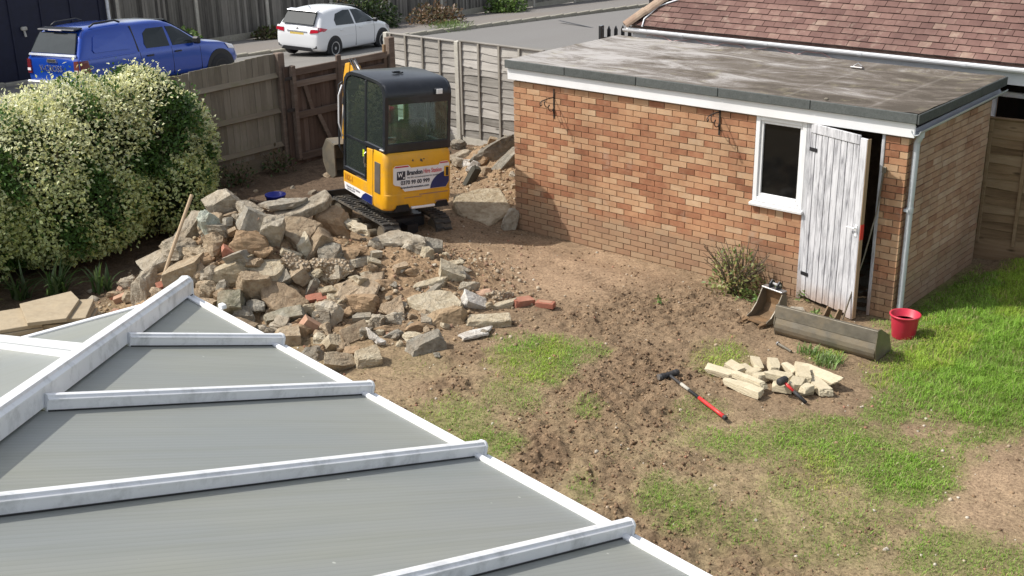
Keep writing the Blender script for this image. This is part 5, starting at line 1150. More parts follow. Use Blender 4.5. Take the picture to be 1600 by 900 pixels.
# ---------------------------------------------------------------- rubble
ROCKS=[
('block', -6.307, -4.042, 1.034, 0.352, 0.268, 0.231, 28.0, 'pale'),
('block', -6.39, -4.384, 0.837, 0.416, 0.233, 0.2, 42.0, 'pale'),
('lump', -6.097, -4.387, 0.843, 0.279, 0.459, 0.24, 0.0, 'green'),
('lump', -5.937, -4.443, 0.777, 0.325, 0.309, 0.266, 10.0, 'tan'),
('lump', -6.273, -4.676, 0.651, 0.442, 0.327, 0.282, 20.0, 'pale'),
('brick', -5.674, -4.451, 0.679, 0.242, 0.121, 0.116, -35.0, 'red'),
('brick', -5.695, -4.079, 0.881, 0.278, 0.164, 0.133, 50.0, 'pink'),
('block', -5.831, -4.284, 0.87, 0.114, 0.098, 0.084, 20.0, 'tan'),
('lump', -5.636, -4.249, 0.765, 0.438, 0.276, 0.237, 0.0, 'soil'),
('block', -5.99, -4.856, 0.486, 0.402, 0.273, 0.235, 20.0, 'tan'),
('lump', -6.443, -5.068, 0.295, 0.277, 0.587, 0.239, -15.0, 'pale'),
('block', -6.483, -4.808, 0.499, 0.346, 0.231, 0.199, 25.0, 'pale'),
('lump', -5.739, -4.702, 0.498, 0.256, 0.256, 0.221, 0.0, 'pale'),
('lump', -5.894, -4.652, 0.621, 0.274, 0.161, 0.139, 10.0, 'soil'),
('block', -5.558, -4.537, 0.528, 0.352, 0.24, 0.207, 20.0, 'cream'),
('lump', -5.642, -4.831, 0.395, 0.222, 0.175, 0.15, 0.0, 'tan'),
('lump', -5.672, -4.916, 0.34, 0.19, 0.159, 0.136, 0.0, 'tan'),
('lump', -5.51, -4.709, 0.412, 0.143, 0.175, 0.123, 0.0, 'grey'),
('block', -5.304, -4.776, 0.268, 0.283, 0.314, 0.244, 5.0, 'mossy'),
('block', -5.293, -4.454, 0.401, 0.366, 0.287, 0.247, -8.0, 'tan'),
('lump', -7.208, -4.855, 0.093, 0.258, 0.189, 0.163, 20.0, 'pale'),
('brick', -6.75, -5.204, 0.133, 0.165, 0.099, 0.079, 20.0, 'pink'),
('brick', -6.114, -5.038, 0.385, 0.177, 0.113, 0.085, 10.0, 'red'),
('brick', -6.623, -4.831, 0.414, 0.216, 0.1, 0.103, 60.0, 'pink'),
('lump', -6.609, -5.161, 0.192, 0.213, 0.131, 0.113, 0.0, 'tan'),
('block', -5.561, -3.959, 0.801, 0.246, 0.443, 0.212, -12.0, 'pale'),
('block', -5.31, -3.935, 0.614, 0.212, 0.098, 0.084, -25.0, 'cream'),
('lump', -5.608, -3.022, 0.657, 0.536, 0.398, 0.342, -15.0, 'soil'),
('lump', -4.946, -3.677, 0.417, 0.473, 0.359, 0.309, -10.0, 'pebbly'),
('lump', -5.163, -3.957, 0.464, 0.325, 0.325, 0.279, -20.0, 'pebbly'),
('block', -5.168, -4.161, 0.418, 0.161, 0.161, 0.139, 20.0, 'grey'),
('block', -4.829, -4.441, 0.154, 0.44, 0.173, 0.149, 5.0, 'mossy'),
('block', -4.915, -3.979, 0.325, 0.081, 0.226, 0.069, -30.0, 'grey'),
('block', -4.764, -3.884, 0.279, 0.225, 0.113, 0.097, 8.0, 'cream'),
('brick', -4.803, -4.054, 0.247, 0.176, 0.088, 0.084, 0.0, 'red'),
('brick', -4.72, -4.001, 0.228, 0.144, 0.08, 0.069, 0.0, 'red'),
('lump', -4.7, -4.158, 0.178, 0.222, 0.174, 0.15, 0.0, 'cream'),
('lump', -4.486, -4.111, 0.12, 0.299, 0.33, 0.257, 0.0, 'pale'),
('lump', -4.59, -3.953, 0.185, 0.191, 0.175, 0.151, 0.0, 'cream'),
('lump', -4.578, -3.897, 0.208, 0.144, 0.144, 0.124, 0.0, 'grey'),
('lump', -4.325, -3.737, 0.16, 0.414, 0.287, 0.247, 0.0, 'soil'),
('lump', -4.037, -3.865, 0.088, 0.203, 0.188, 0.162, 0.0, 'pale'),
('brick', -4.483, -4.361, 0.091, 0.264, 0.14, 0.126, -40.0, 'pink'),
('lump', -4.505, -4.501, 0.066, 0.247, 0.185, 0.16, -30.0, 'soil'),
('block', -4.515, -4.691, 0.055, 0.275, 0.214, 0.184, 0.0, 'tan'),
('lump', -4.69, -4.587, 0.097, 0.31, 0.14, 0.12, 0.0, 'pale'),
('lump', -4.814, -4.752, 0.105, 0.186, 0.116, 0.1, 10.0, 'pale'),
('lump', -4.25, -4.479, 0.046, 0.184, 0.153, 0.132, 0.0, 'cream'),
('block', -4.064, -4.493, 0.036, 0.182, 0.227, 0.156, -20.0, 'cream'),
('lump', -3.907, -4.451, 0.035, 0.136, 0.166, 0.117, 0.0, 'tan'),
('block', -3.677, -4.717, 0.015, 0.322, 0.22, 0.189, -22.0, 'tan'),
('block', -3.507, -4.486, 0.016, 0.28, 0.221, 0.19, 5.0, 'cream'),
('lump', -4.043, -4.777, 0.026, 0.253, 0.223, 0.192, -30.0, 'grey'),
('lump', -4.074, -4.625, 0.028, 0.15, 0.12, 0.104, 0.0, 'soil'),
('block', -3.719, -4.5, 0.025, 0.164, 0.179, 0.141, 0.0, 'soil'),
('lump', -4.72, -2.692, 0.492, 0.221, 0.17, 0.146, 15.0, 'pale'),
('lump', -4.619, -2.628, 0.465, 0.221, 0.187, 0.161, 20.0, 'pale'),
('block', -4.47, -2.625, 0.433, 0.118, 0.169, 0.102, -10.0, 'cream'),
('block', -4.649, -2.336, 0.395, 0.225, 0.173, 0.149, -15.0, 'grey'),
('block', -4.78, -3.132, 0.514, 0.125, 0.083, 0.072, 0.0, 'pale'),
('block', -4.686, -3.245, 0.459, 0.165, 0.091, 0.078, -20.0, 'cream'),
('block', -4.196, -2.472, 0.333, 0.203, 0.076, 0.065, 5.0, 'cream'),
('block', -4.062, -2.669, 0.279, 0.299, 0.216, 0.186, -30.0, 'cream'),
('block', -3.96, -2.527, 0.246, 0.217, 0.067, 0.058, -50.0, 'grey'),
('block', -4.07, -2.974, 0.259, 0.311, 0.123, 0.106, 8.0, 'cream'),
('block', -3.978, -3.061, 0.223, 0.211, 0.073, 0.063, 28.0, 'grey'),
('lump', -3.811, -2.638, 0.181, 0.231, 0.165, 0.142, -10.0, 'pale'),
('lump', -3.652, -2.56, 0.126, 0.181, 0.099, 0.085, 10.0, 'pink'),
('block', -3.582, -2.839, 0.106, 0.243, 0.194, 0.167, -30.0, 'white'),
('lump', -3.525, -2.455, 0.086, 0.33, 0.165, 0.142, -10.0, 'pebbly'),
('lump', -3.432, -2.734, 0.073, 0.146, 0.105, 0.091, 20.0, 'cream'),
('block', -3.348, -2.584, 0.061, 0.244, 0.081, 0.07, 8.0, 'cream'),
('brick', -3.264, -2.366, 0.045, 0.262, 0.115, 0.125, -8.0, 'red'),
('lump', -3.565, -3.337, 0.059, 0.472, 0.299, 0.258, 5.0, 'soilrock'),
('lump', -3.277, -3.095, 0.046, 0.268, 0.158, 0.136, 10.0, 'cream'),
('lump', -3.944, -3.701, 0.095, 0.236, 0.157, 0.135, 10.0, 'pale'),
('lump', -3.741, -3.902, 0.052, 0.231, 0.093, 0.08, 10.0, 'grey'),
('lump', -3.518, -3.823, 0.041, 0.26, 0.138, 0.119, 5.0, 'cream'),
('block', -3.269, -3.906, 0.021, 0.406, 0.226, 0.194, 15.0, 'dark'),
('lump', -3.034, -3.972, 0.029, 0.074, 0.067, 0.057, 0.0, 'grey'),
('lump', -3.535, -4.013, 0.035, 0.099, 0.076, 0.065, 0.0, 'cream'),
('lump', -3.633, -3.62, 0.06, 0.311, 0.125, 0.107, 0.0, 'soil'),
('lump', -3.887, -3.89, 0.068, 0.186, 0.093, 0.08, 0.0, 'soil'),
('lump', -4.49, -3.685, 0.239, 0.241, 0.113, 0.097, 0.0, 'soil'),
('lump', -7.365, 1.265, 0.224, 0.316, 0.18, 0.155, 0.0, 'white'),
('lump', -7.124, 1.128, 0.182, 0.29, 0.145, 0.125, -10.0, 'white'),
('lump', -7.169, 1.582, 0.357, 0.655, 0.407, 0.35, 20.0, 'dark'),
('lump', -7.24, 1.392, 0.276, 0.451, 0.315, 0.272, 20.0, 'soil'),
('block', -6.81, 1.479, 0.276, 0.535, 0.201, 0.173, 40.0, 'dark'),
('lump', -8.75, 2.486, 0.033, 0.297, 0.247, 0.213, 0.0, 'dark'),
('block', -7.718, 1.414, 0.229, 0.413, 0.161, 0.138, 20.0, 'pale'),
('block', -6.997, 0.842, 0.098, 0.505, 0.11, 0.095, 52.0, 'darkwood'),
('lump', -5.389, -0.083, 0.027, 0.2, 0.34, 0.172, -20.0, 'pale'),
('lump', -8.612, 1.939, 0.056, 0.266, 0.241, 0.208, 0.0, 'grey'),
('lump', -4.936, -3.249, 0.552, 0.217, 0.117, 0.1, 0.0, 'soil'),
('lump', -4.959, -3.374, 0.535, 0.249, 0.149, 0.128, 0.0, 'soil'),
('lump', -4.398, -3.382, 0.305, 0.244, 0.13, 0.112, 0.0, 'soil'),
('lump', -4.339, -3.039, 0.37, 0.214, 0.115, 0.099, 0.0, 'soil'),
('lump', -5.711, -3.935, 0.931, 0.247, 0.148, 0.128, -20.0, 'tan'),
('lump', -5.465, -4.195, 0.675, 0.243, 0.162, 0.139, 0.0, 'soil'),
('lump', -6.053, -4.687, 0.648, 0.195, 0.146, 0.126, 0.0, 'tan'),
('lump', -5.739, -4.984, 0.338, 0.19, 0.143, 0.123, 0.0, 'soil'),
('lump', -5.857, -5.12, 0.299, 0.174, 0.127, 0.109, 0.0, 'tan'),
('lump', -5.138, -4.744, 0.21, 0.235, 0.203, 0.175, 0.0, 'grey'),
('lump', -5.1, -4.602, 0.248, 0.189, 0.157, 0.135, 0.0, 'grey'),
('lump', -4.629, -4.394, 0.116, 0.188, 0.125, 0.108, 0.0, 'soil'),
('lump', -4.394, -3.921, 0.149, 0.158, 0.111, 0.096, 0.0, 'soil'),
('lump', -3.063, -3.244, 0.032, 0.124, 0.077, 0.067, 0.0, 'grey'),
('lump', -7.026, -5.118, 0.08, 0.202, 0.118, 0.101, 0.0, 'tan')]
SLABS=[
('topslab', [(-5.999, -4.065, 1.15), (-5.945, -3.947, 1.14), (-5.765, -3.867, 1.033), (-5.758, -4.012, 0.995), (-5.864, -4.1, 1.049)], (0.56, -0.183, 0.808), 0.108, 'pale'),
('sheet', [(-5.458, -4.452, 0.578), (-5.435, -4.248, 0.615), (-5.292, -4.044, 0.611), (-5.171, -4.122, 0.555), (-5.13, -4.284, 0.507), (-5.193, -4.382, 0.506)], (0.305, -0.199, 0.931), 0.14, 'cream'),
('longbeam', [(-5.797, -3.627, 0.892), (-5.807, -3.128, 1.025), (-5.776, -2.954, 1.069), (-5.622, -3.013, 1.039), (-5.574, -3.126, 1.004), (-5.645, -3.439, 0.928)], (0.088, -0.255, 0.963), 0.112, 'pale'),
('backslab', [(-6.072, -3.726, 1.019), (-5.993, -3.442, 1.035), (-5.757, -3.257, 1.033), (-5.746, -3.421, 1.02), (-5.912, -3.698, 1.01)], (0.065, -0.075, 0.995), 0.074, 'grey'),
('midslab', [(-5.917, -3.639, 0.919), (-5.949, -3.43, 0.955), (-5.922, -3.288, 0.973), (-5.844, -3.346, 0.954), (-5.777, -3.605, 0.906)], (0.128, -0.148, 0.981), 0.089, 'pale'),
('tanslab', [(-5.69, -3.655, 0.935), (-5.589, -3.849, 0.836), (-5.273, -3.805, 0.685), (-5.315, -3.595, 0.757), (-5.368, -3.381, 0.836), (-5.526, -3.467, 0.896)], (0.446, -0.209, 0.87), 0.159, 'tan'),
('trackslab', [(-6.011, -2.833, 0.712), (-5.671, -2.807, 0.729), (-5.108, -2.948, 0.739), (-4.974, -3.062, 0.732), (-5.467, -2.991, 0.719)], (-0.043, -0.103, 0.994), 0.075, 'cream'),
('curvedslab', [(-5.251, -4.409, 0.479), (-5.101, -4.219, 0.435), (-4.804, -4.135, 0.271), (-4.764, -4.154, 0.242), (-4.776, -4.289, 0.215), (-4.877, -4.494, 0.225), (-5.063, -4.531, 0.331)], (0.516, -0.214, 0.829), 0.11, 'brown'),
('crumbslab', [(-4.567, -3.939, 0.305), (-4.675, -3.733, 0.383), (-4.64, -3.546, 0.403), (-4.518, -3.262, 0.409), (-4.386, -3.463, 0.324), (-4.317, -3.609, 0.272), (-4.478, -3.919, 0.276)], (0.344, -0.167, 0.924), 0.084, 'brown'),
('flagstone', [(-4.086, -4.326, 0.16), (-4.027, -4.026, 0.2), (-3.894, -4.061, 0.064), (-3.962, -4.352, 0.035)], (0.667, -0.227, 0.71), 0.067, 'tan'),
('whitecurve', [(-3.906, -4.124, 0.162), (-3.79, -4.118, 0.118), (-3.647, -4.086, 0.066), (-3.692, -4.169, 0.074), (-3.789, -4.183, 0.111)], (0.359, -0.099, 0.928), 0.04, 'white'),
('digslab', [(-5.061, -2.954, 0.586), (-5.065, -2.713, 0.608), (-5.016, -2.541, 0.613), (-4.685, -2.421, 0.553), (-4.59, -2.509, 0.525), (-4.813, -2.816, 0.546)], (0.208, -0.086, 0.974), 0.104, 'pale'),
('flatslab', [(-4.044, -3.382, 0.245), (-3.99, -3.199, 0.255), (-3.899, -3.01, 0.257), (-3.799, -2.932, 0.242), (-3.571, -3.005, 0.175), (-3.554, -3.105, 0.158), (-3.697, -3.366, 0.16), (-3.867, -3.406, 0.198)], (0.24, -0.124, 0.963), 0.098, 'cream'),
('trislab', [(-4.115, -3.738, 0.219), (-4.108, -3.415, 0.277), (-3.869, -3.612, 0.129), (-3.957, -3.706, 0.152)], (0.411, -0.171, 0.895), 0.069, 'brown'),
('whitetile', [(-3.213, -3.467, 0.052), (-3.198, -3.345, 0.052), (-3.101, -3.067, 0.052), (-2.988, -3.246, 0.052), (-3.101, -3.509, 0.052)], (0.0, 0.0, 1.0), 0.034, 'white'),
('bigslab', [(-6.479, -0.042, 0.197), (-6.348, 0.368, 0.229), (-6.158, 0.581, 0.223), (-5.613, 0.235, 0.073), (-5.591, -0.315, -0.007), (-5.993, -0.401, 0.056), (-6.316, -0.232, 0.14)], (0.183, -0.134, 0.974), 0.232, 'cream'),
('kerb', [(-3.399, -3.093, 0.111), (-3.088, -2.788, 0.114), (-2.963, -2.913, 0.096), (-3.286, -3.227, 0.093)], (0.065, -0.075, 0.995), 0.096, 'cream'),
('upblock', [(-5.345, -3.76, 0.544), (-5.265, -3.526, 0.855), (-5.143, -3.581, 0.795), (-5.217, -3.808, 0.494)], (-0.057, -0.79, 0.611), 0.215, 'tan')]
def rock_mesh(kind, dims, seed, name, mat, calm=1.):
    """lump: blunt irregular boulder; block: broken block with chipped faces; brick: chipped brick"""
    rd = random.Random(seed); bm = bmesh.new(); bmesh.ops.create_cube(bm, size=2.)
    cuts = 7 if max(dims) > .2 else (5 if max(dims) > .12 else 3)
    bmesh.ops.subdivide_edges(bm, edges=bm.edges[:], cuts=cuts, use_grid_fill=True)
    rnd = {'lump': .62, 'block': .10, 'brick': .02}[kind]; jag = {'lump': .17, 'block': .08, 'brick': .03}[kind]
    planes = []
    for _ in range({'lump': 9, 'block': 3, 'brick': 2}[kind]):
        n = Vector((rd.gauss(0, 1), rd.gauss(0, 1), rd.gauss(0, 1))).normalized(); planes.append((n, rd.uniform(.62, .95) if kind == 'lump' else rd.uniform(.98, 1.25) * (abs(n.x) + abs(n.y) + abs(n.z)) / 1.5))
    sk = (rd.uniform(-.25, .25), rd.uniform(-.25, .25), rd.uniform(-.3, .3)) if kind != 'brick' else (0, 0, 0); tp = rd.uniform(-.22, .22) if kind != 'brick' else 0
    from mathutils import noise as NZ
    off = Vector((rd.uniform(0, 99), rd.uniform(0, 99), rd.uniform(0, 99)))
    sk = tuple(q * calm for q in sk); tp *= calm
    for v in bm.verts:
        p = v.co.copy(); q = p.normalized() * 1.12; p = p.lerp(q, rnd)
        for n, d in planes:
            e = p.dot(n) - d
            if e > 0: p -= n * e
        p.x += sk[0] * p.z + sk[1] * p.y; p.y += sk[2] * p.z; p.x *= 1 + tp * p.z; p.y *= 1 - tp * p.x * .5
        s = calm * NZ.noise(p * 1.6 + off) * jag + NZ.noise(p * 4.3 + off) * jag * .7 + NZ.noise(p * 9. + off) * jag * .35
        p += p.normalized() * s
        v.co = Vector((p.x * dims[0] / 2, p.y * dims[2] / 2, p.z * dims[1] / 2))
    me = bpy.data.meshes.new(name); bm.to_mesh(me); bm.free(); me.materials.append(mat)
    return me
img_basis = Matrix(((.7566, -.6539, 0), (.6539, .7566, 0), (0, 0, 1)))          # x across, y away, z up, seen from the house
RK = {'lump': 'rubble_lump', 'block': 'concrete_block', 'brick': 'broken_brick'}
tone = {'pale': 'pale grey-buff', 'tan': 'tan', 'cream': 'cream', 'grey': 'mid grey', 'green': 'greenish grey', 'mossy': 'dull olive grey', 'brown': 'brown', 'white': 'whitish', 'dark': 'dark grey', 'soil': 'brown earth', 'pebbly': 'pebble-studded', 'soilrock': 'earth-caked', 'red': 'red', 'pink': 'salmon pink', 'darkwood': 'dark wet'}
kindw = {'lump': 'rubble lump', 'block': 'broken concrete block', 'brick': 'broken brick'}
LM = [('the crest beam', 'longbeam'), ('the big flat slab', 'flatslab'), ('the ragged cream sheet', 'sheet'), ('the propped flagstone', 'flagstone'), ('the white tile', 'whitetile'), ('the kerb block', 'kerb'), ('the curved brown slab', 'curvedslab'), ('the crumbling slab', 'crumbslab'), ('the tilted tan slab', 'tanslab'),
      ('the track-side slab', 'trackslab'), ('the slab behind the digger', 'digslab'), ('the huge pale slab', 'bigslab'), ('the standing tan block', 'upblock'), ('the leaning slab', 'topslab'), ('the triangular slab', 'trislab')]
LMP = [(t_, sum((Vector(p) for p in q[1]), Vector()) / len(q[1])) for t_, k_ in LM for q in SLABS if q[0] == k_] + [('the wooden pole', Vector((-6.2, -5.0, .5))), ('the tallest paving stack', Vector((-6.5, -6.0, .2))), ('the blue tub', Vector((-8.5, -1.6, .1)))]
ORD = ['nearest', 'second nearest', 'third nearest', 'fourth nearest', 'fifth nearest', 'sixth nearest', 'seventh nearest', 'eighth nearest', 'ninth nearest', 'tenth nearest']
pend = []
for n_, (k, x, y, z, w_, h_, d_, ang, col) in enumerate(ROCKS):
    nm = RK[k] if col != 'soil' else 'earth_clod'
    if col == 'darkwood': nm = 'wet_plank'
    mat = MAT['con_' + col]
    o = link(nm, rock_mesh(k, (w_, h_, d_), 100 + n_, nm, mat))
    rd = random.Random(300 + n_); e = Euler((rd.uniform(-.25, .25) + (.3 if k != 'lump' else 0), -R(ang), rd.uniform(-.3, .3) + (.35 if k != 'lump' else 0)))
    o.matrix_world = Matrix.Translation((x, y, z)) @ img_basis.to_4x4() @ e.to_matrix().to_4x4()
    pend.append((o, col, k, w_))
# smaller pieces scattered over the heap, at its feet and along the hedge
rd = random.Random(21)
def scatter(n, fx, smin, smax, cols, kinds, sink=.25):
    for _ in range(n):
        x, y = fx(); s = rd.uniform(smin, smax) * rd.uniform(.7, 1.15); k = rd.choice(kinds); col = rd.choice(cols); nm = RK[k] if col != 'soil' else 'earth_clod'
        dm = (s * rd.uniform(.9, 1.5), s * rd.uniform(.55, .9), s * rd.uniform(.7, 1.1))
        o = link(nm, rock_mesh(k, dm, rd.randint(0, 99999), nm, MAT['con_' + col])); o.location = (x, y, gz(x, y) + dm[1] * (.5 - sink)); o.rotation_euler = (rd.uniform(-.5, .5), rd.uniform(-.5, .5), rd.uniform(0, 6.3))
        pend.append((o, col, k, max(dm)))
def heap_pt(a0, a1, b0, b1):
    def f():
        a, b_ = rd.uniform(a0, a1), rd.uniform(b0, b1); return -5.2 + a * RV[0] + b_ * FV[0], -3.5 + a * RV[1] + b_ * FV[1]
    return f
scatter(54, heap_pt(-1.9, 1.7, -1.35, .4), .07, .15, ['pale', 'tan', 'cream', 'grey', 'brown', 'brown', 'soil', 'tan'], ['lump', 'lump', 'block'])
scatter(46, heap_pt(-1.8, .6, -1.35, .1), .15, .30, ['pale', 'tan', 'grey', 'brown', 'cream'], ['block', 'lump'])
scatter(22, heap_pt(-2.9, -1.7, -.9, .6), .05, .13, ['pink', 'pale', 'tan', 'red', 'cream'], ['lump', 'block'])
scatter(46, heap_pt(-1.9, 1.2, -1.4, -.2), .05, .11, ['pale', 'tan', 'grey', 'cream', 'brown'], ['lump', 'block'])
scatter(22, heap_pt(.1, 2.1, -1.2, 1.), .04, .09, ['cream', 'tan', 'pale'], ['lump', 'block'])
scatter(30, lambda: (rd.uniform(-8., -5.6), rd.uniform(.3, 2.7)), .07, .20, ['pale', 'grey', 'tan', 'dark', 'white'], ['lump', 'block'])
scatter(14, lambda: (rd.uniform(-9.5, -7.2), rd.uniform(-2.6, .2)), .06, .16, ['dark', 'grey', 'tan'], ['lump', 'block'])
slab_lab = {'topslab': 'leaning pale slab fragment just right of the topmost block of the heap', 'sheet': 'broad cream slab fragment with a ragged edge lying on the left flank of the heap', 'longbeam': 'long thick pale concrete beam lying along the crest of the heap', 'backslab': 'thin grey slab lying flat behind the crest of the heap',
            'midslab': 'narrow pale slab fragment between the crest beam and the leaning slab', 'tanslab': 'large tan slab tilted towards the house at the top of the heap', 'trackslab': 'cream slab wedged beside the left track of the digger', 'curvedslab': 'big brown slab with a curved broken edge over the front of the heap',
            'crumbslab': 'brown slab with a crumbling pebbly edge in the middle of the heap', 'flagstone': 'square tan flagstone propped up on the front of the heap', 'whitecurve': 'thin pale curved fragment beside the propped flagstone', 'digslab': 'long pale slab at the rear of the digger on the back edge of the heap',
            'flatslab': 'big flat cream slab with a chipped edge on the right slope of the heap', 'trislab': 'brown triangular slab left of the big flat cream slab', 'whitetile': 'flat white tile lying on the grass at the right foot of the heap', 'bigslab': 'very large pale concrete slab between the digger and the brick garage',
            'kerb': 'long cream kerb block at the right end of the heap', 'upblock': 'broken tan block standing on end near the top of the heap'}
slab_name = {'longbeam': 'concrete_beam', 'flagstone': 'flagstone', 'whitetile': 'white_tile', 'kerb': 'kerb_block', 'whitecurve': 'curved_fragment', 'upblock': 'concrete_block'}
for n_, (nm, poly, nrm, th, col) in enumerate(SLABS):
    N = Vector(nrm); rd2 = random.Random(500 + n_); P = [Vector(p) for p in poly]; jag = .012 if nm in ('flagstone', 'whitetile', 'kerb', 'upblock', 'bigslab', 'longbeam') else .022
    out = []
    for i, p in enumerate(P):
        q = P[(i + 1) % len(P)]; ns = max(2, int((q - p).length / .07))
        for k in range(ns):
            t = k / ns; out.append(p.lerp(q, t) + (Vector((rd2.uniform(-1, 1), rd2.uniform(-1, 1), 0)) * jag if k else Vector((0, 0, 0))))
    c = sum(out, Vector()) / len(out); n = len(out); m = MB(); vs = []
    for s_, dn in ((.0, .0), (.5, .0), (.94, .0), (1., -.10), (1.03, -.45), (1.0, -.8), (.92, -1.)):
        for p in out:
            j = Vector((rd2.uniform(-1, 1), rd2.uniform(-1, 1), rd2.uniform(-1, 1))) * (jag * .5 if 0 < s_ and dn < 0 else jag * .16)
            vs.append((c + (p - c) * max(s_, .001) + N * (dn * th) + j) - c)
    fs = [(i * n + k, i * n + (k + 1) % n, (i + 1) * n + (k + 1) % n, (i + 1) * n + k) for i in range(6) for k in range(n)] + [tuple(range(6 * n, 7 * n))]
    m.add(vs, fs); o = m.build(slab_name.get(nm, 'concrete_slab'), MAT['con_' + col], None, loc=c); tag(o, slab_lab[nm], 'rubble', 'broken concrete of the rubble heap')
# label the rest by look and by the nearest landmark of the heap
lots = {}
for i_, (o, col, k, w_) in enumerate(pend):
    p = o.location; name, q = min(LMP, key=lambda l: (l[1] - p).length); d = p - q; da = d.x * RV[0] + d.y * RV[1]; db = d.x * FV[0] + d.y * FV[1]
    rel = ('right of' if da > 0 else 'left of') if abs(da) > abs(db) else ('behind' if db > 0 else 'in front of')
    size = 'large' if w_ > .34 else ('small' if w_ < .13 else 'mid-sized')
    lots.setdefault((size, col, k, rel, name), []).append((d.length, i_))
for (size, col, k, rel, name), lst in lots.items():
    for n_, (d, i_) in enumerate(sorted(lst)):
        what = 'earth clod' if col == 'soil' else ('wet plank' if col == 'darkwood' else kindw[k]); tn = '' if col == 'soil' else tone[col] + ' '
        lab = f'{size} {tn}{what} {rel} {name}' if len(lst) == 1 else f'{size} {tn}{what} {rel} {name}, {ORD[min(n_, 9)]} of these'
        tag(pend[i_][0], lab, 'brick' if k == 'brick' else 'rubble', 'broken concrete of the rubble heap')
SPECIAL = {0: 'pale rounded block topping the left peak of the heap', 1: 'oblong pale block leaning left under the topmost block', 2: 'tall greenish lump of old concrete on the left peak', 6: 'salmon pink brick lying tilted on the upper left of the heap', 5: 'bright red tile fragment on the left side of the heap'}
for i_, lab in SPECIAL.items(): pend[i_][0]['label'] = lab
# wooden pole stuck in the left flank
o = MB().tube([(-6.12, -5.20, .20), (-6.20, -4.83, .74), (-6.27, -4.46, 1.26)], .019, 10).build('wooden_pole', MAT['ash_handle'])
tag(o, 'long pale wooden pole sticking up out of the left side of the rubble', 'pole')
# fine grit over the heap: nobody could count it
NG = 5200; rg = np.random.default_rng(4); a = rg.uniform(-2.6, 2.4, NG); b_ = rg.uniform(-1.5, 1.6, NG); xx = -5.2 + a * RV[0] + b_ * FV[0]; yy = -3.5 + a * RV[1] + b_ * FV[1]
x2 = rg.uniform(-8.2, -5.5, 2400); y2 = rg.uniform(.2, 2.75, 2400); xx = np.r_[xx, x2]; yy = np.r_[yy, y2]
keep = (ground_layers(xx, yy)[3] > .03) | (rg.random(len(xx)) < .25); xx, yy = xx[keep], yy[keep]
def pebbles(name, xx, yy, smin, smax, cols, rg, sink=.2):
    n = len(xx); zz = ground_z(xx, yy); s = (smin + (smax - smin) * rg.random(n) ** 3)[:, None, None]
    base = np.array([[-1, -1, -1], [1, -1, -1], [1, 1, -1], [-1, 1, -1], [-.7, -.7, .9], [.75, -.7, .8], [.7, .7, 1.], [-.7, .75, .8]], float)
    V = base[None] * s * .5 * rg.uniform(.55, 1.3, (n, 8, 3)); an = rg.uniform(0, 6.28, n); c_, s_ = np.cos(an)[:, None], np.sin(an)[:, None]
    V = np.stack([V[..., 0] * c_ - V[..., 1] * s_, V[..., 0] * s_ + V[..., 1] * c_, V[..., 2] * .75], -1)
    V = V + np.stack([xx, yy, zz + s[:, 0, 0] * .15], 1)[:, None, :]
    f = np.array([[0, 3, 2, 1], [4, 5, 6, 7], [0, 1, 5, 4], [1, 2, 6, 5], [2, 3, 7, 6], [3, 0, 4, 7]])
    F = (f[None] + (np.arange(n) * 8)[:, None, None]).reshape(-1, 4)
    cc = np.array(cols)[rg.integers(0, len(cols), n)] * rg.uniform(.75, 1.2, (n, 1)); col = np.repeat(cc, 8, 0)
    return tag(np_mesh(name, V.reshape(-1, 3), F, MAT['clod'], False, col), kind='stuff')
pebbles('rubble_grit', xx, yy, .008, .05, [(.34, .27, .18), (.30, .21, .13), (.40, .33, .24), (.30, .19, .13), (.26, .18, .11), (.33, .24, .15)], rg)
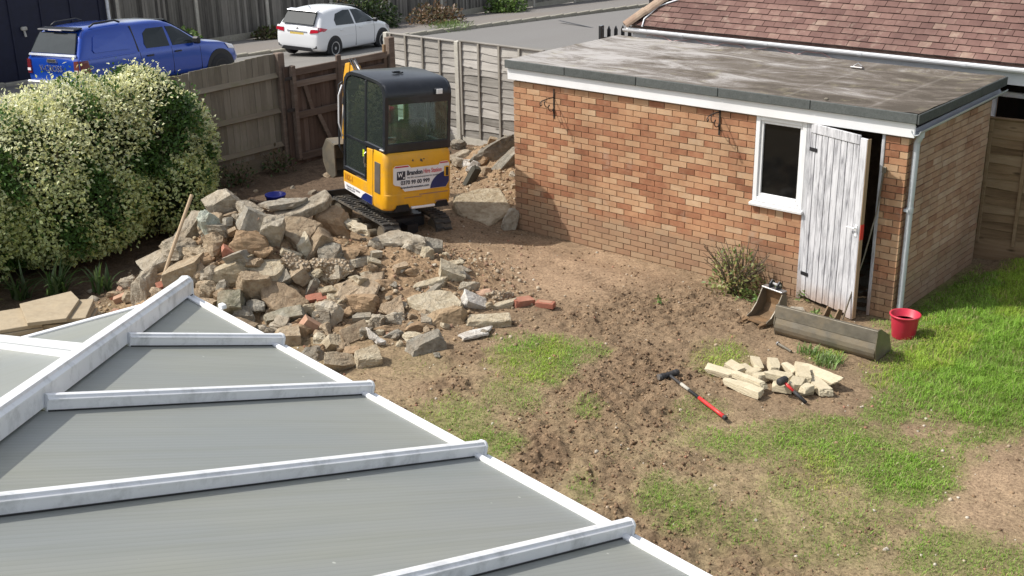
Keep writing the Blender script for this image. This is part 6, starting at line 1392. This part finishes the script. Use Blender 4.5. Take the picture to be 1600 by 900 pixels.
# ---------------------------------------------------------------- loose soil, turf
rg = np.random.default_rng(9); n = 90000
xx = rg.uniform(-7.5, 3.2, n); yy = rg.uniform(-6.6, .0, n); L = ground_layers(xx, yy)
k = rg.random(n) < np.clip(.08 + .6 * L[1] - .6 * L[0] - .05 * L[2], .03, 1); xx, yy = xx[k], yy[k]
pebbles('soil_crumbs', xx, yy, .006, .032, [(.20, .13, .078), (.24, .16, .095), (.15, .098, .062), (.28, .195, .12)], rg)
n = 900; xx = rg.uniform(-6.5, 3.2, n); yy = rg.uniform(-6.3, -.1, n); pebbles('scattered_stones', xx, yy, .012, .035, [(.42, .35, .26), (.36, .28, .2), (.34, .18, .12), (.5, .45, .37)], rg)
def blades(name, xx, yy, h, wid, lean, col, rg, droop=.5):
    n = len(xx); zz = ground_z(xx, yy) - .004; an = rg.uniform(0, 6.28, n); ln = lean * rg.uniform(.3, 1.3, n)
    h = h * rg.uniform(.55, 1.25, n); dx, dy = np.cos(an), np.sin(an); px, py = -dy, dx
    V = np.zeros((n, 5, 3)); base = np.stack([xx, yy, zz], 1); P = np.stack([px, py, np.zeros(n)], 1); D = np.stack([dx, dy, np.zeros(n)], 1)
    up = np.array([0, 0, 1.]); w_ = (wid * rg.uniform(.7, 1.3, n))[:, None]
    m1 = base + D * (h * ln * .35)[:, None] + up * (h * .62)[:, None]; tip = base + D * (h * ln * 1.0)[:, None] + up * (h * (1 - droop * ln * .45))[:, None]
    V[:, 0] = base - P * w_; V[:, 1] = base + P * w_; V[:, 2] = m1 + P * w_ * .8; V[:, 3] = m1 - P * w_ * .8; V[:, 4] = tip
    F4 = np.array([[0, 1, 2, 3]]); F3 = np.array([[3, 2, 4, 4]])
    f = np.array([[0, 1, 2], [0, 2, 3], [3, 2, 4]]); F = (f[None] + (np.arange(n) * 5)[:, None, None]).reshape(-1, 3)
    shade = np.array([.75, .75, 1., 1., 1.15])[None, :, None]
    cc = (col[:, None, :] * shade).reshape(-1, 3)
    return tag(np_mesh(name, V.reshape(-1, 3), F, MAT['vcol'], False, cc), kind='stuff')
n = 480000; xx = rg.uniform(-4.2, 3.6, n); yy = rg.uniform(-6.4, 3.0, n); L = ground_layers(xx, yy); g = L[0]
cl = .45 + .9 * vnoise(xx * 5, yy * 5, 31)
k = (rg.random(n) < np.clip((g - .14) * 1.35, 0, 1) * cl) & ~((xx < .05) & (yy > -.06)) & ~((xx > -.3) & (xx < .1) & (yy > -.08)); xx, yy, g = xx[k], yy[k], g[k]
lawn = smooth(.2, 1., xx) * smooth(-2.4, -1.2, yy); t = fbm(xx * 2.5, yy * 2.5, 71, 3)
col = np.array([.25, .43, .055])[None] * (.7 + .6 * rg.random((len(xx), 1))); dryc = np.array([.40, .41, .16])[None] * (.7 + .6 * rg.random((len(xx), 1)))
mixf = np.clip((.62 - g) * 1.0 + (t - .5) * 1.3, 0, .8)[:, None] * (rg.random((len(xx), 1)) < .8); col = col + (dryc - col) * mixf
dead = rg.random(len(xx)) < .06 + .08 * (1 - lawn); col[dead] = np.array([.42, .36, .19]) * (.8 + .4 * rg.random((dead.sum(), 1)))
pt = fbm(xx * 1.3, yy * 1.3, 131, 3); fine = vnoise(xx * 7, yy * 7, 132); col = col * (.66 + .62 * pt + .25 * (fine - .5))[:, None]; yq = pt > .60; col[yq] *= np.array([1.18, 1.0, .95])
blades('turf', xx, yy, (.75 + .7 * fine) * (.030 + .036 * lawn + .018 * np.clip(g - .6, 0, .4)), .0026, 1.0, col, rg)
n = 30000; xx = rg.uniform(-4.2, 3.2, n); yy = rg.uniform(-6.4, -1.0, n); L = ground_layers(xx, yy); t = fbm(xx * 2, yy * 2, 55, 4)
k = rg.random(n) < np.clip(.1 + (t - .42) * 2.2, 0, .8) * (1 - .7 * L[1]) * smooth(-2.2, -3.6, yy - .3 * xx) * (1 - L[4]); xx, yy = xx[k], yy[k]
col = np.array([.40, .33, .18])[None] * (.6 + .6 * rg.random((len(xx), 1))); gq = rg.random(len(xx)) < .3; col[gq] = np.array([.16, .19, .05])
blades('dead_grass', xx, yy, np.full(len(xx), .026), .0024, 2.4, col, rg, .9)

# ---------------------------------------------------------------- leaves
def leaf_cloud(name, P, N, ln, wd, mat, col, rg, parent=None, fold=.18, hang=.25):
    """P points, N outward directions; each leaf a folded four-corner blade with its own uv"""
    n = len(P); rv = rg.normal(size=(n, 3)); d = N * .55 + rv * .6; d[:, 2] += .15 - hang * rg.random(n); d /= np.linalg.norm(d, axis=1, keepdims=True)
    up = N * .7 + np.array([0, 0, .9]) + rg.normal(size=(n, 3)) * .45; s = np.cross(d, up); s /= np.linalg.norm(s, axis=1, keepdims=True) + 1e-9; u = np.cross(s, d)
    l = (ln * rg.uniform(.65, 1.3, n))[:, None]; w_ = (wd * rg.uniform(.7, 1.25, n))[:, None]
    V = np.zeros((n, 4, 3)); V[:, 0] = P; V[:, 1] = P + d * l * .5 + s * w_ * .5 + u * w_ * fold; V[:, 2] = P + d * l; V[:, 3] = P + d * l * .5 - s * w_ * .5 + u * w_ * fold
    f = np.array([[0, 1, 2], [0, 2, 3]]); F = (f[None] + (np.arange(n) * 4)[:, None, None]).reshape(-1, 3)
    q = np.array([[0, .5], [.5, 1], [1, .5], [.5, 0]]); uv = np.tile(q[f.ravel()], (n, 1))
    return np_mesh(name, V.reshape(-1, 3), F, mat, False, np.repeat(col, 4, 0), parent, uv)
# variegated hedge
hedge = thing('variegated_hedge', 'large bushy hedge of cream and green variegated leaves in front of the boarded fence', 'hedge', (-9.1, -4.3, 0))
HB = [(-9.0, -6.0, .90, .90, 1.15, 1.02), (-9.05, -5.0, 1.0, 1.0, 1.05, 1.06), (-9.1, -4.1, 1.08, .98, .95, 1.10), (-9.15, -3.25, 1.05, .90, .85, 1.14), (-9.35, -2.62, .92, .66, .60, .95), (-8.75, -4.7, .70, .85, 1.2, .68), (-9.0, -7.2, .95, 1.0, 1.2, 1.1), (-8.75, -3.3, .62, .68, .68, .56), (-9.2, -3.1, 1.74, .45, .42, .42), (-9.0, -3.7, 1.55, .5, .5, .5)]
rh = np.random.default_rng(5); Ps = []; Ns = []
def blob_noise(d, i): return 1 + .18 * (fbm(d[:, 0] * 2.3 + i * 7 + 9, d[:, 1] * 2.3 + d[:, 2] * 1.7 + 9, 3 + i, 4) - .5) * 2
for i, (cx, cy, cz, rx, ry, rz) in enumerate(HB):
    n = int(21000 * (rx * ry + rx * rz + ry * rz) / 3.2); d = rh.normal(size=(n, 3)); d /= np.linalg.norm(d, axis=1, keepdims=True)
    r = (1 - .30 * rh.random(n) ** 2.2) * blob_noise(d, i); p = np.array([cx, cy, cz]) + d * r[:, None] * np.array([rx, ry, rz])
    # ragged sprays poking out of the top
    sp = rh.random(n) < .07; p[sp] += d[sp] * rh.uniform(.02, .15, (sp.sum(), 1)) * (.4 + vnoise(p[sp][:, 1] * 9, p[sp][:, 0] * 9, 4))[:, None] + np.array([0, 0, .03])
    nn = d / np.array([rx, ry, rz]); nn /= np.linalg.norm(nn, axis=1, keepdims=True); Ps.append(p); Ns.append(nn)
P = np.concatenate(Ps); N = np.concatenate(Ns)
ins = np.zeros(len(P), bool)
for i, (cx, cy, cz, rx, ry, rz) in enumerate(HB): ins |= (((P - [cx, cy, cz]) / [rx, ry, rz]) ** 2).sum(1) < .56
gap = fbm(P[:, 1] * 3.1 + P[:, 0] * 1.3, P[:, 2] * 3.4, 88, 4)
low = np.clip((1.25 - P[:, 2]) / 1.1, 0, 1)
keep = ~ins & (P[:, 2] > .10) & (P[:, 0] > -10.16) & (rh.random(len(P)) < np.clip(1.15 - 1.1 * np.clip((gap - .49) * 6, 0, 1) * (.03 + low), .15, 1))
P, N = P[keep], N[keep]; n = len(P)
tone_ = (.80 + .35 * rh.random((n, 1)) ); gsel = (fbm(P[:, 1] * 2.2, P[:, 2] * 2.2 + P[:, 0], 97, 3) > .60) | (rh.random(n) < .10)
col = np.ones((n, 3)) * tone_; yl = rh.random(n) < .3; col[yl] *= np.array([1.0, .97, .72]); old = np.clip((1.75 - P[:, 2] + .5 * (rh.random(n) - .5)) / 1.0, 0, 1)[:, None]; col *= 1 - old * np.array([.24, .16, .40])   # lower leaves greener, and darkened to paint in shade on the hedge side
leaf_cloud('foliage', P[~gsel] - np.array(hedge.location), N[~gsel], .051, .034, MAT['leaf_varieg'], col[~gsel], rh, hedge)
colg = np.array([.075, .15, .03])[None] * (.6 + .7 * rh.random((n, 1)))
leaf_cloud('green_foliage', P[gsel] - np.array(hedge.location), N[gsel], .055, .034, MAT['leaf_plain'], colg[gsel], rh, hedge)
mb = MB(); rd = random.Random(2)
for k in range(46):
    i = rd.randrange(len(HB)); cx, cy, cz, rx, ry, rz = HB[i]; a = rd.uniform(0, 6.28); q = Vector((cx + rx * .8 * math.cos(a), cy + ry * .8 * math.sin(a), cz + rz * rd.uniform(-.1, .8)))
    b0 = Vector((cx + rd.uniform(-.3, .3), cy + rd.uniform(-.4, .4), -.05)); mid = b0.lerp(q, .5) + Vector((rd.uniform(-.15, .15), rd.uniform(-.15, .15), .1))
    mb.tube([b0 - hedge.location, mid - hedge.location, q - hedge.location], [.022, .014, .005], 5)
mb.build('stems', MAT['bark'], hedge)
# a heart of bigger dark green leaves so the middle is dense
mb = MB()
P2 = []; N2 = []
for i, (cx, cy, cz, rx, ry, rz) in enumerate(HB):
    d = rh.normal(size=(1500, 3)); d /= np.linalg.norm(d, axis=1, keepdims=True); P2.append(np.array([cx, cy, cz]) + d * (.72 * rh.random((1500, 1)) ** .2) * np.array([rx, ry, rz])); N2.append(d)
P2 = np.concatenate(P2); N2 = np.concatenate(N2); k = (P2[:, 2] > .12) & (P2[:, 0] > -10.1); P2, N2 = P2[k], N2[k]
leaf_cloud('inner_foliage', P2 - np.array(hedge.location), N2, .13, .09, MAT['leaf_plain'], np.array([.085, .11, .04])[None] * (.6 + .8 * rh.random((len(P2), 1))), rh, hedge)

def clump(name, label, cat, loc, n, rad, h, ln, wd, cols, seed, strap=False, group=None, stems=0, parts='leaves'):
    """low leafy plant: rosette of strap leaves, or a small bush of leaves on stems"""
    t = thing(name, label, cat, loc, 0, group); rq = np.random.default_rng(seed)
    if strap:
        m = MB(); V = []; F = []; CC = []
        for _ in range(n):
            a = rq.uniform(0, 6.28); b0 = Vector((rq.uniform(-1, 1) * rad * .5, rq.uniform(-1, 1) * rad * .5, 0)); L_ = ln * rq.uniform(.6, 1.2); d = Vector((math.cos(a), math.sin(a), 0)); s = Vector((-d.y, d.x, 0)) * wd * .5; out = rq.uniform(.3, .9); c = np.array(cols[rq.integers(len(cols))]) * rq.uniform(.7, 1.2)
            k0 = len(V)
            for j in range(5):
                t_ = j / 4; q = b0 + d * (L_ * out * t_ ** 1.4) + Vector((0, 0, L_ * (1.25 * t_ - out * .95 * t_ * t_))); ww = (1 - t_ ** 3) * .95 + .05; V += [tuple(q - s * ww), tuple(q + s * ww)]; CC += [c, c]
            for j in range(4): F.append((k0 + 2 * j, k0 + 2 * j + 1, k0 + 2 * j + 3, k0 + 2 * j + 2))
        np_mesh(parts, np.array(V), np.array(F), MAT['leaf_plain'], False, np.array(CC), t)
    else:
        d = rq.normal(size=(n, 3)); d[:, 2] = np.abs(d[:, 2]); d /= np.linalg.norm(d, axis=1, keepdims=True); r = rq.random(n) ** .5
        P = d * r[:, None] * np.array([rad, rad, h]); P[:, 2] += .02; cc = np.array(cols)[rq.integers(0, len(cols), n)] * rq.uniform(.7, 1.25, (n, 1))
        leaf_cloud(parts, P, d, ln, wd, MAT['leaf_plain'], cc, rq, t)
    if stems:
        m = MB()
        for _ in range(stems):
            a = rq.uniform(0, 6.28); r_ = rad * rq.uniform(.4, 1.1); z_ = h * rq.uniform(.5, 1.1); p1 = Vector((r_ * .5 * math.cos(a), r_ * .5 * math.sin(a), z_ * .55)); p2 = Vector((r_ * math.cos(a + .3), r_ * math.sin(a + .3), z_))
            m.tube([(rq.uniform(-.03, .03), rq.uniform(-.03, .03), -.03), p1, p2], [.008, .006, .003], 5)
            for _ in range(2): m.tube([p1, p1.lerp(p2, .6) + Vector((rq.uniform(-.1, .1), rq.uniform(-.1, .1), rq.uniform(-.02, .1)))], [.004, .002], 4)
        m.build('stems', MAT['bark'], t)
    return t
def at(x, y, dz=0.): return (x, y, gz(x, y) + dz)
gr3 = [(.10, .19, .04), (.16, .26, .06), (.20, .25, .08)]
clump('wall_shrub', 'half-bare scrubby shrub with brown twigs against the brick garage wall', 'shrub', at(-1.72, -.38), 760, .36, .58, .06, .028, [(.13, .19, .05), (.22, .24, .07), (.20, .14, .06), (.28, .30, .10), (.34, .36, .16)], 3, stems=46)
for (x, y, n, r, h, lab, sd) in ((-1.28, -.30, 70, .15, .16, 'fresh green weed at the wall foot, just right of the scrubby shrub', 1), (-1.22, -.62, 60, .15, .12, 'leafy weed in the soil, left of the tipped digging bucket', 2), (-1.02, -.05, 30, .08, .14, 'small weed against the wall beside the door hinge side', 3), (-.62, -.55, 26, .09, .05, 'low weed in the bare soil before the garage door', 4),
                                (-2.10, -1.35, 18, .06, .06, 'tiny yellow-flowered weed alone in the churned soil', 5), (-.42, -.62, 12, .05, .05, 'tiny green seedling under the open door', 6), (-1.45, -.50, 40, .12, .10, 'low green weed at the foot of the scrubby shrub', 7)):
    clump('weed', lab, 'weed', at(x, y), n, r, h, .055, .03, gr3, sd, group='weeds along the garage wall')
o_ = clump('grass_tuft', 'dense tuft of broad green grass between the stone pile and the long bucket', 'grass', at(.10, -1.68), 110, .24, .1, .13, .011, [(.14, .24, .05), (.20, .30, .09), (.26, .32, .14)], 9, True)
o_ = clump('grass_tuft', 'second tuft of long grass touching the front of the long bucket', 'grass', at(-.18, -1.58), 70, .18, .1, .12, .010, [(.14, .24, .05), (.20, .30, .09)], 10, True)
for (x, y, n, L_, lab, sd) in ((-7.70, -5.45, 46, .50, 'strap-leaved iris clump at the foot of the hedge, the largest one', 11), (-8.0, -5.75, 34, .42, 'strap-leaved iris clump under the hedge at the left edge', 12), (-7.45, -5.05, 26, .36, 'smaller strap-leaved clump at the hedge foot nearest the rubble', 13)):
    clump('iris_clump', lab, 'plant', at(x, y), n, .16, .1, L_, .03, [(.05, .10, .025), (.08, .14, .035), (.12, .17, .07)], sd, True, 'strap-leaved plants under the hedge')
clump('rust_shrub', 'rusty brown leaved shrub at the left edge in front of the hedge', 'shrub', at(-7.98, -6.3), 500, .28, .75, .05, .03, [(.16, .06, .03), (.11, .05, .02), (.09, .09, .03)], 14, stems=10)
for (x, y, n, r, h, lab, sd) in ((-10.0, -.35, 160, .28, .42, 'dark green weeds growing up the fence by the gate post', 21), (-9.9, -1.2, 180, .32, .36, 'bramble and weeds at the fence foot between hedge and gate', 22), (-9.7, -1.9, 160, .35, .32, 'weeds at the right end of the hedge under the fence rail', 23)):
    clump('weed', lab, 'weed', at(x, y), n, r, h, .07, .04, [(.05, .09, .025), (.08, .12, .04), (.12, .09, .05)], sd, stems=10, group='weeds at the foot of the boarded fence')
# verge plants across the road
for (x, y, n, r, h, cols, lab, sd) in ((-30.2, 12.0, 500, .55, .7, gr3, 'green weeds at the foot of the far fence behind the white car', 31), (-30.4, 15.6, 350, .6, .4, [(.10, .08, .04), (.12, .15, .05)], 'brown and green undergrowth left of the white car by the far fence', 32), (-30.0, 20.3, 1500, 1.15, 1.6, [(.04, .07, .02), (.07, .10, .03), (.03, .05, .02)], 'dark green bush against the far fence above the white car', 33),
                                (-29.6, 18.3, 900, 1.1, 1.2, [(.09, .07, .035), (.13, .10, .05), (.06, .08, .03)], 'brownish bush behind the front of the white car', 34), (-29.0, 22.9, 900, 1.2, .8, [(.14, .08, .04), (.10, .09, .04), (.17, .11, .06)], 'heap of dry brown undergrowth on the far verge', 35), (-30.2, 28.5, 900, 1.0, .9, [(.12, .20, .04), (.10, .16, .04)], 'bright green weeds on the far verge at the top of the picture', 36), (-28.8, 10.2, 260, .5, .3, [(.12, .10, .05), (.09, .11, .04)], 'low undergrowth between the blue pickup and the far fence', 37)):
    t = clump('verge_bush', lab, 'bush', (x, y, float(land(x, y)) + .0), n, r, h, .16, .10, cols, sd, stems=6, group='plants along the far fence')
clump('grass_tuft', 'flat green grass tuft growing along the far kerb', 'grass', (-26.95, 21.5, float(land(-26.9, 21.5))), 400, .9, .12, .2, .03, [(.12, .19, .05), (.16, .22, .07)], 38, False)
# ---------------------------------------------------------------- things lying about
def rest(name, label, cat, x, y, rz, group=None, dz=0.): return thing(name, label, cat, at(x, y, dz), (0, 0, rz), group)
# red bucket
t = rest('red_bucket', 'round red plastic bucket on the grass at the garage corner', 'bucket', .36, -.52, .3); t.scale = (.9, .9, .9)
m = MB(); m.lathe([(0, .004), (.125, .004), (.13, .012), (.158, .255), (.160, .268), (.176, .270), (.178, .288), (.162, .292), (.154, .286), (.126, .022), (0, .018)], 36); m.build('body', MAT['red_plastic'], t, True)
m = MB(); m.lathe([(0, .20), (.147, .20)], 30); m.build('murky_water', plain('murky_water', (.20, .06, .05), .15), t)
m = MB(); m.tube([(.172 * math.cos(a), .172 * math.sin(a) * .98, .262 - .05 * math.sin(a)) for a in [math.pi * k / 14 for k in range(15)]], .004, 6); m.build('handle', MAT['steel_shiny'], t)
# long grading bucket seen from behind
t = rest('grading_bucket', 'long dull steel grading bucket lying in front of the open garage door', 'digger bucket', -.12, -1.20, R(-.5), dz=-.015)
Lb = 1.10
pb = [(-.125, .0), (-.155, .022), (-.178, .055), (-.188, .095), (-.185, .14), (-.172, .19), (-.160, .225), (-.150, .335), (-.137, .335), (-.150, .195), (-.172, .13), (-.172, .065), (-.145, .012), (.10, .012), (.20, .03), (.20, .018), (.10, .0)]
m = MB(); m.prism([(-Lb / 2, y, z) for y, z in pb], (Lb, 0, 0)); m.build('shell', MAT['steel_worn'], t)
for x in (-Lb / 2 - .012, Lb / 2): MB().prism([(x, -.150, .0), (x, .20, .015), (x, .12, .20), (x, -.09, .33), (x, -.158, .335), (x, -.19, .13)], (.012, 0, 0)).build('end_plate', MAT['steel_worn'], t)
MB().box((0, -.163, .265), (Lb + .02, .012, .13), rot=(-.1, 0, 0), bev=.003).build('back_plate', MAT['steel_worn'], t)
MB().box((0, .205, .022), (Lb, .05, .012)).build('cutting_edge', MAT['steel_rust'], t)
for x in (-.06, .06): MB().prism([(x, .0, .25), (x, -.10, .33), (x, -.02, .40), (x, .06, .36)], (.014, 0, 0)).build('hanger', MAT['steel_rust'], t)
# small digging bucket tipped on its back, mouth to the house
t = thing('digging_bucket', 'small rusty digging bucket with two teeth beside the long grading bucket', 'digger bucket', at(-.93, -1.06, .0), (0, 0, R(-12))); t.scale = (.88, .88, .86)
pb = [(-.20, .035), (-.02, .02), (.11, .06), (.16, .16), (.15, .30), (.12, .38), (.108, .375), (.137, .30), (.147, .165), (.10, .075), (-.02, .034), (-.20, .05)]
m = MB(); m.prism([(-.15, y, z) for y, z in pb], (.30, 0, 0)); m.build('shell', MAT['steel_rust'], t)
for x in (-.162, .15): MB().prism([(x, -.20, .03), (x, -.02, .02), (x, .11, .06), (x, .16, .16), (x, .15, .30), (x, .12, .385), (x, .06, .37), (x, -.03, .20), (x, -.12, .10), (x, -.19, .07)], (.012, 0, 0)).build('cheek', MAT['steel_worn'], t)
for x in (-.13, .13): MB().prism([(x - .03, -.20, .03), (x + .03, -.20, .03), (x + .015, -.30, .012), (x - .015, -.30, .012)], (0, 0, .03)).build('tooth', MAT['steel_rust'], t)
MB().box((0, -.215, .045), (.30, .05, .016)).build('cutting_edge', MAT['steel_rust'], t)
MB().box((0, .10, .392), (.32, .10, .022), bev=.005).build('top_plate', MAT['steel_shiny'], t)
for x in (-.055, .055):
    m = MB(); m.prism([(x - .008, .06, .40), (x - .008, .17, .40), (x - .008, .16, .47), (x - .008, .12, .50), (x - .008, .075, .46)], (.016, 0, 0)); m.build('hanger', Bk, t)
m = MB(); m.tube([(-.08, .12, .45), (.08, .12, .45)], .016, 10); m.build('pin', MAT['steel_shiny'], t)
# sledge hammer
sx, sy = -.93, -2.95; ex, ey = -.06, -3.36; hd_ = math.atan2(ey - sy, ex - sx); ln_ = math.hypot(ex - sx, ey - sy)
t = thing('sledgehammer', 'sledgehammer with a black head and red grip lying on the churned soil', 'hammer', (sx, sy, max(gz(sx, sy), gz(ex, ey)) + .035), (0, .0, hd_))
m = MB()
m.lathe([(0, -.115), (.024, -.115), (.034, -.105), (.036, -.07), (.029, -.05), (.029, .05), (.036, .07), (.034, .105), (.024, .115), (0, .115)], 14, Matrix.Translation((0, 0, .012)) @ Matrix.Rotation(R(90), 4, 'X') @ Matrix.Rotation(R(8), 4, 'Y')); m.build('head', MAT['black_rubber'], t)
m = MB(); m.lathe([(0, -.003), (.031, -.003), (.031, .003), (0, .003)], 14, Matrix.Translation((0, -.116, .012)) @ Matrix.Rotation(R(90), 4, 'X')); m.build('steel_face', MAT['steel_shiny'], t)
MB().tube([(-.03, 0, .012), (.05, 0, .010), (.55, 0, .0)], [.019, .016, .014], 10).build('shaft', MAT['black_rubber'], t, True)
MB().tube([(.22, 0, .0085), (.36, 0, .006)], [.0165, .0160], 10).build('worn_band', MAT['concrete_pale'], t, True)
MB().tube([(.53, 0, .0), (.62, 0, -.002), (.80, 0, -.006), (ln_ - .02, 0, -.01)], [.0165, .019, .018, .021], 10).build('grip', MAT['red_handle'], t, True)
MB().tube([(ln_ - .02, 0, -.01), (ln_ + .015, 0, -.011)], [.022, .020], 10).build('pommel', MAT['black_rubber'], t)
# lump hammer on the stone pile
t = thing('lump_hammer', 'small lump hammer with a black head and red and black handle on the stone pile', 'hammer', (.085, -2.60, gz(.10, -2.60) + .15), (0, R(24), R(-8)))
m = MB(); m.lathe([(0, -.058), (.027, -.058), (.036, -.046), (.039, 0), (.036, .046), (.027, .058), (0, .058)], 14, Matrix.Rotation(R(90), 4, 'X')); m.build('head', MAT['black_rubber'], t, True)
MB().tube([(.0, 0, 0), (.15, 0, -.002)], [.015, .014], 10).build('shaft', MAT['red_handle'], t, True)
MB().tube([(.145, 0, -.002), (.20, 0, -.003), (.30, 0, -.006)], [.016, .018, .017], 10).build('grip', MAT['black_rubber'], t, True)
# short steel bar
t = thing('steel_bar', 'short dark steel bar on the soil in front of the long bucket', 'bar', at(-.42, -1.63, .02), (0, R(1), R(-24)))
m = MB(); m.tube([(-.09, 0, 0), (.12, 0, 0)], .014, 10); m.build('rod', MAT['steel_worn'], t); m = MB(); m.tube([(-.10, 0, 0), (-.085, 0, 0)], .024, 10); m.build('collar', MAT['steel_shiny'], t)
# pile of cream walling stones
STN = [(-.71, -2.62, .34, .10, 6, 0, 'leftmost cream stone of the pile'), (-.50, -2.36, .24, .11, -22, 0, 'cream stone second from the left at the back of the pile'), (-.62, -2.46, .24, .10, -14, .03, 'cream stone lying over the left end of the pile'), (-.45, -2.20, .30, .085, -48, .02, 'slim cream stone slanting at the back left of the pile'),
       (-.25, -2.16, .34, .10, -52, .03, 'long cream stone slanting across the back of the pile'), (-.05, -2.10, .22, .10, -30, .01, 'short cream stone at the back middle of the pile'), (.02, -1.92, .20, .10, 20, 0, 'flat cream stone set apart behind the pile'), (-.36, -2.44, .14, .10, 80, .02, 'brownish stubby stone in the hollow of the pile'),
       (-.22, -2.48, .16, .09, 70, .02, 'pale stubby stone next to the brownish one'), (-.28, -2.66, .42, .075, -6, .05, 'straight yellowish stone lying across the front of the pile'), (-.26, -2.80, .46, .10, -8, 0, 'longest cream stone along the front of the pile'), (-.02, -2.42, .30, .11, 4, .05, 'cream stone bridging the middle of the pile'),
       (.18, -2.22, .30, .12, -60, .07, 'cream stone tipped over the top of the pile'), (.10, -2.55, .20, .10, 20, .02, 'cream stone under the head of the lump hammer'), (.24, -2.46, .22, .11, -78, .06, 'squared cream stone right of the lump hammer head'), (.30, -2.05, .58, .11, -24, .03, 'long cream stone at the back right of the pile'),
       (.40, -2.26, .40, .12, -34, .02, 'thick cream stone at the right end of the pile'), (.32, -2.42, .18, .10, 40, 0, 'small cream block low at the right front of the pile'), (.38, -2.48, .15, .10, 75, .05, 'upright square-cut stone at the right front of the pile')]
for n_, (x, y, l_, w_, a_, dz, lab) in enumerate(STN):
    x, y, l_, w_ = -.14 + (x + .14) * .78, -2.40 + (y + 2.40) * .86, l_ * .84, w_ * .95
    me = rock_mesh('block', (l_ * 1.05, .058 + .012 * (n_ % 3), w_ * 1.12), 900 + n_, 'walling_stone', MAT['walling'], .35); o = link('walling_stone', me); rd = random.Random(n_)
    o.location = at(x, y, .03 + dz); o.rotation_euler = (rd.uniform(-.18, .18), rd.uniform(-.1, .1), R(a_ + rd.uniform(-6, 6))); tag(o, lab, 'stone', 'cream walling stones in the pile')
# paving slabs stacked by the conservatory
def pav(x, y, z, s, rz, tx, ty, lab, s2=None):
    o = MB().box((0, 0, 0), (s, s2 or s, .042), bev=.005).build('paving_slab', MAT['paving']); o.location = (x, y, z); o.rotation_euler = (tx, ty, R(rz)); tag(o, lab, 'paving slab', 'paving slabs stacked beside the conservatory')
nth = ('topmost', 'second', 'third', 'fourth', 'fifth', 'lowest'); z0 = .02
for k in range(6): pav(-6.76 + .012 * (k % 2), -6.50 - .012 * (k % 3), z0 + .265 - .046 * k, .58, -24 + 2 * (k % 3), 0, 0, f'{nth[k]} buff paving slab of the left-hand stack')
for k in range(6): pav(-6.53 + .012 * k, -6.03 - .012 * (k % 2), z0 + .275 - .047 * k, .56, 50 - 2 * k, 0, 0, f'{nth[k]} buff paving slab of the right-hand stack')
o = MB().prism([(-6.97, -6.27, .312), (-6.39, -6.50, .312), (-6.19, -6.18, .312), (-6.58, -5.80, .312), (-6.88, -5.72, .312)], (0, 0, .042)).build('paving_slab', MAT['paving'], bevel=.005); tag(o, 'five-sided buff paving slab lying askew on top across both stacks', 'paving slab', 'paving slabs stacked beside the conservatory')
# odds and ends
o = rest('dusty_brick', 'red brick with a frog lying at the right end of the rubble', 'brick', -3.05, -2.22, R(20)); MB().box((0, 0, .033), (.215, .10, .065), bev=.006).build('body', MAT['con_red'], o); MB().box((0, 0, .0665), (.15, .05, .003)).build('frog', MAT['con_pink'], o)
for (x, y, a_, lab) in ((-1.75, -1.22, 40, 'pale dry twig on the churned soil near the yellow weed'), (-5.0, -1.35, -20, 'thin dry root on the soil at the rear of the digger'), (-4.75, -1.75, 60, 'pale bent root on the soil right of the rubble heap')):
    m = MB(); m.tube([(-.16, 0, .01), (-.05, .03, .03), (.05, .0, .02), (.17, .05, .012)], [.006, .007, .006, .003], 6); m.tube([(-.05, .03, .03), (.0, .12, .02)], [.005, .002], 5)
    t = rest('dry_twig', lab, 'twig', x, y, R(a_), 'dry twigs on the soil', .01); m.build('wood', MAT['ash_handle'], t)
t = rest('roof_scrap', 'grey slate fragment on the soil below the garage door hinge side', 'fragment', -.92, -.42, .4); MB().prism([(-.09, -.05, .01), (.10, -.04, .01), (.07, .06, .01), (-.06, .05, .01)], (0, 0, .02)).build('piece', MAT['con_grey'], t)
t = rest('metal_mesh', 'bit of rusty grating on the soil in front of the doorway', 'grating', -.32, -.78, R(-30)); m = MB()
for k in range(5): m.box((-.12 + .06 * k, 0, .012), (.012, .12, .012))
for k in (-1, 1): m.box((0, .055 * k, .014), (.30, .012, .014))
m.build('bars', MAT['steel_worn'], t)
t = rest('blue_tub', 'small blue plastic tub in the shade behind the rubble heap', 'tub', -8.5, -1.6, .2); m = MB(); m.lathe([(0, 0), (.11, 0), (.14, .2), (.15, .2), (.15, .22), (.13, .22), (.105, .02), (0, .02)], 20); m.build('body', MAT['blue_plastic'], t, True)
t = thing('roof_stone', 'small dark stone on the flat garage roof near the front edge', 'stone', (-.98, .06, 2.20)); MB().box((0, 0, .012), (.05, .04, .028), bev=.01).build('body', MAT['con_dark'], t)
t = thing('roof_bracket', 'small metal bracket lying at the back edge of the flat roof', 'bracket', (-1.55, 2.0, 2.195)); m = MB(); m.box((0, 0, .012), (.16, .07, .02), bev=.006); m.tube([(-.05, 0, .02), (0, .02, .06), (.06, 0, .03)], .008, 6); m.build('body', MAT['steel_shiny'], t)
